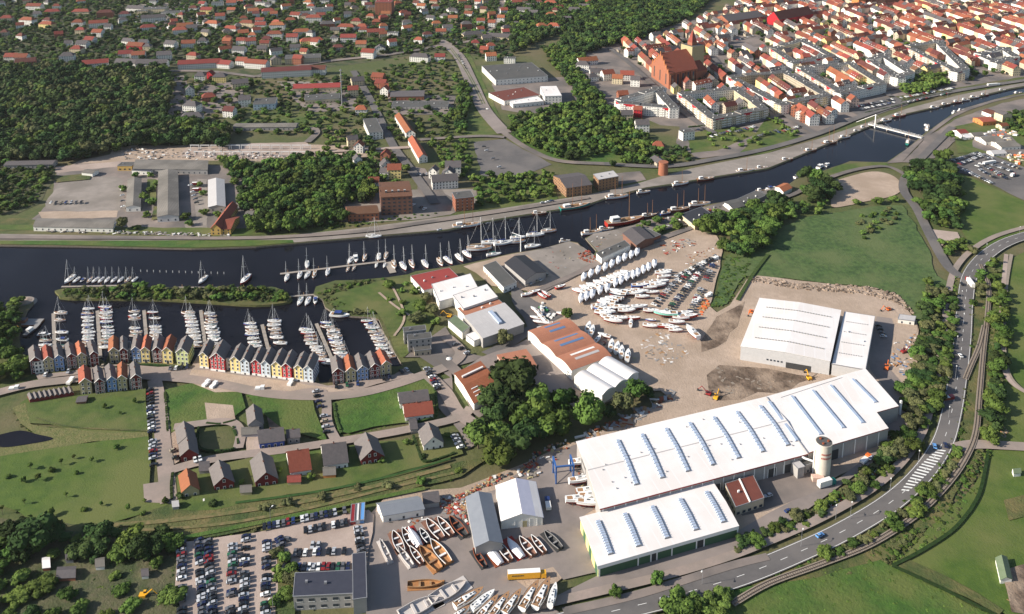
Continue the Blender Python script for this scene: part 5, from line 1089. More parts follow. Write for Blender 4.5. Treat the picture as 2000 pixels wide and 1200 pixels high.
PT = [('leftmost marina pontoon', (104, 612), (107, 692), "118,613 118,627 120,651 121,665 122,680", "87,656 90,667 88,676 86,684"),
      ('second marina pontoon from the left', (190, 607), (196, 699), "205,602 207,608 208,613 206,619 207,624 209,631 210,641 211,648 211,653 210,659 209,665 208,672 207,680", "174,605 172,615 171,622 173,629 172,637 173,644 174,651 174,658 173,664 173,671 176,677"),
      ('third marina pontoon from the left', (281, 606), (287, 672), "299,612 302,624 303,640 304,646 305,652 304,658 305,664", "262,610 262,620 264,625 264,643 266,650 265,657"),
      ('fourth marina pontoon from the left', (392, 606), (402, 684), "410,614 411,620 412,626 412,632 411,639 414,645 416,652 417,658 418,664 420,670 422,676", "367,613 371,619 373,625 374,631 376,638 377,645 378,651 380,658 381,664 383,671 385,678"),
      ('fifth marina pontoon from the left', (512, 634), (526, 690), "536,629 536,637 536,645 540,653 540,661 547,672", "488,634 490,641 492,648 493,655 495,663 497,671 500,678"),
      ('sixth marina pontoon from the left', (618, 632), (648, 700), "636,632 640,640 651,647 652,653 654,659 655,665 656,671 660,677 662,685 665,692 672,700", "598,646 602,652 607,659 608,666 609,673 618,680 620,686 623,692 628,698 633,705 640,711"),
      ('right hand shore pontoon', (727, 619), (772, 692), "", "717,629 722,636 728,643 731,650 735,657 737,663 741,669 744,676 747,683 755,692 760,699")]
for nm, a, b_, rt, lf in PT:
    pontoon('pale timber %s' % nm, a, b_, 2.2)
    for side, s, dg in (('right', rt, 180), ('left', lf, 0)):
        for k, (x, y) in enumerate(pts(s)):
            boat(x, y, dg+random.uniform(-6, 2)+(180 if random.random() < .25 else 0), '%s from far end, %s side of %s' % (ordn(k+1), side, nm.replace(' from the left', '').replace('marina ', '')), 's' if random.random() < .86 else 'm', random.uniform(7.6, 9.6), group='yachts at the marina pontoons')
b = MB()
for k in range(34):
    x, y = random.choice(PT)[2]; 
pontoon('pale landing stage behind the breakwater berths', (120, 560), (272, 557), 1.8); pontoon('long thin landing stage on the breakwater', (340, 561), (520, 562), 1.2)
for k, x in enumerate((136, 149, 161, 175, 186, 197, 209, 222, 235, 249, 262)):
    boat(x, 549-(k == 0), 265+random.uniform(-8, 8), '%s from left outside the breakwater' % ordn(k+1), 's' if k != 2 else 'm', (12.5 if k == 0 else 8.5 if k != 2 else 6), 'white', 'yachts outside the breakwater')
boat(396, 549, 262, 'alone in the middle of the breakwater', 's', 12, 'white'); boat(479, 549, 262, 'large one with red waterline at the breakwater', 's', 15, 'red')
pontoon('main jetty reaching into the river from the breakwater', (547, 535), (754, 510), 2.4); pontoon('wide end platform of the river jetty', (757, 512), (768, 533), 5); pontoon('short curved footbridge jetty to the breakwater', (566, 579), (620, 575), 1.8)
for k, (x, y) in enumerate(pts("560,545 585,540 600,540 614,538 640,534 679,528 691,526 735,520 751,520")):
    boat(x, y, 268+random.uniform(-6, 6), '%s from left, near side of river jetty' % ordn(k+1), 's', 10.5 if k < 5 else 7, 'white', 'yachts at the river jetty')
for k, (x, y) in enumerate(pts("600,519 684,511 695,507 712,506 740,504 754,502")):
    boat(x, y, 265+random.uniform(-6, 20), '%s from left, far side of river jetty' % ordn(k+1), 'm' if k == 2 else 's', 11, 'white', 'yachts at the river jetty')
for k, (x, y) in enumerate(pts("770,519 788,522 805,518 831,518 860,514 876,511 898,506 913,499")):
    boat(x, y, 285+random.uniform(-6, 10)+k*2, '%s from left, stern to the boatyard quay' % ordn(k+1), 's', 12.5, 'white', 'large yachts at the boatyard quay')
for k, (x, y, d, L) in enumerate(((936, 488, 5, 20), (965, 499, 15, 12), (960, 476, 8, 16), (984, 477, 18, 17), (1012, 466, 10, 13), (1010, 474, 10, 14), (1046, 461, 8, 15), (1072, 453, 10, 13), (1041, 483, 12, 13))):
    boat(x, y, d, '%s from left, lying along the boatyard quay' % ordn(k+1), 's', L, 'white', 'yachts along the boatyard quay')
for k, (x, y) in enumerate(pts("586,591 601,591")): boat(x, y, 268, '%s of two below the footbridge jetty' % ('left', 'right')[k], 's', 11, 'white')
boat(616, 589, 280, 'between lawn tip and the two masted yachts', 'm', 9, 'white'); boat(664, 618, -8, 'large white cruiser at the lawn corner of the marina', 'm', 14, 'white')
boat(730, 464, 2, 'alone against the far quay', 's', 13, 'white'); boat(650, 470, 4, 'small tender at the far quay', 'm', 6, 'white')
# traditional ships
def ship(x, y, deg, L, hc, label, masts=2, mm='mast_wood', house='deck_white', hs=1., z=wz+.25, name='ship', cat='ship'):
    p = G(x, y, z); a = R(deg); t = thing(name, label, cat, p-Vector((math.cos(a), math.sin(a), 0))*L/2, a); Bm = L*.24
    h, rg = hull_mesh(L, Bm, L*.075+.5, .6, 'hull_'+hc, 'antifoul', 0, .8); h.build('hull', t, smooth=True); f = L*.075+.5
    deck_mb(rg, 'teak', .03, .93).build('deck', t)
    rail = MB()
    for i in range(12):
        for s in (0, 6): rail.bar((rg[i][s][0], rg[i][s][1], rg[i][s][2]+.1), (rg[i+1][s][0], rg[i+1][s][1], rg[i+1][s][2]+.1), .12, 'deck_white', n=4)
    rail.build('gunwale', t)
    b = MB(); b.hexa([(L*.12, -Bm*.28, f), (L*.34, -Bm*.3, f), (L*.34, Bm*.3, f), (L*.12, Bm*.28, f)], [(L*.13, -Bm*.26, f+2.2*hs), (L*.33, -Bm*.27, f+2.2*hs), (L*.33, Bm*.27, f+2.2*hs), (L*.13, Bm*.26, f+2.2*hs)], house); b.build('wheelhouse', t)
    b = MB(); b.box(L*.16, -Bm*.3, f+1.2*hs, L*.342, Bm*.3, f+1.8*hs, 'window_glass'); b.build('windows', t)
    b = MB(); b.box(L*.45, -Bm*.18, f, L*.58, Bm*.18, f+.7, 'timber'); b.box(L*.66, -Bm*.14, f, L*.74, Bm*.14, f+.8, house); b.build('hatches', t)
    for k in range(masts):
        X = L*(.42+.3*k) if masts > 1 else L*.6; H = L*.85*(1 if k else .85); b = MB(); b.bar((X, 0, f), (X-.3, 0, f+H), .2, mm, .12, 5); b.build('mast', t); b = MB(); b.bar((X-.2, 0, f+2), (X-L*.24, 0, f+2.2), .2, 'sail_tan', .14, 5); b.build('boom', t)
    if masts > 1: b = MB(); b.bar((L*.97, 0, f+.6), (L*1.12, 0, f+1.6), .14, mm, .08, 4); b.build('bowsprit', t)
    return t
SH = [(912, 443, 12, 24, 'white', 'white schooner with two masts at the far quay', 2), (1053, 419, 8, 13, 'brown', 'small brown fishing boat behind the green ship', 0), (1123, 407, 20, 29, 'teal', 'long teal green sailing barge with two masts', 2), (1205, 387, 14, 22, 'white', 'white and green coaster at the granary quay', 2),
      (1257, 377, 12, 13, 'white', 'white cabin boat next to the coaster', 0), (1329, 361, 18, 17, 'white', 'white wooden ship with one brown mast', 1), (1378, 352, 14, 18, 'brown', 'brown and white boat pair below the tower', 0), (1455, 336, 12, 18, 'white', 'white motor ship further up the far quay', 1),
      (1488, 330, 12, 13, 'brown', 'brown cutter right of the white motor ship', 0), (1537, 314, 16, 14, 'brown', 'dark brown boat below the promenade lamps', 0), (1583, 296, 20, 16, 'brown', 'brown boat with white top at the promenade', 1), (1621, 281, 20, 20, 'brown', 'brown sailing ship at the promenade, left of white one', 2),
      (1650, 270, 20, 15, 'white', 'white boat right of the brown promenade ship', 1), (1673, 258, 18, 10, 'dark', 'small dark boat near the bridge', 0), (1688, 251, 18, 12, 'brown', 'brown boat left of the footbridge', 1), (1731, 237, 20, 16, 'white', 'white cruiser right of the footbridge', 0),
      (1757, 228, 18, 18, 'red', 'red and white boat right of the footbridge', 1), (1825, 212, 16, 14, 'white', 'white boat in the middle of the narrow river', 0), (1847, 206, 14, 14, 'brown', 'brown and white boat in the narrow river', 0), (1870, 201, 12, 13, 'red', 'bright red boat in the narrow river', 1), (1886, 197, 12, 12, 'white', 'small white boat after the bright red one', 0),
      (1903, 192, 12, 14, 'white', 'white boat with blue stripe far up the river', 0), (1923, 187, 10, 12, 'red', 'red and white boat far up the river', 1), (1957, 178, 8, 10, 'white', 'last white boat on the far quay', 0), (1811, 251, 60, 18, 'white', 'white passenger launch at the sandy bank', 0), (1867, 221, 25, 12, 'white', 'white launch at the sandy bank, further up', 0),
      (1877, 217, 25, 10, 'white', 'second white launch at the sandy bank', 0), (1773, 279, 60, 17, 'teal', 'blue green work boat at the bridge ramp', 1), (1988, 184, 20, 14, 'dark', 'dark boat at the right picture edge', 0), (1490, 375, 12, 14, 'white', 'white pleasure boat by the grey shed', 0), (1367, 401, 10, 20, 'white', 'white schooner on the near bank', 2),
      (1326, 412, 15, 20, 'brown', 'brown sailing ship on the near bank', 2), (1300, 419, 20, 10, 'blue', 'small blue boat on the near bank', 0), (1267, 424, 20, 16, 'brown', 'rust brown ship with two masts on the near bank', 2), (1156, 457, 14, 18, 'white', 'white ship with brown masts at the slipway', 2), (1183, 450, 12, 14, 'white', 'white ship right of the slipway ship', 0), (1103, 473, 10, 9, 'white', 'small white boat at the quay corner', 0)]
for x, y, d, L, hc, lb, ms in SH: ship(x, y, d, L, hc, lb, ms)
t = ship(1221, 436, 20, 36, 'red', 'large red hulled ship with white house and orange mast', 1, 'mould_orange', 'deck_white', 1.8)
for k, (x, y, L) in enumerate(((1602, 327, 13), (1615, 324, 11), (1560, 347, 11), (1574, 342, 11), (1506, 369, 10))): boat(x, y, 50 if k < 2 else 25, '%s from the right on the near upper bank' % ordn(k+1), 'm', L, 'white')
# barge and pile mound at the marina entrance
t = thing('barge', 'brown work barge with grey deck at the dark left shore', 'barge', G(58, 632, wz), 0); b = MB(); b.box(-8, -4, -.3, 8, 4, 1.2, 'hull_brown', 'junk_grey'); b.build('hull', t); b = MB(); b.box(-7, -2, 1.2, -2, 2, 3.4, 'wall_brick_dark', 'roof_slate'); b.build('cabin', t)
t = thing('dredger', 'narrow dark dredger boat below the barge', 'barge', G(48, 658, wz), R(80)); h, rg = hull_mesh(16, 4, 1.2, .3, 'hull_dark', 'antifoul', 0, .9); h.build('hull', t, smooth=True); deck_mb(rg, 'junk_grey').build('deck', t); b = MB(); b.box(3, -1.3, 1.2, 7, 1.3, 3.4, 'deck_white'); b.build('cabin', t)
p = G(48, 592, wz); t = thing('pile_mound', 'round pale rubble mound at the marina entrance', 'mound', p)
b = MB(); b.cyl(0, 0, -.3, 1.6, 8.5, 'concrete', r1=6.2, n=22); b.build('base', t); b = MB(); b.cyl(0, 0, 1.6, 2.6, 5.2, 'sand', r1=2., n=14); b.build('top', t)
# mooring posts in the river
pm = MB(); pm.bar((0, 0, -1), (0, 0, 1.6), .22, 'junk_white', n=6); pm = pm.mesh('mooring_post')
for k in range(14): put('mooring_post', pm, None, '%s white mooring post from the left beyond the breakwater' % ordn(k+1), None, 'post', 'mooring posts in the river', G(275+k*12.5, 531+k*.35, wz))
# footbridge
A, B = G(1697, 244), G(1801, 271); d = B-A; L = d.length; t = thing('footbridge', 'white footbridge with one tall pylon across the river', 'bridge', A, math.atan2(d.y, d.x))
b = MB(); b.box(0, -2, .6, L, 2, 1.5, 'trim_white', 'quay_edge'); b.build('deck', t)
for s in (-2, 1.85): b = MB(); b.box(0, s, 2.4, L, s+.15, 2.55, 'trim_white'); [b.box(k*4, s, 1.5, k*4+.15, s+.15, 2.4, 'trim_white') for k in range(int(L/4))]; b.build('railing', t)
b = MB(); b.box(L*.13, -2.9, -1.5, L*.13+.9, -2.05, 15, 'trim_white'); b.build('pylon', t)
for s in (-2.4,): b = MB(); b.bar((L*.13+.6, s, 14.6), (-14, s, .2), .3, 'trim_white', n=4); b.build('cable', t); b = MB(); b.bar((L*.13+.6, s, 14.6), (L*.5, s, 1.6), .04, 'trim_white', n=4); b.build('stay', t)
for x in (.35, .7): b = MB(); b.box(L*x, -1.5, -2, L*x+1, 1.5, .6, 'quay_edge'); b.build('pier', t)
# boats ashore
def cradle(b, L):
    for x in (L*.25, L*.65):
        for s in (-1, 1): b.bar((x, s*1.6, 0), (x, s*.9, 1.9), .1, 'rust', n=4)
        b.bar((x, -1.6, .1), (x, 1.6, .1), .1, 'rust', n=4)
def ashore(hc, wrap):
    key = ('a', hc, wrap)
    if key in MESH: return MESH[key]
    L = 11.; h, rg = hull_mesh(L, 3.6, 1.3, 1.0, 'wrap_white' if wrap else 'hull_'+hc, 'wrap_white' if wrap else 'antifoul', key, .75)
    k = MB(); k.hexa([(4., -.15, -2.0), (6.2, -.15, -2.0), (6.2, .15, -2.0), (4., .15, -2.0)], [(3.8, -.2, -.6), (6.6, -.2, -.6), (6.6, .2, -.6), (3.8, .2, -.6)], 'hull_dark', bottom=True)
    c = MB(); cradle(c, L); c.v = [(x, y, z-2.2) for x, y, z in c.v]
    out = [('hull', h.mesh('hull', True)), ('keel', k.mesh('keel')), ('cradle', c.mesh('cradle'))]
    if wrap:
        w_ = MB(); N = 10
        for i in range(N):
            a, e = rg[i], rg[i+1]; za, ze = (a[0][2]+(.75 if 1 < i < 8 else .15)), (e[0][2]+(.75 if 1 < i+1 < 8 else .15))
            for s in (0, 6): 
                q = [(a[s][0], a[s][1], a[s][2]), (e[s][0], e[s][1], e[s][2]), (e[s][0], 0, ze), (a[s][0], 0, za)]; w_.poly(q if s else q[::-1], 'wrap_white')
        w_.poly([rg[N][0], (rg[12][0][0], 0, rg[12][0][2]+.1), rg[N][6]], 'wrap_white'); out.append(('shrink_wrap', w_.mesh('shrink_wrap', True)))
        o = MB(); o.box(.6, -.5, 1.6, 1.6, .5, 2.0, 'window_glass'); out.append(('opening', o.mesh('opening')))
    else:
        out.append(('deck', deck_mb(rg, 'deck_white').mesh('deck'))); c = MB(); c.hexa([(3.2, -1.1, 1.3), (7.6, -.6, 1.35), (7.6, .6, 1.35), (3.2, 1.1, 1.3)], [(3.5, -.85, 1.85), (7.2, -.45, 1.75), (7.2, .45, 1.75), (3.5, .85, 1.85)], 'deck_white'); out.append(('cabin', c.mesh('cabin')))
        o = MB(); o.box(.5, -.9, 1.32, 3.0, .9, 1.42, 'teak'); o.box(4.2, -.3, 1.84, 5.6, .3, 1.9, 'window_glass'); out.append(('cockpit', o.mesh('cockpit')))
    MESH[key] = out; return out
def land_boat(x, y, deg, label, hc='white', wrap=False, L=11, group=None):
    a = R(deg); p = G(x, y, 2.2); s = L/11; p.z = 2.2*s; return place('boat_ashore', label, 'boat', ashore(hc, wrap), p-Vector((math.cos(a), math.sin(a), 0))*L/2, a, s, group)
random.seed(17)
for k, (x, y, d) in enumerate(((1044, 604, 130), (1050, 610, 130), (1056, 617, 128), (1062, 624, 135), (1068, 630, 175), (1058, 603, 100), (1046, 620, 160), (1052, 628, 165), (1098, 612, 165), (1060, 640, 185))): land_boat(x, y, d, '%s of the small boats stored left of the barrel hall' % ordn(k+1), 'white', L=8, group='small boats left of the barrel hall')
for k, (x, y, d) in enumerate(((1030, 575, 20), (1045, 570, 25), (1058, 578, 130), (1066, 574, 130), (1095, 560, 30), (1180, 655, 150), (1168, 662, 60))): land_boat(x, y, d, 'boat parked loose between the halls and boatyard, %s from left' % ordn(k+1), random.choice(['white', 'red', 'white']), L=9, group='loose boats between the halls')
for k, (x, y) in enumerate(pts("1140,544 1154,537 1168,530 1182,524 1195,518 1208,511 1220,505 1233,500 1244,495")): land_boat(x, y, 255, 'shrink wrapped white yacht, %s from the left in the upper row' % ordn(k+1), wrap=True, L=12, group='shrink wrapped yachts ashore')
for k, (x, y) in enumerate(pts("1135,585 1146,581 1157,577 1172,569 1186,565 1202,555 1213,550 1225,543 1237,539 1246,535 1257,529 1267,524 1278,518")): land_boat(x, y, 258, 'shrink wrapped white yacht, %s from the left in the lower row' % ordn(k+1), wrap=True, L=12, group='shrink wrapped yachts ashore')
k = 0
for i in range(15):
    f = i/14; land_boat(1132+f*94, 570-f*36+(i % 2)*2, 155+random.uniform(-8, 8), 'white hull laid between the wrapped rows, %s from the left' % ordn(i+1), L=11.5, group='white hulls between the wrapped yachts')
LBT = "1206,577,170 1216,574,172 1226,571,168 1208,572,165 1238,567,5 1250,560,2 1262,556,4 1275,556,2 1285,559,6 1290,552,3 1270,562,0 1252,570,-5 1275,571,-2 1255,580,-8 1240,574,-6 1295,535,0 1300,530,0 1298,541,2 1190,589,165 1198,585,168 1184,593,165 1205,582,166 1180,598,165 1170,600,10 1178,605,-15 1190,603,-10 1215,602,-8 1228,605,-5 1240,601,5 1205,599,0 1222,608,-5 1250,600,5 1178,613,-20 1186,618,-20 1192,623,-20 1198,628,-20 1185,610,-20 1212,622,-10 1236,622,-8 1272,608,-8 1330,622,-8 1322,630,-12 1328,618,2 1270,637,-10 1300,638,-8 1312,640,-8 1320,645,-8 1338,613,0 1345,620,10 1170,598,20"
for i, e in enumerate(LBT.split()):
    x, y, d = (float(v) for v in e.split(',')); hc = random.choices(['white', 'blue', 'dark', 'red'], [12, 1, 1, 1])[0]
    land_boat(x, y, d+random.uniform(-5, 5), '%s boat on a cradle, %s in the crowded sandy boatyard' % (hc, ordn(i+1)), hc, L=random.uniform(9, 13), group='boats laid up in the sandy boatyard')
land_boat(1300, 617, 175, 'long aqua green hull in the boatyard', 'aqua', L=16); land_boat(1271, 624, 175, 'small bright blue covered boat in the boatyard', 'blue', L=7); land_boat(1352, 652, 110, 'cream and black open hull beside the fence', 'white', L=15); land_boat(1232, 630, 80, 'white boat with dark bottom standing alone', 'white', L=9)
for k, (x, y, d) in enumerate(((1149, 641, 75), (1156, 648, 75), (1194, 676, 78), (1205, 681, 76), (1214, 689, 80), (1226, 696, 78))): land_boat(x, y, d, 'new yacht with windowed deck, %s from the left behind the barrel hall' % ordn(k+1), L=12, group='new yachts behind the barrel hall')
for k, (x, y, d) in enumerate(((1135, 940, 12), (1150, 962, 8), (1155, 972, 5), (1152, 985, -5), (1130, 978, 5), (1135, 905, 10))): land_boat(x, y, d, 'boat hull stored beside the longest hall, %s from the top' % ordn(k+1), random.choice(['white', 'white', 'brown']), L=13, group='hulls beside the longest hall')
# big new yachts along the bottom edge: bow pixel, stern pixel
def big_yacht(bx, by, sx, sy, label, teak=True, top='window_glass'):
    h0 = 2.4; Bp, Sp = G(bx, by, h0+1.3), G(sx, sy, h0+1.3); d = Bp-Sp; L = d.length; t = thing('new_yacht', label, 'yacht', Vector((Sp.x, Sp.y, h0)), math.atan2(d.y, d.x)); Bm = L*.29
    h, rg = hull_mesh(L, Bm, 1.35, 1.0, 'hull_white', 'hull_white', 0, .8); h.build('hull', t, smooth=True); deck_mb(rg, 'teak' if teak else 'deck_white', .03, .9).build('deck', t)
    b = MB(); b.hexa([(L*.3, -Bm*.33, 1.35), (L*.72, -Bm*.2, 1.4), (L*.72, Bm*.2, 1.4), (L*.3, Bm*.33, 1.35)], [(L*.32, -Bm*.27, 1.95), (L*.68, -Bm*.13, 1.8), (L*.68, Bm*.13, 1.8), (L*.32, Bm*.27, 1.95)], 'deck_white'); b.build('cabin', t)
    for s in (-1, 1): b = MB(); b.hexa([(L*.36, s*Bm*.315-.04, 1.55), (L*.6, s*Bm*.24-.04, 1.55), (L*.6, s*Bm*.24+.04, 1.55), (L*.36, s*Bm*.315+.04, 1.55)], [(L*.36, s*Bm*.29-.04, 1.8), (L*.6, s*Bm*.215-.04, 1.75), (L*.6, s*Bm*.215+.04, 1.75), (L*.36, s*Bm*.29+.04, 1.8)], 'window_glass'); b.build('cabin_window', t)
    for x, w_ in ((.36, .1), (.52, .07), (.62, .05), (.8, .05)): b = MB(); b.box(L*x, -Bm*w_, 1.5 if x > .7 else 1.86, L*(x+.05), Bm*w_, 1.58 if x > .7 else 1.99, top); b.build('hatch', t)
    b = MB(); b.box(L*.04, -Bm*.3, 1.38, L*.28, Bm*.3, 1.46, 'teak' if teak else 'deck_white'); b.build('cockpit_sole', t)
    for s in (-1, 1): b = MB(); b.box(L*.04, s*Bm*.3-.18, 1.38, L*.28, s*Bm*.3+.18, 1.72, 'deck_white'); b.build('coaming', t)
    b = MB(); b.box(L*.14, -.25, 1.46, L*.2, .25, 2.1, 'deck_white'); b.build('cockpit_table', t)
    for s in (-1, 1): b = MB(); b.bar((L*.09, s*.8, 1.46), (L*.09, s*.8, 2.2), .3, 'trim_dark', .06, 8); b.build('steering_wheel', t)
    b = MB(); b.hexa([(L*.42, -.2, -2.3), (L*.58, -.2, -2.3), (L*.58, .2, -2.3), (L*.42, .2, -2.3)], [(L*.4, -.25, -.6), (L*.6, -.25, -.6), (L*.6, .25, -.6), (L*.4, .25, -.6)], 'hull_dark'); b.build('keel', t)
    b = MB(); cradle(b, L); b.v = [(x, y, z-h0) for x, y, z in b.v]; b.build('cradle', t)
BY = [(945, 1147, 888, 1182), (966, 1152, 921, 1188), (918, 1183, 884, 1207), (973, 1162, 934, 1205), (995, 1155, 960, 1202), (1018, 1150, 985, 1196), (1052, 1133, 1019, 1187), (1074, 1127, 1045, 1184), (1086, 1138, 1074, 1182)]
for k, q in enumerate(BY): big_yacht(*q, 'big new white yacht with %s, %s from the left in the bottom row' % ('teak deck' if k not in (1, 8) else 'white deck', ordn(k+1)), k not in (1, 8))
# moulds and frames in the works yard
def mould(x, y, deg, L, label, m='mould_brown', inner='deck_white', shape='open', wd=.3):
    a = R(deg); p = G(x, y); t = thing('boat_mould', label, 'mould', p-Vector((math.cos(a), math.sin(a), 0))*L/2, a); Bm = L*wd
    b = MB(); b.box(0, -Bm*.62, .5, L, Bm*.62, .9, m); 
    for X in (0, L*.5, L-.4):
        b.box(X, -Bm*.62, 0, X+.4, -Bm*.62+.4, .5, 'rust'); b.box(X, Bm*.62-.4, 0, X+.4, Bm*.62, .5, 'rust')
    b.build('frame', t); h, rg = hull_mesh(L*.95, Bm, 1.0, .1, m, m, 0, .7)
    if shape == 'open':
        h.v = [(x_, y_, z_+1.1) for x_, y_, z_ in h.v]; h.build('shell', t, smooth=True); r = MB()
        for i in range(12):
            for s in (0, 6): r.bar((rg[i][s][0], rg[i][s][1], rg[i][s][2]+1.15), (rg[i+1][s][0], rg[i+1][s][1], rg[i+1][s][2]+1.15), .17, inner, n=4)
        r.build('flange', t); r = MB(); r.box(L*.3, -Bm*.4, 1.5, L*.36, Bm*.4, 1.9, inner); r.box(L*.6, -Bm*.3, 1.5, L*.65, Bm*.3, 1.9, inner); r.build('cross_brace', t)
    else:
        h.v = [(x_, y_, 2.9-z_) for x_, y_, z_ in h.v]; N = 12; b = MB()
        for i in range(N):
            A_, E_ = rg[i], rg[i+1]; pa = [(A_[0][0], A_[0][1]*f, 1.2+1.5*math.cos(f*1.4)*(1-.3*i/N)) for f in (-1, -.6, 0, .6, 1)]; pe = [(E_[0][0], E_[0][1]*f, 1.2+1.5*math.cos(f*1.4)*(1-.3*(i+1)/N)) for f in (-1, -.6, 0, .6, 1)]
            for k_ in range(4): b.poly([pa[k_], pe[k_], pe[k_+1], pa[k_+1]], 'wrap_white')
        b.poly([(rg[0][0][0], rg[0][0][1]*f, 1.2+1.5*math.cos(f*1.4)) for f in (1, .6, 0, -.6, -1)], 'wrap_white'); b.build('upturned_hull', t, smooth=True)
    return t
MD = [(752, 1081, 118, 15, 'left curved narrow mould rail in the mould yard', 'mould_grey', 'mould_grey', 'open', .16), (776, 1063, 115, 14, 'open brown mould with white rim, upper left of the yard', 'mould_brown', 'deck_white', 'open', .3), (795, 1055, 118, 13, 'second open brown mould beside the white upturned hull', 'mould_brown', 'deck_white', 'open', .26),
      (808, 1053, 120, 14, 'white upturned hull in the middle of the mould yard', 'hull_red', 'deck_white', 'up', .32), (829, 1052, 122, 10, 'small open mould right of the white upturned hull', 'hull_dark', 'deck_white', 'open', .3), (847, 1038, 125, 15, 'brown mould with two braces in the upper yard', 'mould_brown', 'deck_white', 'open', .3), (868, 1033, 125, 14, 'brown mould beside it closer to the grey shed', 'mould_brown', 'deck_white', 'open', .26),
      (893, 1033, 125, 15, 'thin dark frame mould next to the grey shed', 'trim_dark', 'rust', 'open', .3), (790, 1092, 125, 14, 'narrow grey rail mould at the lower left', 'mould_grey', 'mould_grey', 'open', .2), (812, 1090, 125, 12, 'brown mould in front of the orange one', 'mould_brown', 'deck_white', 'open', .24), (838, 1095, 128, 17, 'bright orange mould frame, lower of the pair', 'mould_orange', 'teak', 'open', .3),
      (858, 1082, 125, 17, 'bright orange mould frame, upper of the pair', 'mould_orange', 'deck_white', 'open', .28), (935, 1095, 120, 12, 'dark scaffold mould below the slim grey shed', 'trim_dark', 'rust', 'open', .25), (962, 1085, 122, 15, 'white upturned hull on rust frame, left of two', 'rust', 'deck_white', 'up', .32), (983, 1082, 122, 13, 'brown mould between the two upturned hulls', 'mould_brown', 'deck_white', 'open', .26),
      (1005, 1074, 122, 14, 'white upturned hull on rust frame, right of two', 'hull_red', 'deck_white', 'up', .32), (1028, 1072, 122, 13, 'open brown mould with white rim right of the hulls', 'mould_brown', 'deck_white', 'open', .3), (1050, 1068, 122, 12, 'small open mould near the white tent', 'mould_brown', 'deck_white', 'open', .24), (1078, 1060, 125, 13, 'dark empty mould frame farthest right', 'trim_dark', 'junk_grey', 'open', .28),
      (878, 1160, 35, 19, 'pale grey rectangular deck mould behind the new yachts', 'mould_grey', 'mould_grey', 'open', .34), (822, 1190, 30, 19, 'second pale grey deck mould at the lower edge', 'mould_grey', 'mould_grey', 'open', .34), (832, 1147, 4, 16, 'orange timber frame lying above the deck moulds', 'mould_orange', 'timber', 'open', .24)]
for q in MD: mould(*q)
# ================================================================ VEHICLES
def car_mb():
    bd = MB(); L, Wd = 4.4, 1.76
    P = [(-2.2, .35), (-2.2, .8), (-1.9, .92), (1.0, .92), (2.05, .74), (2.2, .6), (2.2, .35)]
    for s, (y0, y1) in enumerate(((-Wd/2, Wd/2),)):
        for i in range(len(P)-1):
            a, e = P[i], P[i+1]; bd.poly([(a[0], y1, a[1]), (e[0], y1, e[1]), (e[0], y0, e[1]), (a[0], y0, a[1])], '@')
        bd.poly([(x, y0, z) for x, z in P][::-1], '@'); bd.poly([(x, y1, z) for x, z in P], '@')
        bd.poly([(-2.2, y0, .35), (2.2, y0, .35), (2.2, y1, .35), (-2.2, y1, .35)][::-1], 'tyre')
    bd.hexa([(-1.35, -.66, 1.40), (.25, -.66, 1.40), (.25, .66, 1.40), (-1.35, .66, 1.40)], [(-1.3, -.62, 1.46), (.2, -.62, 1.46), (.2, .62, 1.46), (-1.3, .62, 1.46)], '@')
    gl = MB(); gl.hexa([(-1.85, -.8, .91), (1.0, -.8, .91), (1.0, .8, .91), (-1.85, .8, .91)], [(-1.4, -.66, 1.40), (.3, -.66, 1.40), (.3, .66, 1.40), (-1.4, .66, 1.40)], 'car_glass')
    wh = MB(); n = 10
    a = [(math.cos(2*math.pi*i/n)*.32, math.sin(2*math.pi*i/n)*.32) for i in range(n)]
    wh.poly([(x, -.11, z) for x, z in a], 'tyre'); wh.poly([(x, .11, z) for x, z in a][::-1], 'tyre')
    for i in range(n): j = (i+1) % n; wh.poly([(a[i][0], .11, a[i][1]), (a[j][0], .11, a[j][1]), (a[j][0], -.11, a[j][1]), (a[i][0], -.11, a[i][1])], 'tyre')
    return bd, gl, wh
CARM = {}
def carmesh(col, fine):
    if (col, fine) in CARM: return CARM[(col, fine)]
    bd, gl, wh = car_mb(); bd.ms = ['paint_'+col if x == '@' else x for x in bd.ms]
    if fine: r = (bd.mesh('body'), MESH.setdefault('cg', gl.mesh('window')), MESH.setdefault('cw', wh.mesh('wheel')))
    else:
        for f, m in zip(gl.f, gl.m): bd.poly([gl.v[i] for i in f], 'car_glass')
        for x in (-1.35, 1.35):
            for y in (-.85, .72): bd.box(x-.3, y, 0, x+.3, y+.14, .62, 'tyre')
        r = (bd.mesh('car'),)
    CARM[(col, fine)] = r; return r
CW = (['black']*5+['grey']*4+['silver']*6+['white']*4+['red']+['blue']+['darkblue']*2+['green', 'beige'])
CNM = dict(darkblue='dark blue', lightblue='light blue'); NCAR = [0]
XTRA = []
def car(p, rz, col, label, group=None, fine=None, s=1.):
    XTRA.append((Vector(p).length, p, rz, col, label, group, fine, s))
def car_now(p, rz, col, label, group=None, fine=None, s=1.):
    NCAR[0] += 1; px, py = P2(p); fine = py > 700 if fine is None else fine
    ms = carmesh(col, fine); p = Vector(p); p.z = .12+Z[0]
    if not fine: o = put('parked_car', ms[0], None, label, None, 'car', group, p, rz); return o
    t = thing('parked_car', label, 'car', p, rz, group); put('body', ms[0], t); put('window', ms[1], t)
    for x in (-1.35, 1.35):
        for y in (-.8, .8): o = put('wheel', ms[2], t); o.location = (x, y, .32)
    if s != 1: t.scale = (s, s, s*1.25)
    return t
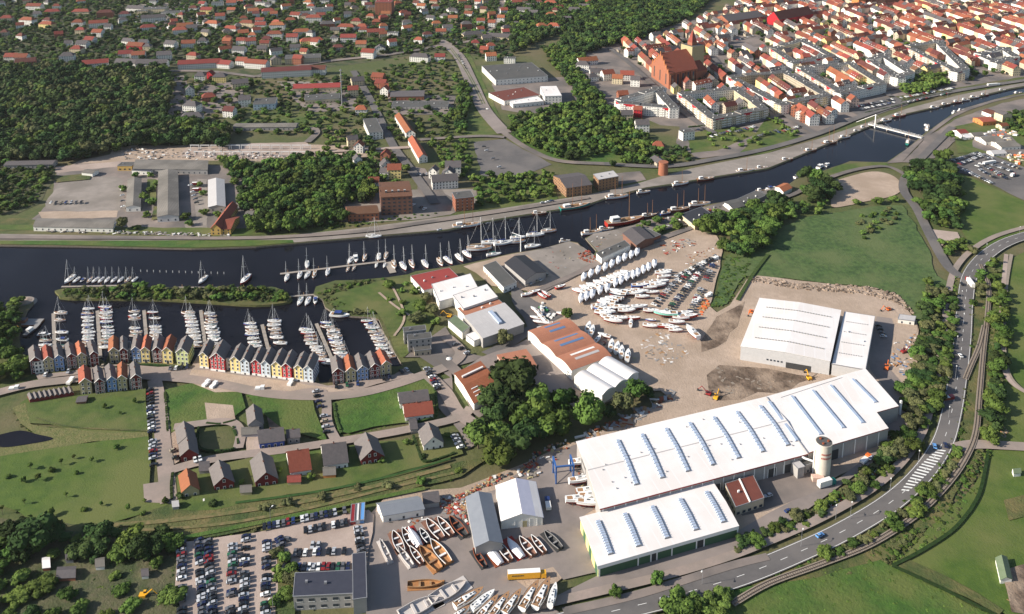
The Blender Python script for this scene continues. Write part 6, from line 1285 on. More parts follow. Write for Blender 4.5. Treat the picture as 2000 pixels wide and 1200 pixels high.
def carrow(a, b_, n, row, end, skip=.1, along=False, cols=None, group='parked cars', jit=.25, off=0):
    A, B = G(*a), G(*b_); d = B-A; rz = math.atan2(d.y, d.x)+(0 if along else math.pi/2); k = 0
    for i in range(n):
        if random.random() < skip: continue
        k += 1; p = A+d*(i/max(1, n-1))+Vector((random.uniform(-jit, jit), random.uniform(-jit, jit), 0)); col = random.choice(cols or CW)
        mark([p+Vector(q) for q in ((-3, -2), (3, -2), (3, 2), (-3, 2))], 'c') if False else None
        car(p, rz+random.choice((0, math.pi))+random.uniform(-.03, .03), col, '%s car, %s from %s of %s' % (CNM.get(col, col), ordn(k), end.replace('the ', ''), row), group)
random.seed(29); gp = 'cars in the big gravel car park'; dk = ['black']*8+['darkblue']*5+['grey']*5+['green']+['silver']*6+['red']+['blue']+['white']*2
carrow((355, 1068), (357, 1215), 19, 'the leftmost column of the gravel car park', 'the top', .12, cols=dk, group=gp); carrow((389, 1062), (398, 1215), 20, 'the second column of the gravel car park', 'the top', .06, cols=dk, group=gp)
carrow((407, 1064), (417, 1215), 19, 'the third column of the gravel car park', 'the top', .08, cols=dk, group=gp); carrow((456, 1073), (450, 1215), 18, 'the fourth column of the gravel car park', 'the top', .2, cols=dk, group=gp)
carrow((481, 1055), (476, 1215), 20, 'the fifth column of the gravel car park', 'the top', .05, cols=dk, group=gp); carrow((522, 1066), (519, 1215), 18, 'the sixth column of the gravel car park', 'the top', .2, cols=dk, group=gp)
carrow((546, 1059), (550, 1072), 3, 'the short column at the car park trees', 'the top', 0, cols=dk, group=gp); carrow((597, 1042), (677, 1027), 10, 'the upper middle row of the gravel car park', 'the left', .05, cols=dk, group=gp)
carrow((577, 1087), (690, 1083), 13, 'the lower middle row of the gravel car park', 'the left', .25, cols=dk, group=gp); carrow((610, 1072), (623, 1072), 2, 'the pair above the lower middle row', 'the left', 0, cols=['silver'], group=gp)
carrow((516, 1036), (673, 1003), 18, 'the back row along the railway bank', 'the left', .08, cols=dk, group=gp); carrow((700, 1039), (707, 1090), 8, 'the column beside the mould yard', 'the top', .05, cols=dk, group=gp)
carrow((556, 1115), (680, 1114), 14, 'the row behind the dark office', 'the left', .1, cols=dk, group=gp)
carrow((294, 768), (297, 850), 13, 'the upper part of the marina car lane', 'the top', .08, group='cars beside the marina lawn'); carrow((299, 868), (301, 915), 8, 'the lower part of the marina car lane', 'the top', .2, group='cars beside the marina lawn')
carrow((333, 725), (366, 722), 4, 'the row before the pale green house', 'the left', 0); carrow((90, 737), (200, 722), 6, 'the row before the left coloured houses', 'the left', .2); carrow((658, 760), (720, 752), 4, 'the row before the right coloured houses', 'the left', .1); carrow((748, 745), (795, 728), 5, 'the upper row before the right coloured houses', 'the left', .1)
carrow((834, 726), (856, 765), 8, 'the column on the factory lane', 'the top', .05); carrow((890, 678), (912, 695), 3, 'the factory yard group', 'the top', 0); carrow((618, 770), (626, 800), 4, 'the lane beside the new green meadow', 'the top', 0); carrow((633, 818), (638, 850), 4, 'the lane end beside the new green meadow', 'the top', .2)
carrow((888, 858), (900, 880), 4, 'the column by the right estate house', 'the top', 0); carrow((340, 885), (345, 900), 2, 'the drive beside the dark red pair', 'the top', 0); carrow((382, 905), (392, 902), 2, 'the lane before the dark red pair', 'the left', 0)
bc = 'cars in the boatyard car park'
carrow((1277, 600), (1322, 552), 11, 'the left boatyard row', 'the bottom', .05, group=bc); carrow((1322, 545), (1398, 505), 17, 'the upper boatyard row by the masts', 'the left', .05, group=bc); carrow((1326, 553), (1350, 535), 6, 'the short double of the upper boatyard row', 'the left', .1, group=bc)
carrow((1303, 612), (1372, 528), 22, 'the middle boatyard row', 'the bottom', .06, group=bc); carrow((1348, 612), (1392, 522), 21, 'the right boatyard row along the grass', 'the bottom', .06, group=bc)
carrow((1048, 545), (1068, 541), 4, 'the row below the black hall', 'the left', 0); carrow((1028, 560), (1054, 551), 5, 'the second row below the black hall', 'the left', .1)
fr = 'cars in the far right car park'
for k, (a, b_, n) in enumerate((((1858, 318), (1906, 303), 13), ((1870, 325), (1912, 309), 12), ((1846, 322), (1893, 340), 9), ((1896, 342), (1935, 361), 11), ((1908, 328), (1935, 312), 5), ((1914, 335), (1940, 350), 9), ((1925, 330), (1958, 345), 10), ((1935, 325), (1972, 337), 10), ((1960, 322), (1988, 332), 8), ((1945, 342), (1968, 354), 7), ((1908, 302), (1932, 312), 7), ((1845, 312), (1860, 305), 5))):
    carrow(a, b_, n, 'row %s of the far right car park' % ('abcdefghijkl'[k] if False else ordn(k+1)), 'the left', .08, group=fr)
tq = 'cars in the promenade car park'
carrow((1672, 211), (1742, 197), 18, 'the near promenade parking row', 'the left', .06, group=tq); carrow((1682, 216), (1745, 203), 15, 'the front promenade parking row', 'the left', .15, group=tq); carrow((1760, 194), (1862, 175), 24, 'the hedge lined promenade row', 'the left', .1, group=tq); carrow((1775, 202), (1850, 186), 14, 'the kerb row of the promenade', 'the left', .35, along=True, group=tq)
for k in range(5): carrow((1345+k*44, 262+(k % 2)*8), (1385+k*44, 250+(k % 2)*8), 10, 'the %s row of the tree dotted town car park' % ordn(k+1), 'the left', .3, group='cars in the town car park')
carrow((1435, 72), (1490, 60), 12, 'the market car park near row', 'the left', .1, group='cars at the abbey car park'); carrow((1440, 80), (1470, 72), 7, 'the market car park front row', 'the left', .1, group='cars at the abbey car park'); carrow((1433, 66), (1485, 55), 11, 'the market car park far row', 'the left', .1, group='cars at the abbey car park')
carrow((945, 290), (975, 330), 6, 'the big empty car park', 'the top', .4); carrow((895, 110), (912, 140), 8, 'the avenue queue', 'the top', .15, along=True); carrow((870, 78), (900, 82), 5, 'the avenue junction', 'the left', .2, along=True)
carrow((100, 400), (160, 398), 7, 'the loose group in the old yard', 'the left', .1); carrow((372, 366), (384, 400), 6, 'the shady strip in the old yard', 'the top', .2); carrow((240, 375), (241, 408), 4, 'the drive beside the white gabled shed', 'the top', 0); carrow((446, 410), (465, 410), 3, 'the right strip in the old yard', 'the left', 0)
carrow((1716, 642), (1724, 662), 4, 'the strip beside the side hall', 'the top', 0); carrow((1600, 500), (1600, 500), 0, '', ''); carrow((810, 460), (1000, 435), 5, 'the river quay', 'the left', .3, along=True); carrow((1060, 400), (1078, 397), 3, 'the quay below the granary', 'the left', 0, along=True)
carrow((330, 170), (335, 240), 10, 'the grey lane by the wood', 'the top', .15); carrow((815, 345), (845, 343), 6, 'the court above the small granary', 'the left', .1); carrow((800, 402), (830, 412), 5, 'the shade of the tall warehouse', 'the left', .1)
for x, y, d, cl, lb in ((1601, 1053, 28, 'lightblue', 'driving on the curved main road in front of railway'), (1299, 1178, 12, 'silver', 'driving on the main road at the bottom'), (1846, 876, 75, 'darkblue', 'at the hatched road island, right'), (1825, 878, 72, 'lightblue', 'at the hatched road island, left'),
                        (1851, 735, 85, 'silver', 'on the bend beside the shrub belt'), (1875, 700, 88, 'white', 'on the bend farther up'), (1870, 625, 88, 'grey', 'driving between the shrubs'), (1893, 550, 80, 'white', 'near the junction beside the white lorry'), (1878, 560, 262, 'black', 'near the field road junction'), (1540, 1005, 20, 'blue', 'in the shade of the brown roofed building'),
                        (1700, 900, 50, 'white', 'loaded beside the works fence'), (1500, 975, 200, 'silver', 'parked in the shade beside the brown building'), (560, 1060, 170, 'grey', 'alone at the top of the car park trees')):
    car(G(x, y), R(d), cl, '%s car %s' % (CNM.get(cl, cl), lb))
XTRA.sort(key=lambda e: e[0])
for e in XTRA[:305]: car_now(*e[1:])
def lorry(x, y, deg, L, box_, cab, label, h=3.6, name='lorry'):
    a = R(deg); t = thing(name, label, 'lorry', G(x, y, .15), a); b = MB(); b.box(-L/2, -1.25, 1.0, L/2-2.6, 1.25, h, box_, 'trim_white'); b.build('cargo_box', t)
    b = MB(); b.box(L/2-2.3, -1.2, .6, L/2, 1.2, 3.0, cab); b.build('cab', t); b = MB(); b.box(L/2-.1, -1.05, 1.8, L/2+.04, 1.05, 2.7, 'car_glass'); b.build('windscreen', t); b = MB(); b.box(-L/2, -.5, .55, L/2-.3, .5, 1.0, 'trim_dark'); b.build('chassis', t)
    wm = MESH['cw']
    for X in (-L/2+1, -L/2+2.2, L/2-3.4, L/2-1.2):
        for Y in (-1.1, 1.1): o = put('wheel', wm, t); o.location = (X, Y, .5); o.scale = (1.6, 1.6, 1.6)
    return t
t = lorry(1029, 1130, 4, 17, 'paint_yellow', 'paint_yellow', 'long yellow articulated lorry with white roof in the yard', 4.0)
b = MB(); X = -6.6
for k, wch in enumerate((.5, .22, .5, .5, .5, .42, .5, .5)): b.box(X, -1.3, 2.5, X+wch, -1.24, 3.0, 'trim_dark'); X += wch+.2
b.build('lettering', t, label='line of dark block lettering on the yellow side')
lorry(1614, 950, 20, 10, 'wall_white', 'hull_teal', 'white box lorry with green cab on the works road', 4.2); lorry(1070, 990, 95, 7, 'trim_white', 'paint_blue', 'small blue and white van in the shade of the tent', 2.6, 'van')
lorry(1848, 783, 12, 9, 'rust', 'paint_red', 'tipper lorry with red cab crossing onto the road', 2.6); lorry(1894, 556, 82, 13, 'wall_white', 'paint_red', 'white lorry with red cab at the road junction', 3.8); lorry(1690, 902, 40, 8, 'junk_white', 'paint_orange', 'flatbed truck with orange cab at the works fence', 2.2)
lorry(384, 362, 5, 8, 'paint_red', 'paint_red', 'red fire engine in the old yard, upper', 3); lorry(385, 374, 5, 8, 'paint_red', 'paint_red', 'red fire engine in the old yard, lower', 3); lorry(1932, 321, 22, 16, 'junk_white', 'paint_white', 'long white coach in the far right car park', 3.4, 'coach'); lorry(1940, 168, 12, 18, 'junk_white', 'paint_white', 'white coach on the quay road', 3.4, 'coach'); lorry(1978, 345, 40, 8, 'junk_white', 'paint_red', 'white box van alone in the far right car park', 3.4)
for x, y, d, cl, lb in ((702, 1104, 80, 'white', 'white van at the end of the car park column'), (403, 754, 70, 'white', 'white van on the building site by the red house'), (418, 757, 70, 'white', 'second white van on the building site'), (568, 752, 80, 'white', 'white van before the yellow houses'), (508, 763, 5, 'white', 'white van on the street edge below the central row'), (138, 749, 85, 'white', 'white van beside the row of garages'), (28, 763, 10, 'white', 'white van on the left street bend'), (1384, 580, 30, 'white', 'white van in the boatyard row'), (1362, 590, 20, 'white', 'white campervan below the boatyard row'), (1396, 508, 10, 'white', 'white campervan at the boatyard corner')):
    lorry(x, y, d, 5.4, 'paint_'+cl, 'paint_'+cl, lb, 2.3, 'van')
# excavators
def digger(x, y, deg, label, m='paint_yellow'):
    t = thing('excavator', label, 'excavator', G(x, y, .1), R(deg))
    for s in (-1.1, 1.1): b = MB(); b.box(-2, s-.3, 0, 2, s+.3, .8, 'tyre'); b.build('track', t)
    b = MB(); b.box(-1.6, -1.2, .8, 1.2, 1.2, 2.0, m); b.box(.1, .2, 2.0, 1.2, 1.2, 3.0, 'car_glass', m); b.build('body', t)
    b = MB(); b.bar((1, -.3, 1.6), (4, -.3, 4.4), .3, m, .22, 5); b.bar((4, -.3, 4.4), (6.2, -.3, 1.8), .22, m, .16, 5); b.build('arm', t); b = MB(); b.box(5.8, -.8, .8, 6.8, .2, 1.8, 'trim_dark'); b.build('bucket', t)
for q in ((1580, 742, 100, 'yellow excavator left of the white side hall'), (1604, 728, 30, 'second yellow excavator near the hall corner'), (1731, 722, 60, 'orange excavator on the strip right of halls', 'paint_orange'), (1735, 607, 200, 'orange excavator by the site cabin', 'paint_orange'), (1765, 690, 20, 'red excavator at the sand edge', 'paint_red'), (1383, 772, 150, 'red excavator on the sandy track', 'paint_red'), (26, 655, 80, 'yellow excavator on the dark left shore'), (280, 1168, 5, 'yellow excavator in the garden plots'), (1398, 780, 60, 'yellow dumper beside the red excavator'), (1467, 612, 240, 'orange digger at the left side of new hall', 'paint_orange'), (877, 620, 170, 'yellow forklift beside the green roofed building')): digger(*q)
# gantry
t = thing('boat_hoist', 'tall blue boat hoist gantry beside the long hall', 'gantry', G(1100, 935), R(8))
for x in (-4.5, 4.5):
    for y in (-4, 4): b = MB(); b.box(x-.35, y-.35, 0, x+.35, y+.35, 9.5, 'steel_blue'); b.build('leg', t)
    b = MB(); b.box(x-.4, -4.4, 9.5, x+.4, 4.4, 10.2, 'steel_blue'); b.build('beam', t); b = MB(); b.bar((x, -4, 1), (x, 4, 6), .18, 'steel_blue', n=4); b.build('brace', t)
b = MB(); b.box(-4.9, -4.4, 10.2, 4.9, -3.7, 10.9, 'steel_blue'); b.build('cross_beam', t)
t = thing('yard_crane', 'white mast crane on the boatyard quay', 'crane', G(1017, 492)); b = MB(); b.bar((0, 0, 0), (0, 0, 14), .45, 'steel_white', .35, 8); b.build('mast', t); b = MB(); b.bar((0, 0, 13.5), (-7, 4, 14.5), .3, 'steel_white', .2, 5); b.build('jib', t)
t = thing('radio_mast', 'tall thin grey radio mast by the red roofed shed', 'mast', G(668, 206)); b = MB(); b.bar((0, 0, 0), (0, 0, 46), .9, 'steel_grey', .5, 6); b.build('mast_tube', t)
for z in (30, 38, 44): b = MB(); b.cyl(0, 0, z, z+.5, 1.6, 'steel_grey', n=8); b.build('platform', t)
# lamps
def lamp(x, y, deg, label, h=9):
    t = thing('street_lamp', label, 'street lamp', G(x, y), R(deg), 'street lamps'); b = MB(); b.bar((0, 0, 0), (0, 0, h), .11, 'steel_grey', .07, 5); b.bar((0, 0, h), (1.6, 0, h+.3), .08, 'steel_grey', .06, 4); b.build('pole', t); b = MB(); b.box(1.3, -.25, h+.2, 2.2, .25, h+.42, 'lamp_glass'); b.build('lamp_head', t)
for k, (x, y) in enumerate(pts("1371,1146 1564,1072 1632,1015 1660,1018 1738,962 1792,915 1852,820 1865,745 1868,680 1880,640 1877,590 1925,500 1990,462 529,1026 534,1200 1495,326 1565,305 1635,283 1710,258 1757,236 1850,195")):
    lamp(x, y, 60 if k % 2 else 240, 'street lamp, %s' % ('%s along the main road from the bottom' % ordn(k+1) if k < 13 else ('at the back of the gravel car park' if k == 13 else 'by the car park trees' if k == 14 else '%s along the quay from the left' % ordn(k-14))))
# parasol round white tank etc.
for x, y, lb in ((877, 705, 'white round gas tank lid in the factory yard'), (1808, 246, 'white buoy like marker at the river wall'), (952, 215, 'round white kiosk roof at the avenue')):
    t = thing('round_tank', lb, 'tank', G(x, y)); b = MB(); b.cyl(0, 0, 0, 1.6, 1.8, 'junk_white', n=12); b.build('body', t); b = MB(); b.cyl(0, 0, 1.6, 2.1, 1.8, 'junk_white', r1=.6, n=12); b.build('cap', t)
# stored material heaps: too many small pieces to count, a few objects kept as one mass each
def clutter(label, s, n, ms, smin=.5, smax=2.4, hmax=1.4, seed=1, long_=1.):
    r = random.Random(seed); P = W(s); xs = [p.x for p in P]; ys = [p.y for p in P]; b = MB(); k = 0; tries = 0
    while k < n and tries < n*30:
        tries += 1; x, y = r.uniform(min(xs), max(xs)), r.uniform(min(ys), max(ys))
        if not inpoly(x, y, P) or occ(x, y) in ('b', 'w'): continue
        a = r.uniform(0, 6.3); l, w_ = r.uniform(smin, smax)*long_, r.uniform(smin, smax)*.6; h = r.uniform(.2, hmax); c, s_ = math.cos(a), math.sin(a); m = r.choice(ms)
        q = [(x+c*i*l/2-s_*j*w_/2, y+s_*i*l/2+c*j*w_/2) for i, j in ((-1, -1), (1, -1), (1, 1), (-1, 1))]
        b.hexa([(*v, .1) for v in q], [(*v, h) for v in q], m); k += 1
    o = b.build('stored_materials', None, label, 'stuff'); o['category'] = 'materials'; return o
jm = ['junk_white', 'junk_grey', 'junk_red', 'rust', 'timber', 'trim_dark', 'concrete', 'wall_tan']
clutter('mixed yard materials stored along the railway bank', "860,975 905,968 960,935 965,948 912,968 915,1030 885,990", 520, jm, seed=2); clutter('rusty metal parts heap beside the grey workshop', "855,985 905,975 908,1005 870,1010", 180, ['rust', 'junk_red', 'junk_grey', 'timber'], seed=3)
clutter('white and rusty goods stored above the tent', "960,935 1040,905 1050,935 1000,942 970,945", 90, jm, seed=4); clutter('pallets and parts along the sandy lane', "1010,925 1045,880 1105,860 1125,870 1050,935", 120, jm, seed=5)
clutter('long grey stock lying beside the sandy track', "1130,855 1230,805 1315,762 1320,775 1240,830 1150,868", 130, ['junk_grey', 'steel_grey', 'junk_white', 'timber', 'rust'], .6, 3.5, 1.2, 6, 1.8); clutter('rusty red trestles on the boatyard slab', "1130,495 1152,490 1175,512 1165,520 1130,508", 110, ['rust', 'junk_red', 'rust'], .4, 2.0, 1.5, 7)
clutter('red trailers and frames at the top of the boatyard', "1292,478 1345,465 1362,482 1300,500 1290,490", 80, ['rust', 'junk_red', 'junk_grey', 'junk_white'], .6, 3, 1.2, 8, 1.6); clutter('masts, stones and timber at the boatyard edge', "1330,505 1400,478 1410,500 1398,520 1340,520", 130, ['timber', 'junk_white', 'rust', 'concrete'], .5, 2.5, 1.1, 9)
clutter('concrete blocks and planks on the building site', "1255,665 1300,650 1345,690 1330,710 1290,715 1250,690", 260, ['concrete', 'junk_white', 'junk_grey', 'mould_grey', 'timber'], .6, 2.8, .8, 10, 1.3); clutter('rubble edge along the building site embankment', "1465,540 1560,555 1690,560 1750,575 1785,605 1785,615 1745,590 1680,575 1560,567 1470,552", 620, ['sand', 'mud', 'mud', 'sand'], .8, 3.0, 1.4, 11)
clutter('earth heaps and rubble before the new hall', "1400,720 1480,725 1560,735 1570,745 1500,760 1410,775", 420, ['mud', 'ballast', 'mud'], .6, 3, .9, 12); clutter('orange netting stacks on the site edge', "1375,585 1388,585 1378,620 1358,620", 55, ['mould_orange', 'paint_orange'], 1.5, 3.2, 1.3, 13)
clutter('building materials on the building site street', "380,730 470,745 640,760 680,765 640,775 500,768 400,760", 160, ['sand', 'timber', 'junk_white', 'junk_grey', 'mould_orange'], .6, 2.2, 1.0, 14); clutter('mixed goods beside the side hall and sand heap', "1735,690 1755,660 1790,655 1775,720 1760,760 1735,735", 120, ['junk_white', 'concrete', 'tile_blue', 'mould_orange', 'junk_grey'], .6, 2.5, 1.3, 15)
clutter('rubble rows on the demolition site', "235,290 340,290 600,300 640,300 600,315 340,312 240,312", 260, ['concrete', 'junk_white', 'sand', 'junk_grey'], .8, 3.5, 1.4, 16); clutter('caravans and tents in the camping yard', "1905,268 1960,250 1990,262 1960,285 1925,282", 45, ['junk_white', 'junk_white', 'wall_cream', 'paint_orange'], 2.5, 5, 2.4, 17)
clutter('stacked goods on the far right gravel yard', "1965,305 2010,298 2030,315 1985,325", 40, ['junk_white', 'wall_cream', 'paint_orange'], 2, 5, 2.4, 18); clutter('parts and pallets along the works road', "1620,985 1690,930 1720,905 1725,912 1660,965 1625,995", 60, ['junk_red', 'junk_white', 'junk_grey', 'rust'], .8, 2.5, 1, 19); clutter('small goods along the green hall verge', "1590,1010 1620,995 1540,1040 1500,1060", 30, ['junk_grey', 'rust', 'junk_white'], .8, 2.5, 1, 20)
clutter('green and white boats parts left of the barrel hall', "1035,600 1060,595 1095,620 1060,632", 45, ['junk_white', 'junk_green', 'tile_blue', 'junk_white'], 1.2, 4, 1.6, 21); clutter('boats trailers and goods left of long hall', "1118,900 1135,895 1170,985 1150,995", 45, jm, .8, 3, 1.4, 22)
clutter('timber, trolleys and goods on the slipway', "1150,468 1200,455 1245,445 1225,458 1175,480 1168,488", 60, jm, .6, 2.5, 1.2, 41)
clutter('goods and sheds behind the near river bank', "1280,432 1400,405 1480,388 1475,394 1400,415 1300,445", 60, jm, .8, 3.5, 2.0, 42)
clutter('pallets and parts on the quay slab', "1060,495 1125,480 1140,500 1100,530 1060,520", 50, jm, .6, 2.5, 1.0, 43)
clutter('parts scattered in the mould yard', "740,1010 900,1010 905,1060 870,1020 760,1050", 70, ['rust', 'junk_red', 'timber', 'junk_white', 'trim_dark'], .6, 2.5, 1.0, 44)
clutter('goods stored behind the barrel hall', "1150,655 1190,670 1240,700 1250,715 1200,690", 40, jm, .6, 2.5, 1.0, 45)
clutter('garden furniture and sheds behind the corner house', "345,985 400,980 415,995 345,1000", 35, ['junk_white', 'paint_blue', 'junk_grey', 'mould_orange'], .6, 1.8, 1.2, 23); clutter('white wall fragments along the river road', "70,449 450,458 450,463 70,453", 120, ['junk_white', 'concrete', 'junk_grey'], .8, 3., 1.2, 24)
clutter('market stalls and sheds in the far works area', "240,30 430,20 440,50 260,60", 120, ['junk_white', 'roof_felt', 'junk_grey', 'timber'], 2, 8, 3.5, 25)
# ================================================================ TREES AND SHRUBS
def crown_mesh(name, m, seed, n=760, flat=.8, leaf=.075, sub=2, lobes=14, cards=True):
    r = random.Random(seed); b = MB(); lb = []
    for k in range(lobes):
        a = r.uniform(0, 6.28); e = r.uniform(-.35, 1.2); q = r.uniform(.38, .78) if k else 0
        lb.append((Vector((math.cos(a)*math.cos(e)*q, math.sin(a)*math.cos(e)*q, math.sin(e)*q*flat)), r.uniform(.24, .46) if k else .52))
    import bmesh
    bm = bmesh.new()
    for c, rr in lb:
        g = bmesh.ops.create_icosphere(bm, subdivisions=sub, radius=rr*.88)
        for v in g['verts']: v.co = v.co*(1+.34*noise.noise(v.co*4+Vector((seed, c.x*9, 0)))+.22*noise.noise(v.co*11))+c; v.co.z = v.co.z*flat
    me = bpy.data.meshes.new(name); bm.to_mesh(me); bm.free()
    V = [tuple(v.co) for v in me.vertices]; F = [tuple(p.vertices) for p in me.polygons]; bpy.data.meshes.remove(me)
    for k in range(n if cards else 0):
        c, rr = r.choice(lb); d = Vector((r.gauss(0, 1), r.gauss(0, 1), r.gauss(.25, 1))).normalized(); p = c+d*rr*r.uniform(.85, 1.12); p.z *= flat
        nn = (d+Vector((r.gauss(0, .5), r.gauss(0, .5), r.gauss(0, .5)))).normalized(); u = nn.orthogonal().normalized(); w_ = nn.cross(u); s = leaf*r.uniform(.6, 1.5); a = r.uniform(0, 6.3); u, w_ = u*math.cos(a)+w_*math.sin(a), w_*math.cos(a)-u*math.sin(a)
        i = len(V); V += [tuple(p-u*s-w_*s*.6), tuple(p+u*s-w_*s*.6+nn*s*.3), tuple(p+u*s*.7+w_*s), tuple(p-u*s*.6+w_*s*.8-nn*s*.3)]; F.append((i, i+1, i+2, i+3))
    me = bpy.data.meshes.new(name); me.from_pydata(V, [], F); me.materials.append(M[m]); me.update(); return me
TONE = dict(dark='leaf_dark', mid='leaf_mid', light='leaf_light', olive='leaf_olive')
CR = {t: [crown_mesh('crown', m, 10*i+j) for j in range(4)] for i, (t, m) in enumerate(TONE.items())}
CRL = {t: [crown_mesh('crown_small', m, 77+10*i+j, 90, sub=2, leaf=.10, lobes=8) for j in range(3)] for i, (t, m) in enumerate(TONE.items())}
tk = MB(); tk.bar((0, 0, -.3), (.0, 0, 1), .06, 'bark', .035, 6)
for a in range(4): tk.bar((0, 0, .55), (math.cos(a*1.6)*.3, math.sin(a*1.6)*.3, 1.15), .025, 'bark', .01, 4)
TK = tk.mesh('trunk')
def tree(x, y, r, h, tone, label, group, rnd, name='tree', cat='tree'):
    t = put(name, None, None, label, None, cat, group, Vector((x, y, 0)), rnd.uniform(0, 6.3))
    o = put('trunk', TK, t); o.scale = (r*.9+1, r*.9+1, h*.62); c = put('crown', rnd.choice(CR[tone]), t); ch = min(r*1.05, h*.5); c.location = (0, 0, h-ch*.95); c.scale = (r*1.12, r*1.12*rnd.uniform(.88, 1.1), ch*1.25)
    return t
CAND = []; STUFF = {'woodland': [], 'undergrowth': [], 'reeds': []}
GRID = {}
def scatter(zone_, s, sp, r0, r1, tones, stuff=None, avoid=('b', 'w', 'q'), seed=0, hf=1.5, first=False):
    rnd = random.Random(seed+len(CAND)); P = [Vector((p.x, p.y, 0)) for p in W(s)]; xs = [p.x for p in P]; ys = [p.y for p in P]; area_ = (max(xs)-min(xs))*(max(ys)-min(ys)); n = int(area_/(sp*sp)*7)
    for k in range(n):
        x, y = rnd.uniform(min(xs), max(xs)), rnd.uniform(min(ys), max(ys))
        if not inpoly(x, y, P): continue
        r = rnd.uniform(r0, r1); bad = False
        for dx, dy in ((0, 0), (r*.55, 0), (-r*.55, 0), (0, r*.55), (0, -r*.55)):
            oc = occ(x+dx, y+dy)
            if oc in avoid or (oc in ('r', 'p') and (dx, dy) == (0, 0) and (oc == 'r' or not first)): bad = True; break
        if bad: continue
        g = (int(x//8), int(y//8)); mn = sp*.72
        for i in (-1, 0, 1):
            for j in (-1, 0, 1):
                for (a, b_, st) in GRID.get((g[0]+i, g[1]+j), ()):
                    if st == stuff and (a-x)**2+(b_-y)**2 < mn*mn: bad = True
        if bad: continue
        GRID.setdefault(g, []).append((x, y, stuff)); tone = rnd.choice(tones)
        if stuff: STUFF[stuff].append((x, y, r, r*hf, tone))
        else: CAND.append((x, y, r, r*hf*rnd.uniform(.82, 1.25), tone, zone_))
D_, M_, L_, O_ = 'dark', 'mid', 'light', 'olive'
scatter('in the big dark wood at the upper left', "-40,135 325,140 335,175 322,240 440,258 445,290 330,288 250,290 180,310 120,318 -40,312", 11, 6, 9.5, [D_, D_, D_, M_, O_], hf=1.7)
scatter('in the dark wood beside the works yard', "455,320 500,330 590,315 690,310 720,330 735,362 720,400 668,400 670,440 600,450 500,458 495,400 470,350", 8.5, 4.5, 7, [D_, M_, M_], hf=1.7)
scatter('at the edge of the works yard', "430,315 470,320 480,350 470,410 492,455 480,400 450,345", 8, 4, 6, [M_, D_])
scatter('in the town belt behind the church', "985,-20 1130,-20 1180,5 1420,-25 1350,35 1260,75 1200,90 1135,110 1090,105 1110,60 1060,80 1000,110", 12, 6, 9, [D_, D_, M_], hf=1.6)
scatter('in the belt left of the church', "1060,95 1140,110 1130,150 1180,200 1200,240 1140,225 1110,160 1075,125", 9, 4.5, 7, [D_, M_, M_], hf=1.7)
scatter('in the park below the church', "1000,238 1110,205 1195,215 1250,260 1300,300 1240,312 1180,300 1110,318 1040,290 1000,262", 9.5, 4.5, 7, [D_, M_, M_, L_], hf=1.5)
scatter('beside the avenue', "900,165 918,165 918,200 905,260 890,262 895,210", 8, 4, 6.5, [D_, M_], hf=1.7)
scatter('in the suburb gardens', "-40,-25 1000,-25 1000,120 860,100 700,115 560,118 330,128 160,128 -40,132", 15, 3.8, 7, [D_, D_, M_], hf=1.2)
scatter('in the gardens left of the avenue', "330,150 500,160 690,150 860,110 905,150 900,265 820,280 700,275 500,262 330,262", 18, 3.5, 6, [D_, M_, M_], hf=1.2)
scatter('behind the granaries', "835,280 905,275 925,350 1010,340 1080,345 1085,385 940,405 930,360 870,335", 11, 3.5, 5.5, [M_, L_, M_], hf=1.3)
scatter('around the round brick tower', "1180,318 1290,300 1400,280 1440,295 1340,318 1200,330", 11, 3.5, 5.5, [M_, D_], hf=1.4)
scatter('by the lower street', "690,255 760,300 800,340 760,370 700,340 620,300 650,262", 13, 3.5, 5.5, [M_, L_, D_], hf=1.4)
scatter('in the town car park', "1370,262 1440,250 1500,262 1490,285 1400,295", 20, 3, 4.5, [L_], avoid=('b', 'r', 'w'), hf=1.2, first=True)
scatter('in the avenue of the town car park', "1490,228 1500,225 1560,262 1548,268", 9, 3, 4, [L_], avoid=('b', 'w'), hf=1.2, first=True)
scatter('in the poplar clump on the promenade', "1755,160 1800,150 1848,150 1850,165 1800,185 1765,185", 8, 4.5, 6, [L_, M_], avoid=('w',), hf=1.5, first=True)
scatter('in the old town courtyards', "1200,95 1440,20 1480,-20 2060,-20 2060,135 1880,160 1740,172 1600,230 1400,232 1300,175", 30, 4, 6, [D_, M_], hf=1.4, avoid=('b', 'r', 'w', 'q'))
scatter('by the river workshops', "1230,440 1300,430 1400,415 1480,400 1470,420 1400,440 1330,450 1280,460", 12, 4, 6, [M_, L_], hf=1.3)
scatter('in the clump at the marsh meadow corner', "1372,455 1440,420 1520,400 1560,405 1510,440 1500,490 1440,505 1420,490 1380,475", 9, 5, 8, [D_, M_, M_], hf=1.5, avoid=('b', 'w'))
scatter('along the upper edge of the marsh', "1510,405 1600,392 1700,395 1755,385 1750,398 1640,405 1540,440", 13, 4, 6.5, [M_, L_, D_], hf=1.3)
scatter('beside the round sandy place', "1570,355 1600,350 1640,380 1625,400 1580,400", 10, 6, 9, [D_, M_], hf=1.5, avoid=('b', 'w'))
scatter('in the copse by the far right car park', "1765,340 1840,315 1870,340 1865,380 1845,400 1800,385 1770,370", 10, 6, 9, [D_, D_, M_], hf=1.4, avoid=('b', 'w'))
scatter('in the copse beside the field road', "1790,395 1850,390 1880,410 1870,450 1820,445", 9, 4.5, 6.5, [M_, D_], hf=1.3, avoid=('b', 'w'))
scatter('on the marsh meadow', "1660,430 1740,408 1760,420 1730,450 1690,470", 9, 2.5, 4, [O_, L_, M_], hf=1.1)
scatter('beside the gravel spur', "1838,476 1880,472 1885,488 1850,500", 8, 3.5, 5, [M_], hf=1.2)
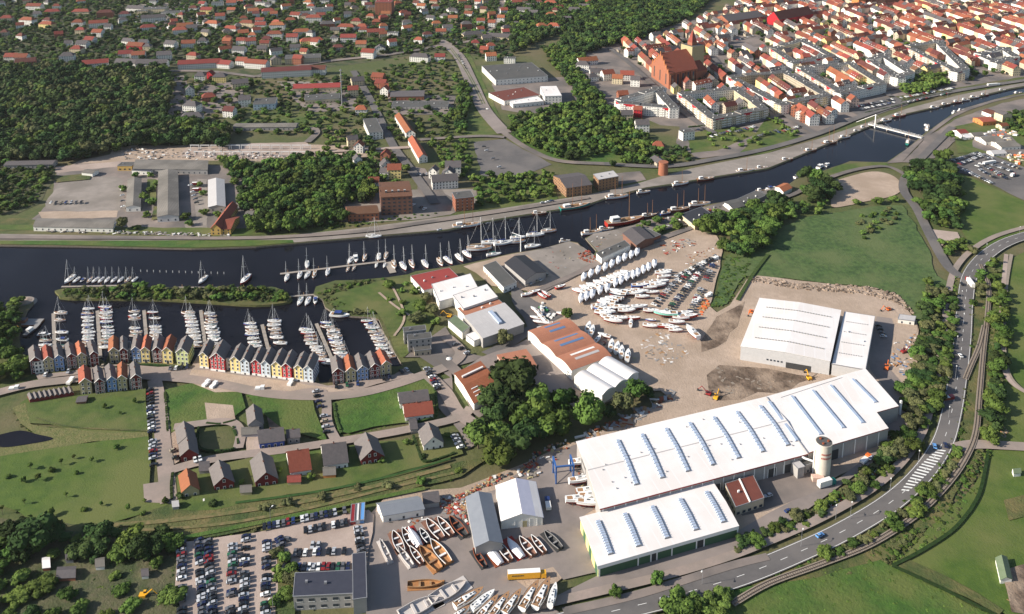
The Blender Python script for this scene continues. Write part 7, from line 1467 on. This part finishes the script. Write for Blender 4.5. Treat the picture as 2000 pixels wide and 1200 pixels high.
scatter('in the belt between white hall and main road', "1815,555 1860,575 1862,640 1850,720 1830,800 1790,880 1740,925 1725,900 1770,830 1765,770 1790,700 1795,640", 6.2, 3.2, 5.6, [D_, M_, M_, O_], hf=1.1, first=True)
scatter('along the lower main road verge', "1740,925 1660,985 1560,1035 1450,1080 1420,1090 1440,1055 1560,1010 1650,950 1720,900", 5, 2.0, 3.8, [M_, D_, O_, M_], hf=1.05, first=True)
scatter('between main road and railway', "1880,890 1860,940 1800,1000 1700,1065 1600,1100 1590,1085 1690,1045 1780,985 1840,920 1870,870", 6, 2.4, 4.2, [M_, M_, O_], hf=1.05, avoid=('b',), first=True)
scatter('on the field side of the railway', "1945,560 1965,600 1960,700 1945,860 1925,860 1930,780 1945,680", 8, 3.5, 6, [D_, M_, M_], hf=1.3, avoid=('b',))
scatter('at the top of the railway cutting', "1895,480 1950,520 1935,560 1900,600 1890,580 1910,540", 9, 3, 5, [M_, O_], hf=1.2, avoid=('b',))
scatter('at the lower right of the main road', "1340,1150 1400,1130 1440,1165 1420,1230 1300,1230", 7, 4, 6.5, [M_, L_], hf=1.2, avoid=('r',), first=True)
scatter('in the clump below the red roofed hall', "950,790 1010,775 1060,780 1100,800 1112,825 1105,845 1050,862 1020,890 1005,918 960,912 915,885 915,858 945,835", 12.5, 5.5, 9, [D_, M_, M_, L_, D_], hf=1.5, avoid=('w',), first=True)
scatter('on the lawn above the marina', "740,555 800,552 845,595 855,640 800,640 765,620 750,590", 14, 3, 5.5, [M_, O_, L_], hf=1.2)
scatter('on the marina breakwater', "150,568 270,564 520,566 562,575 560,588 400,588 200,582", 6, 2.4, 4.4, [M_, M_, D_, O_], hf=1.25, avoid=('b', 'w'))
scatter('on the left marina shore', "-30,580 28,582 40,600 30,640 20,700 60,720 60,740 -30,760", 9, 4, 7, [D_, M_, M_], hf=1.4, avoid=('b', 'r', 'w'))
scatter('along the old railway bank', "420,1005 560,985 700,955 860,925 950,900 960,905 860,940 700,972 560,1010", 14, 2.5, 4, [M_, O_], hf=1.2)
scatter('in the allotment gardens', "-30,1035 60,1040 345,1062 345,1120 345,1215 -30,1215", 13, 3, 6, [D_, M_, M_, L_], hf=1.2)
scatter('at the top of the allotment gardens', "-30,1040 345,1056 345,1090 200,1090 -30,1100", 8, 4, 6.5, [D_, D_, M_], hf=1.4)
scatter('beside the gravel car park', "536,1075 548,1075 572,1125 572,1140 545,1200 536,1200", 6.5, 2.8, 4, [O_, L_], avoid=('b',), hf=1.3, first=True)
scatter('in the estate gardens', "345,925 480,900 640,880 880,852 890,890 700,945 480,990 345,995", 22, 2, 3.2, [M_, D_, L_], hf=1.3)
scatter('at the left edge above the river', "-30,310 110,322 60,400 0,420 -30,430", 13, 3.5, 6, [M_, D_], hf=1.3)
scatter('in the old industrial yard', "240,345 460,345 460,455 240,455", 45, 3.5, 5, [M_, L_], hf=1.4)
scatter('beside the camping yard', "1960,215 2050,200 2050,260 1990,270 1965,250", 10, 4, 6, [M_, D_], hf=1.4)
for x, y, r, h, tn, lb in ((68, 1078, 9.5, 15, D_, 'huge round dark tree alone at the left of the allotments'), (1005, 770, 14, 20, D_, 'biggest dark tree hiding the red hall corner'), (238, 448, 6, 10, O_, 'round tree beside the low shed on the river road'), (282, 395, 4, 10, L_, 'slender light tree between two yard sheds'), (1857, 276, 4.5, 12, M_, 'lone poplar on the sandy river bank'), (985, 672, 5.5, 9, O_, 'olive tree at the grey hall gate'),
                           (1285, 1142, 3.2, 6, M_, 'small round tree by the green hall road'), (1203, 1165, 2.6, 5, M_, 'smallest round tree on the works verge'), (1108, 620, 4, 7, M_, 'tree at the top of the barrel hall'), (1590, 392, 10, 15, D_, 'big dark tree by the river road bend'), (1690, 930, 3, 5, M_, 'tree at works fence'), (1150, 825, 10, 15, M_, 'large round tree before the wavy white hall'), (1217, 806, 6.5, 11, O_, 'broad tree in front of wavy hall, middle'), (1240, 784, 7.5, 13, M_, 'tall tree in front of wavy hall, right'), (1185, 815, 4.5, 8, D_, 'small dark tree between two trees at wavy hall'), (1108, 795, 5, 12, D_, 'slim dark tree left of the wavy hall'), (1262, 775, 4, 6, D_, 'low bushy tree by the sandy lane')):
    p = G(x, y); tree(p.x, p.y, r, h, tn, lb, None, random.Random(int(x)))
for k, (x, y) in enumerate(pts("235,812 205,800 262,790 120,912 150,930 100,925 48,988 75,942 165,1000 198,992 250,1000 102,1010 283,985 228,880 45,945 5,1005 280,1008 322,985 130,975 60,920 18,935 145,900 180,905")):
    p = G(x, y); tree(p.x, p.y, 1.0+(k % 3)*.35, 3.0+(k % 4)*.6, (L_, M_)[k % 2], 'young tree on the marina lawns, %s in a scattered planting' % ordn(k+1), 'young trees on the lawns', random.Random(k))
CAND.sort(key=lambda c: -(c[2]/math.hypot(c[0], c[1])))
NT = 262; rr_ = random.Random(4)
for c in CAND[:NT]:
    lb = '%s green tree %s' % (dict(dark='dark', mid='fresh', light='light', olive='olive')[c[4]], c[5]); namedup(lb, tree(c[0], c[1], c[2], c[3], c[4], lb, 'trees '+c[5], rr_), P2((c[0], c[1]))[0])
STUFF['woodland'] = [c[:5] for c in CAND[NT:]]
print('trees', len(CAND))
scatter('', "0,315 110,320 70,400 0,415", 5, 1.5, 3, [M_, D_, O_], 'undergrowth', hf=.9); scatter('', "-40,1030 345,1050 345,1215 -40,1215", 3.2, .9, 2.0, [M_, D_, D_, M_, L_], 'undergrowth', hf=.8)
scatter('', "120,568 560,564 566,590 300,586 130,583", 3.2, 1.2, 2.2, [M_, O_, D_], 'undergrowth', avoid=('b', 'w'), hf=1.)
scatter('', "735,612 700,618 640,600 620,575 655,556 690,552 750,545 690,562 650,580 680,598", 4, 1.2, 2.4, [M_, O_], 'undergrowth', hf=1.)
scatter('', "1400,580 1420,500 1460,480 1470,490 1455,540 1420,595 1385,602", 3.5, 1.2, 2.4, [M_, M_, D_], 'undergrowth', hf=.6); scatter('', "1860,540 1900,545 1900,700 1880,860 1800,980 1640,1080 1480,1140 1470,1130 1640,1060 1780,970 1860,860", 3.6, 1.0, 2.4, [M_, O_, M_], 'undergrowth', hf=.9, avoid=('b',))
scatter('', "1925,560 1965,600 1955,860 1900,930 1800,1030 1740,1105 1720,1095 1800,1020 1890,920 1925,850", 3.6, 1.0, 2.4, [M_, O_, M_], 'undergrowth', hf=.9, avoid=('b',))
scatter('', "1130,1195 1300,1140 1310,1150 1200,1195 1140,1220", 3.2, .9, 1.6, [M_, D_], 'undergrowth', hf=1., avoid=('b', 'r')); scatter('', "345,1062 700,965 900,915 960,895 900,930 700,985 500,1040", 7, .9, 2., [M_, O_], 'undergrowth', hf=.8)
scatter('', "240,1085 345,1090 345,1215 200,1215", 5, 1, 2, [M_, D_, L_], 'undergrowth', hf=.9); scatter('', "1470,480 1560,430 1760,402 1810,480 1830,540 1790,625 1740,580 1560,548 1450,540", 5.5, .6, 1.4, [M_, M_, D_, O_], 'undergrowth', hf=.6)
scatter('', "1440,1150 1690,1080 1960,1215 1960,1215 1300,1215", 2.8, .6, 1.5, [M_, M_, L_, M_], 'undergrowth', hf=.7)
scatter('', "1560,1118 1700,1078 1800,1012 1885,930 1915,880 1928,888 1905,970 1850,1040 1750,1108 1640,1128", 2.6, .7, 1.8, [M_, M_, O_, D_], 'undergrowth', hf=.8, avoid=('b',))
scatter('', "1480,1130 1600,1092 1700,1050 1800,985 1860,905 1878,880 1890,885 1840,970 1750,1040 1640,1095 1500,1142", 2.8, .7, 1.8, [M_, M_, O_, D_], 'undergrowth', hf=.9, avoid=('b',))
scatter('', "1420,1090 1560,1045 1660,990 1740,930 1800,870 1850,760 1870,640 1880,560 1862,560 1850,700 1800,830 1720,915 1600,990 1440,1065", 3., .8, 2.2, [M_, M_, O_, D_], 'undergrowth', hf=.9, avoid=('b',), first=True); scatter('', "322,765 470,765 480,800 440,830 330,850", 3, .7, 1.3, [M_, M_, D_], 'undergrowth', hf=.5); scatter('', "480,768 610,778 640,865 560,845 500,800", 3, .7, 1.3, [M_, M_, D_], 'undergrowth', hf=.5)
scatter('', "650,790 780,748 835,742 850,760 780,830 680,850 660,845", 3, .6, 1.0, [M_, L_], 'undergrowth', hf=.3)
scatter('', "500,455 680,445 830,425 870,412 700,432 520,455", 6, 1.2, 2.4, [M_, D_], 'undergrowth', hf=.9, avoid=('b', 'r', 'w')); scatter('', "330,925 340,925 345,985 338,990", 3, .8, 1.4, [D_, M_], 'undergrowth', hf=1.2)
scatter('', "330,150 700,150 900,110 900,265 330,262", 12, 1.2, 2.5, [D_, M_], 'undergrowth', hf=.9); scatter('', "-40,-25 1000,-25 1000,115 -40,130", 15, 1.5, 3, [D_, M_], 'undergrowth', hf=.9)
scatter('', "25,800 50,790 60,832 140,840 290,848 290,858 180,868 60,888 0,895 60,860", 2.4, .7, 1.3, [O_, M_, D_], 'undergrowth', hf=.8)
# masses of plants nobody could count: one object each, instanced in place by geometry nodes
def mass(name, items, meshes, label):
    src = []; hidden = bpy.data.collections.new(name+'_kinds'); order = []
    for k, me in enumerate(meshes): o = bpy.data.objects.new('%02d_%s' % (k, name), me); hidden.objects.link(o)
    me = bpy.data.meshes.new(name); me.from_pydata([(x, y, z) for x, y, z, *_ in items], [], [])
    for an, tp, ix in (('sc', 'FLOAT_VECTOR', 3), ('ro', 'FLOAT_VECTOR', 4), ('ix', 'INT', 5)):
        at = me.attributes.new(an, tp, 'POINT')
        if tp == 'INT': at.data.foreach_set('value', [i[ix] for i in items])
        else: at.data.foreach_set('vector', [c for i in items for c in i[ix]])
    ob = put(name, me, None, label, 'stuff'); g = bpy.data.node_groups.new(name, 'GeometryNodeTree')
    g.interface.new_socket('Geometry', in_out='INPUT', socket_type='NodeSocketGeometry'); g.interface.new_socket('Geometry', in_out='OUTPUT', socket_type='NodeSocketGeometry')
    N = g.nodes.new; i_, o_ = N('NodeGroupInput'), N('NodeGroupOutput'); ip = N('GeometryNodeInstanceOnPoints'); ci = N('GeometryNodeCollectionInfo'); ci.inputs['Collection'].default_value = hidden; ci.inputs['Separate Children'].default_value = True; ci.inputs['Reset Children'].default_value = True
    def attr(n, t): a = N('GeometryNodeInputNamedAttribute'); a.data_type = t; a.inputs['Name'].default_value = n; return a.outputs[0]
    L = g.links.new; L(i_.outputs[0], ip.inputs['Points']); L(ci.outputs[0], ip.inputs['Instance']); ip.inputs['Pick Instance'].default_value = True
    L(attr('ix', 'INT'), ip.inputs['Instance Index']); L(attr('sc', 'FLOAT_VECTOR'), ip.inputs['Scale']); L(attr('ro', 'FLOAT_VECTOR'), ip.inputs['Rotation']); L(ip.outputs[0], o_.inputs[0])
    md = ob.modifiers.new('plants', 'NODES'); md.node_group = g; return ob
TN = list(TONE); allm = [m for t in TN for m in CRL[t]]
for nm, lb in (('woodland', 'mass of broad trees in the far woods, belts and gardens'), ('undergrowth', 'low bushes and scrub on banks, verges and gardens')):
    its = []
    for x, y, r, h, tone in STUFF[nm]:
        zz = h-min(r*1.05, h*.5)*.95 if nm == 'woodland' else h*.3; ch = min(r*1.05, h*.5)*1.25 if nm == 'woodland' else h*.8
        its.append((x, y, zz, (r*1.12, r*1.12, ch), (0, 0, rr_.uniform(0, 6.3)), TN.index(tone)*3+rr_.randrange(3)))
        if nm == 'woodland': its.append((x, y, zz*.45, (r*.75, r*.75, zz*.6), (0, 0, 0), TN.index(tone)*3))
    if its: mass(nm, its, allm, lb)
    print(nm, len(its))
cols = sorted({e[3] for e in XTRA[305:]}); cm = [carmesh(c, False)[0] for c in cols]
if XTRA[305:]: mass('distant_parked_cars', [(e[1].x, e[1].y, .12+Z[0], (1, 1, 1), (0, 0, e[2]), cols.index(e[3])) for e in XTRA[305:]], cm, 'the farthest small cars parked in the old town and suburb lots')
def hedge(label, s, wd, h, m='leaf_dark'):
    L = smooth_line(W(s), 5); t = thing('hedge', label, 'hedge', L[0]); k = 0; b = MB(); rnd = random.Random(len(label))
    P = []
    for i in range(len(L)-1):
        n = max(1, int((L[i+1]-L[i]).length/1.2))
        P += [L[i].lerp(L[i+1], j/n) for j in range(n)]
    for i in range(len(P)-1):
        d = (P[i+1]-P[i]).normalized(); q = Vector((-d.y, d.x, 0)); a, c = P[i]-L[0]-d*.3, P[i+1]-L[0]+d*.3; w0, w1 = wd/2*rnd.uniform(.8, 1.2), wd/2*rnd.uniform(.6, .95); hh = h*rnd.uniform(.8, 1.2); z = Vector((0, 0, hh))
        b.hexa([a+q*-w0, c+q*-w0, c+q*w0, a+q*w0], [a+q*-w1+z, c+q*-w1+z, c+q*w1+z, a+q*w1+z], m)
    b.build('foliage', t, kind='stuff')
for q in (('dark hedge left of the corner garden', "338,930 335,950 336,985", 1.6, 1.8), ('hedge round the right estate garden', "808,856 816,880 828,906 860,900 892,888", 1.5, 1.8), ('hedge between the lane and the bright green meadow', "652,792 658,825 668,852", 1.6, 1.6), ('hedge along the left meadow lane', "322,770 325,800 328,850", 1.6, 1.6), ('hedge beside the white and red double house', "845,745 852,780 850,815 805,830", 1.5, 1.6),
          ('hedge behind the front coloured row', "215,722 250,718 300,716 375,722", 1.4, 1.4), ('long hedge before the tree dotted car park', "1345,250 1420,243 1500,230", 1.5, 1.8), ('hedge strip of the promenade car park', "1690,222 1745,210 1780,200", 1.5, 1.5), ('second promenade hedge strip', "1760,200 1810,190 1860,180", 1.3, 1.5), ('hedge along the middle of the avenue', "905,130 920,160 940,200 950,215", 1.6, 1.0),
          ('hedge between sand plot and small meadow', "400,830 430,832 462,824", 1.5, 1.5), ('hedge around the dark green garden plot', "388,835 392,880 462,878 455,835", 1.5, 1.5)): hedge(*q)
# hay or stone heap, animals' shelter pieces on the pasture
clutter('round heap of cut wood on the pasture', "1948,845 1960,836 1972,845 1962,858", 40, ['sand', 'concrete', 'timber'], .4, 1.4, 1.2, 31); clutter('white tree stumps and stones on the pasture', "1945,955 2000,948 1998,972 1950,965", 12, ['junk_white'], .6, 1.4, .6, 32)
clutter('timber and junk inside the paddock', "1960,1165 2000,1150 2000,1200 1985,1200", 30, ['timber', 'mould_orange', 'junk_white'], .5, 2, .8, 33)
# ================================================================ air
hz = MB(); hz.box(-2500, -300, -5, 2500, 3400, 330, 'river_water'); me = hz.mesh('haze'); me.materials.clear()
hm = bpy.data.materials.new('air'); hm.use_nodes = True; t_ = hm.node_tree; t_.nodes.clear(); ou = t_.nodes.new('ShaderNodeOutputMaterial'); pv = t_.nodes.new('ShaderNodeVolumePrincipled')
pv.inputs['Color'].default_value = (.86, .88, .92, 1); pv.inputs['Density'].default_value = HAZE; pv.inputs['Anisotropy'].default_value = .2; t_.links.new(pv.outputs[0], ou.inputs['Volume']); me.materials.append(hm)
put('haze', me, None, None, 'stuff')
# ================================================================ labels: alike houses are told apart by their order
for lb, L in DUP.items():
    L.sort(key=lambda e: e[0])
    if len(L) == 2: L[0][1]['label'] = lb+', left of two'; L[1][1]['label'] = lb+', right of two'
    elif len(L) > 2:
        for k, (x, o) in enumerate(L): o['label'] = '%s, %s from left' % (lb, ordn(k+1))
print('objects', len(bpy.data.objects), 'cars', NCAR[0])

bad = [(len(o['label'].split()), o.name, o['label']) for o in bpy.data.objects if o.get('label') and len(o['label'].replace(',', ' ').split()) > 16]
print('long labels', len(bad), bad[:12])
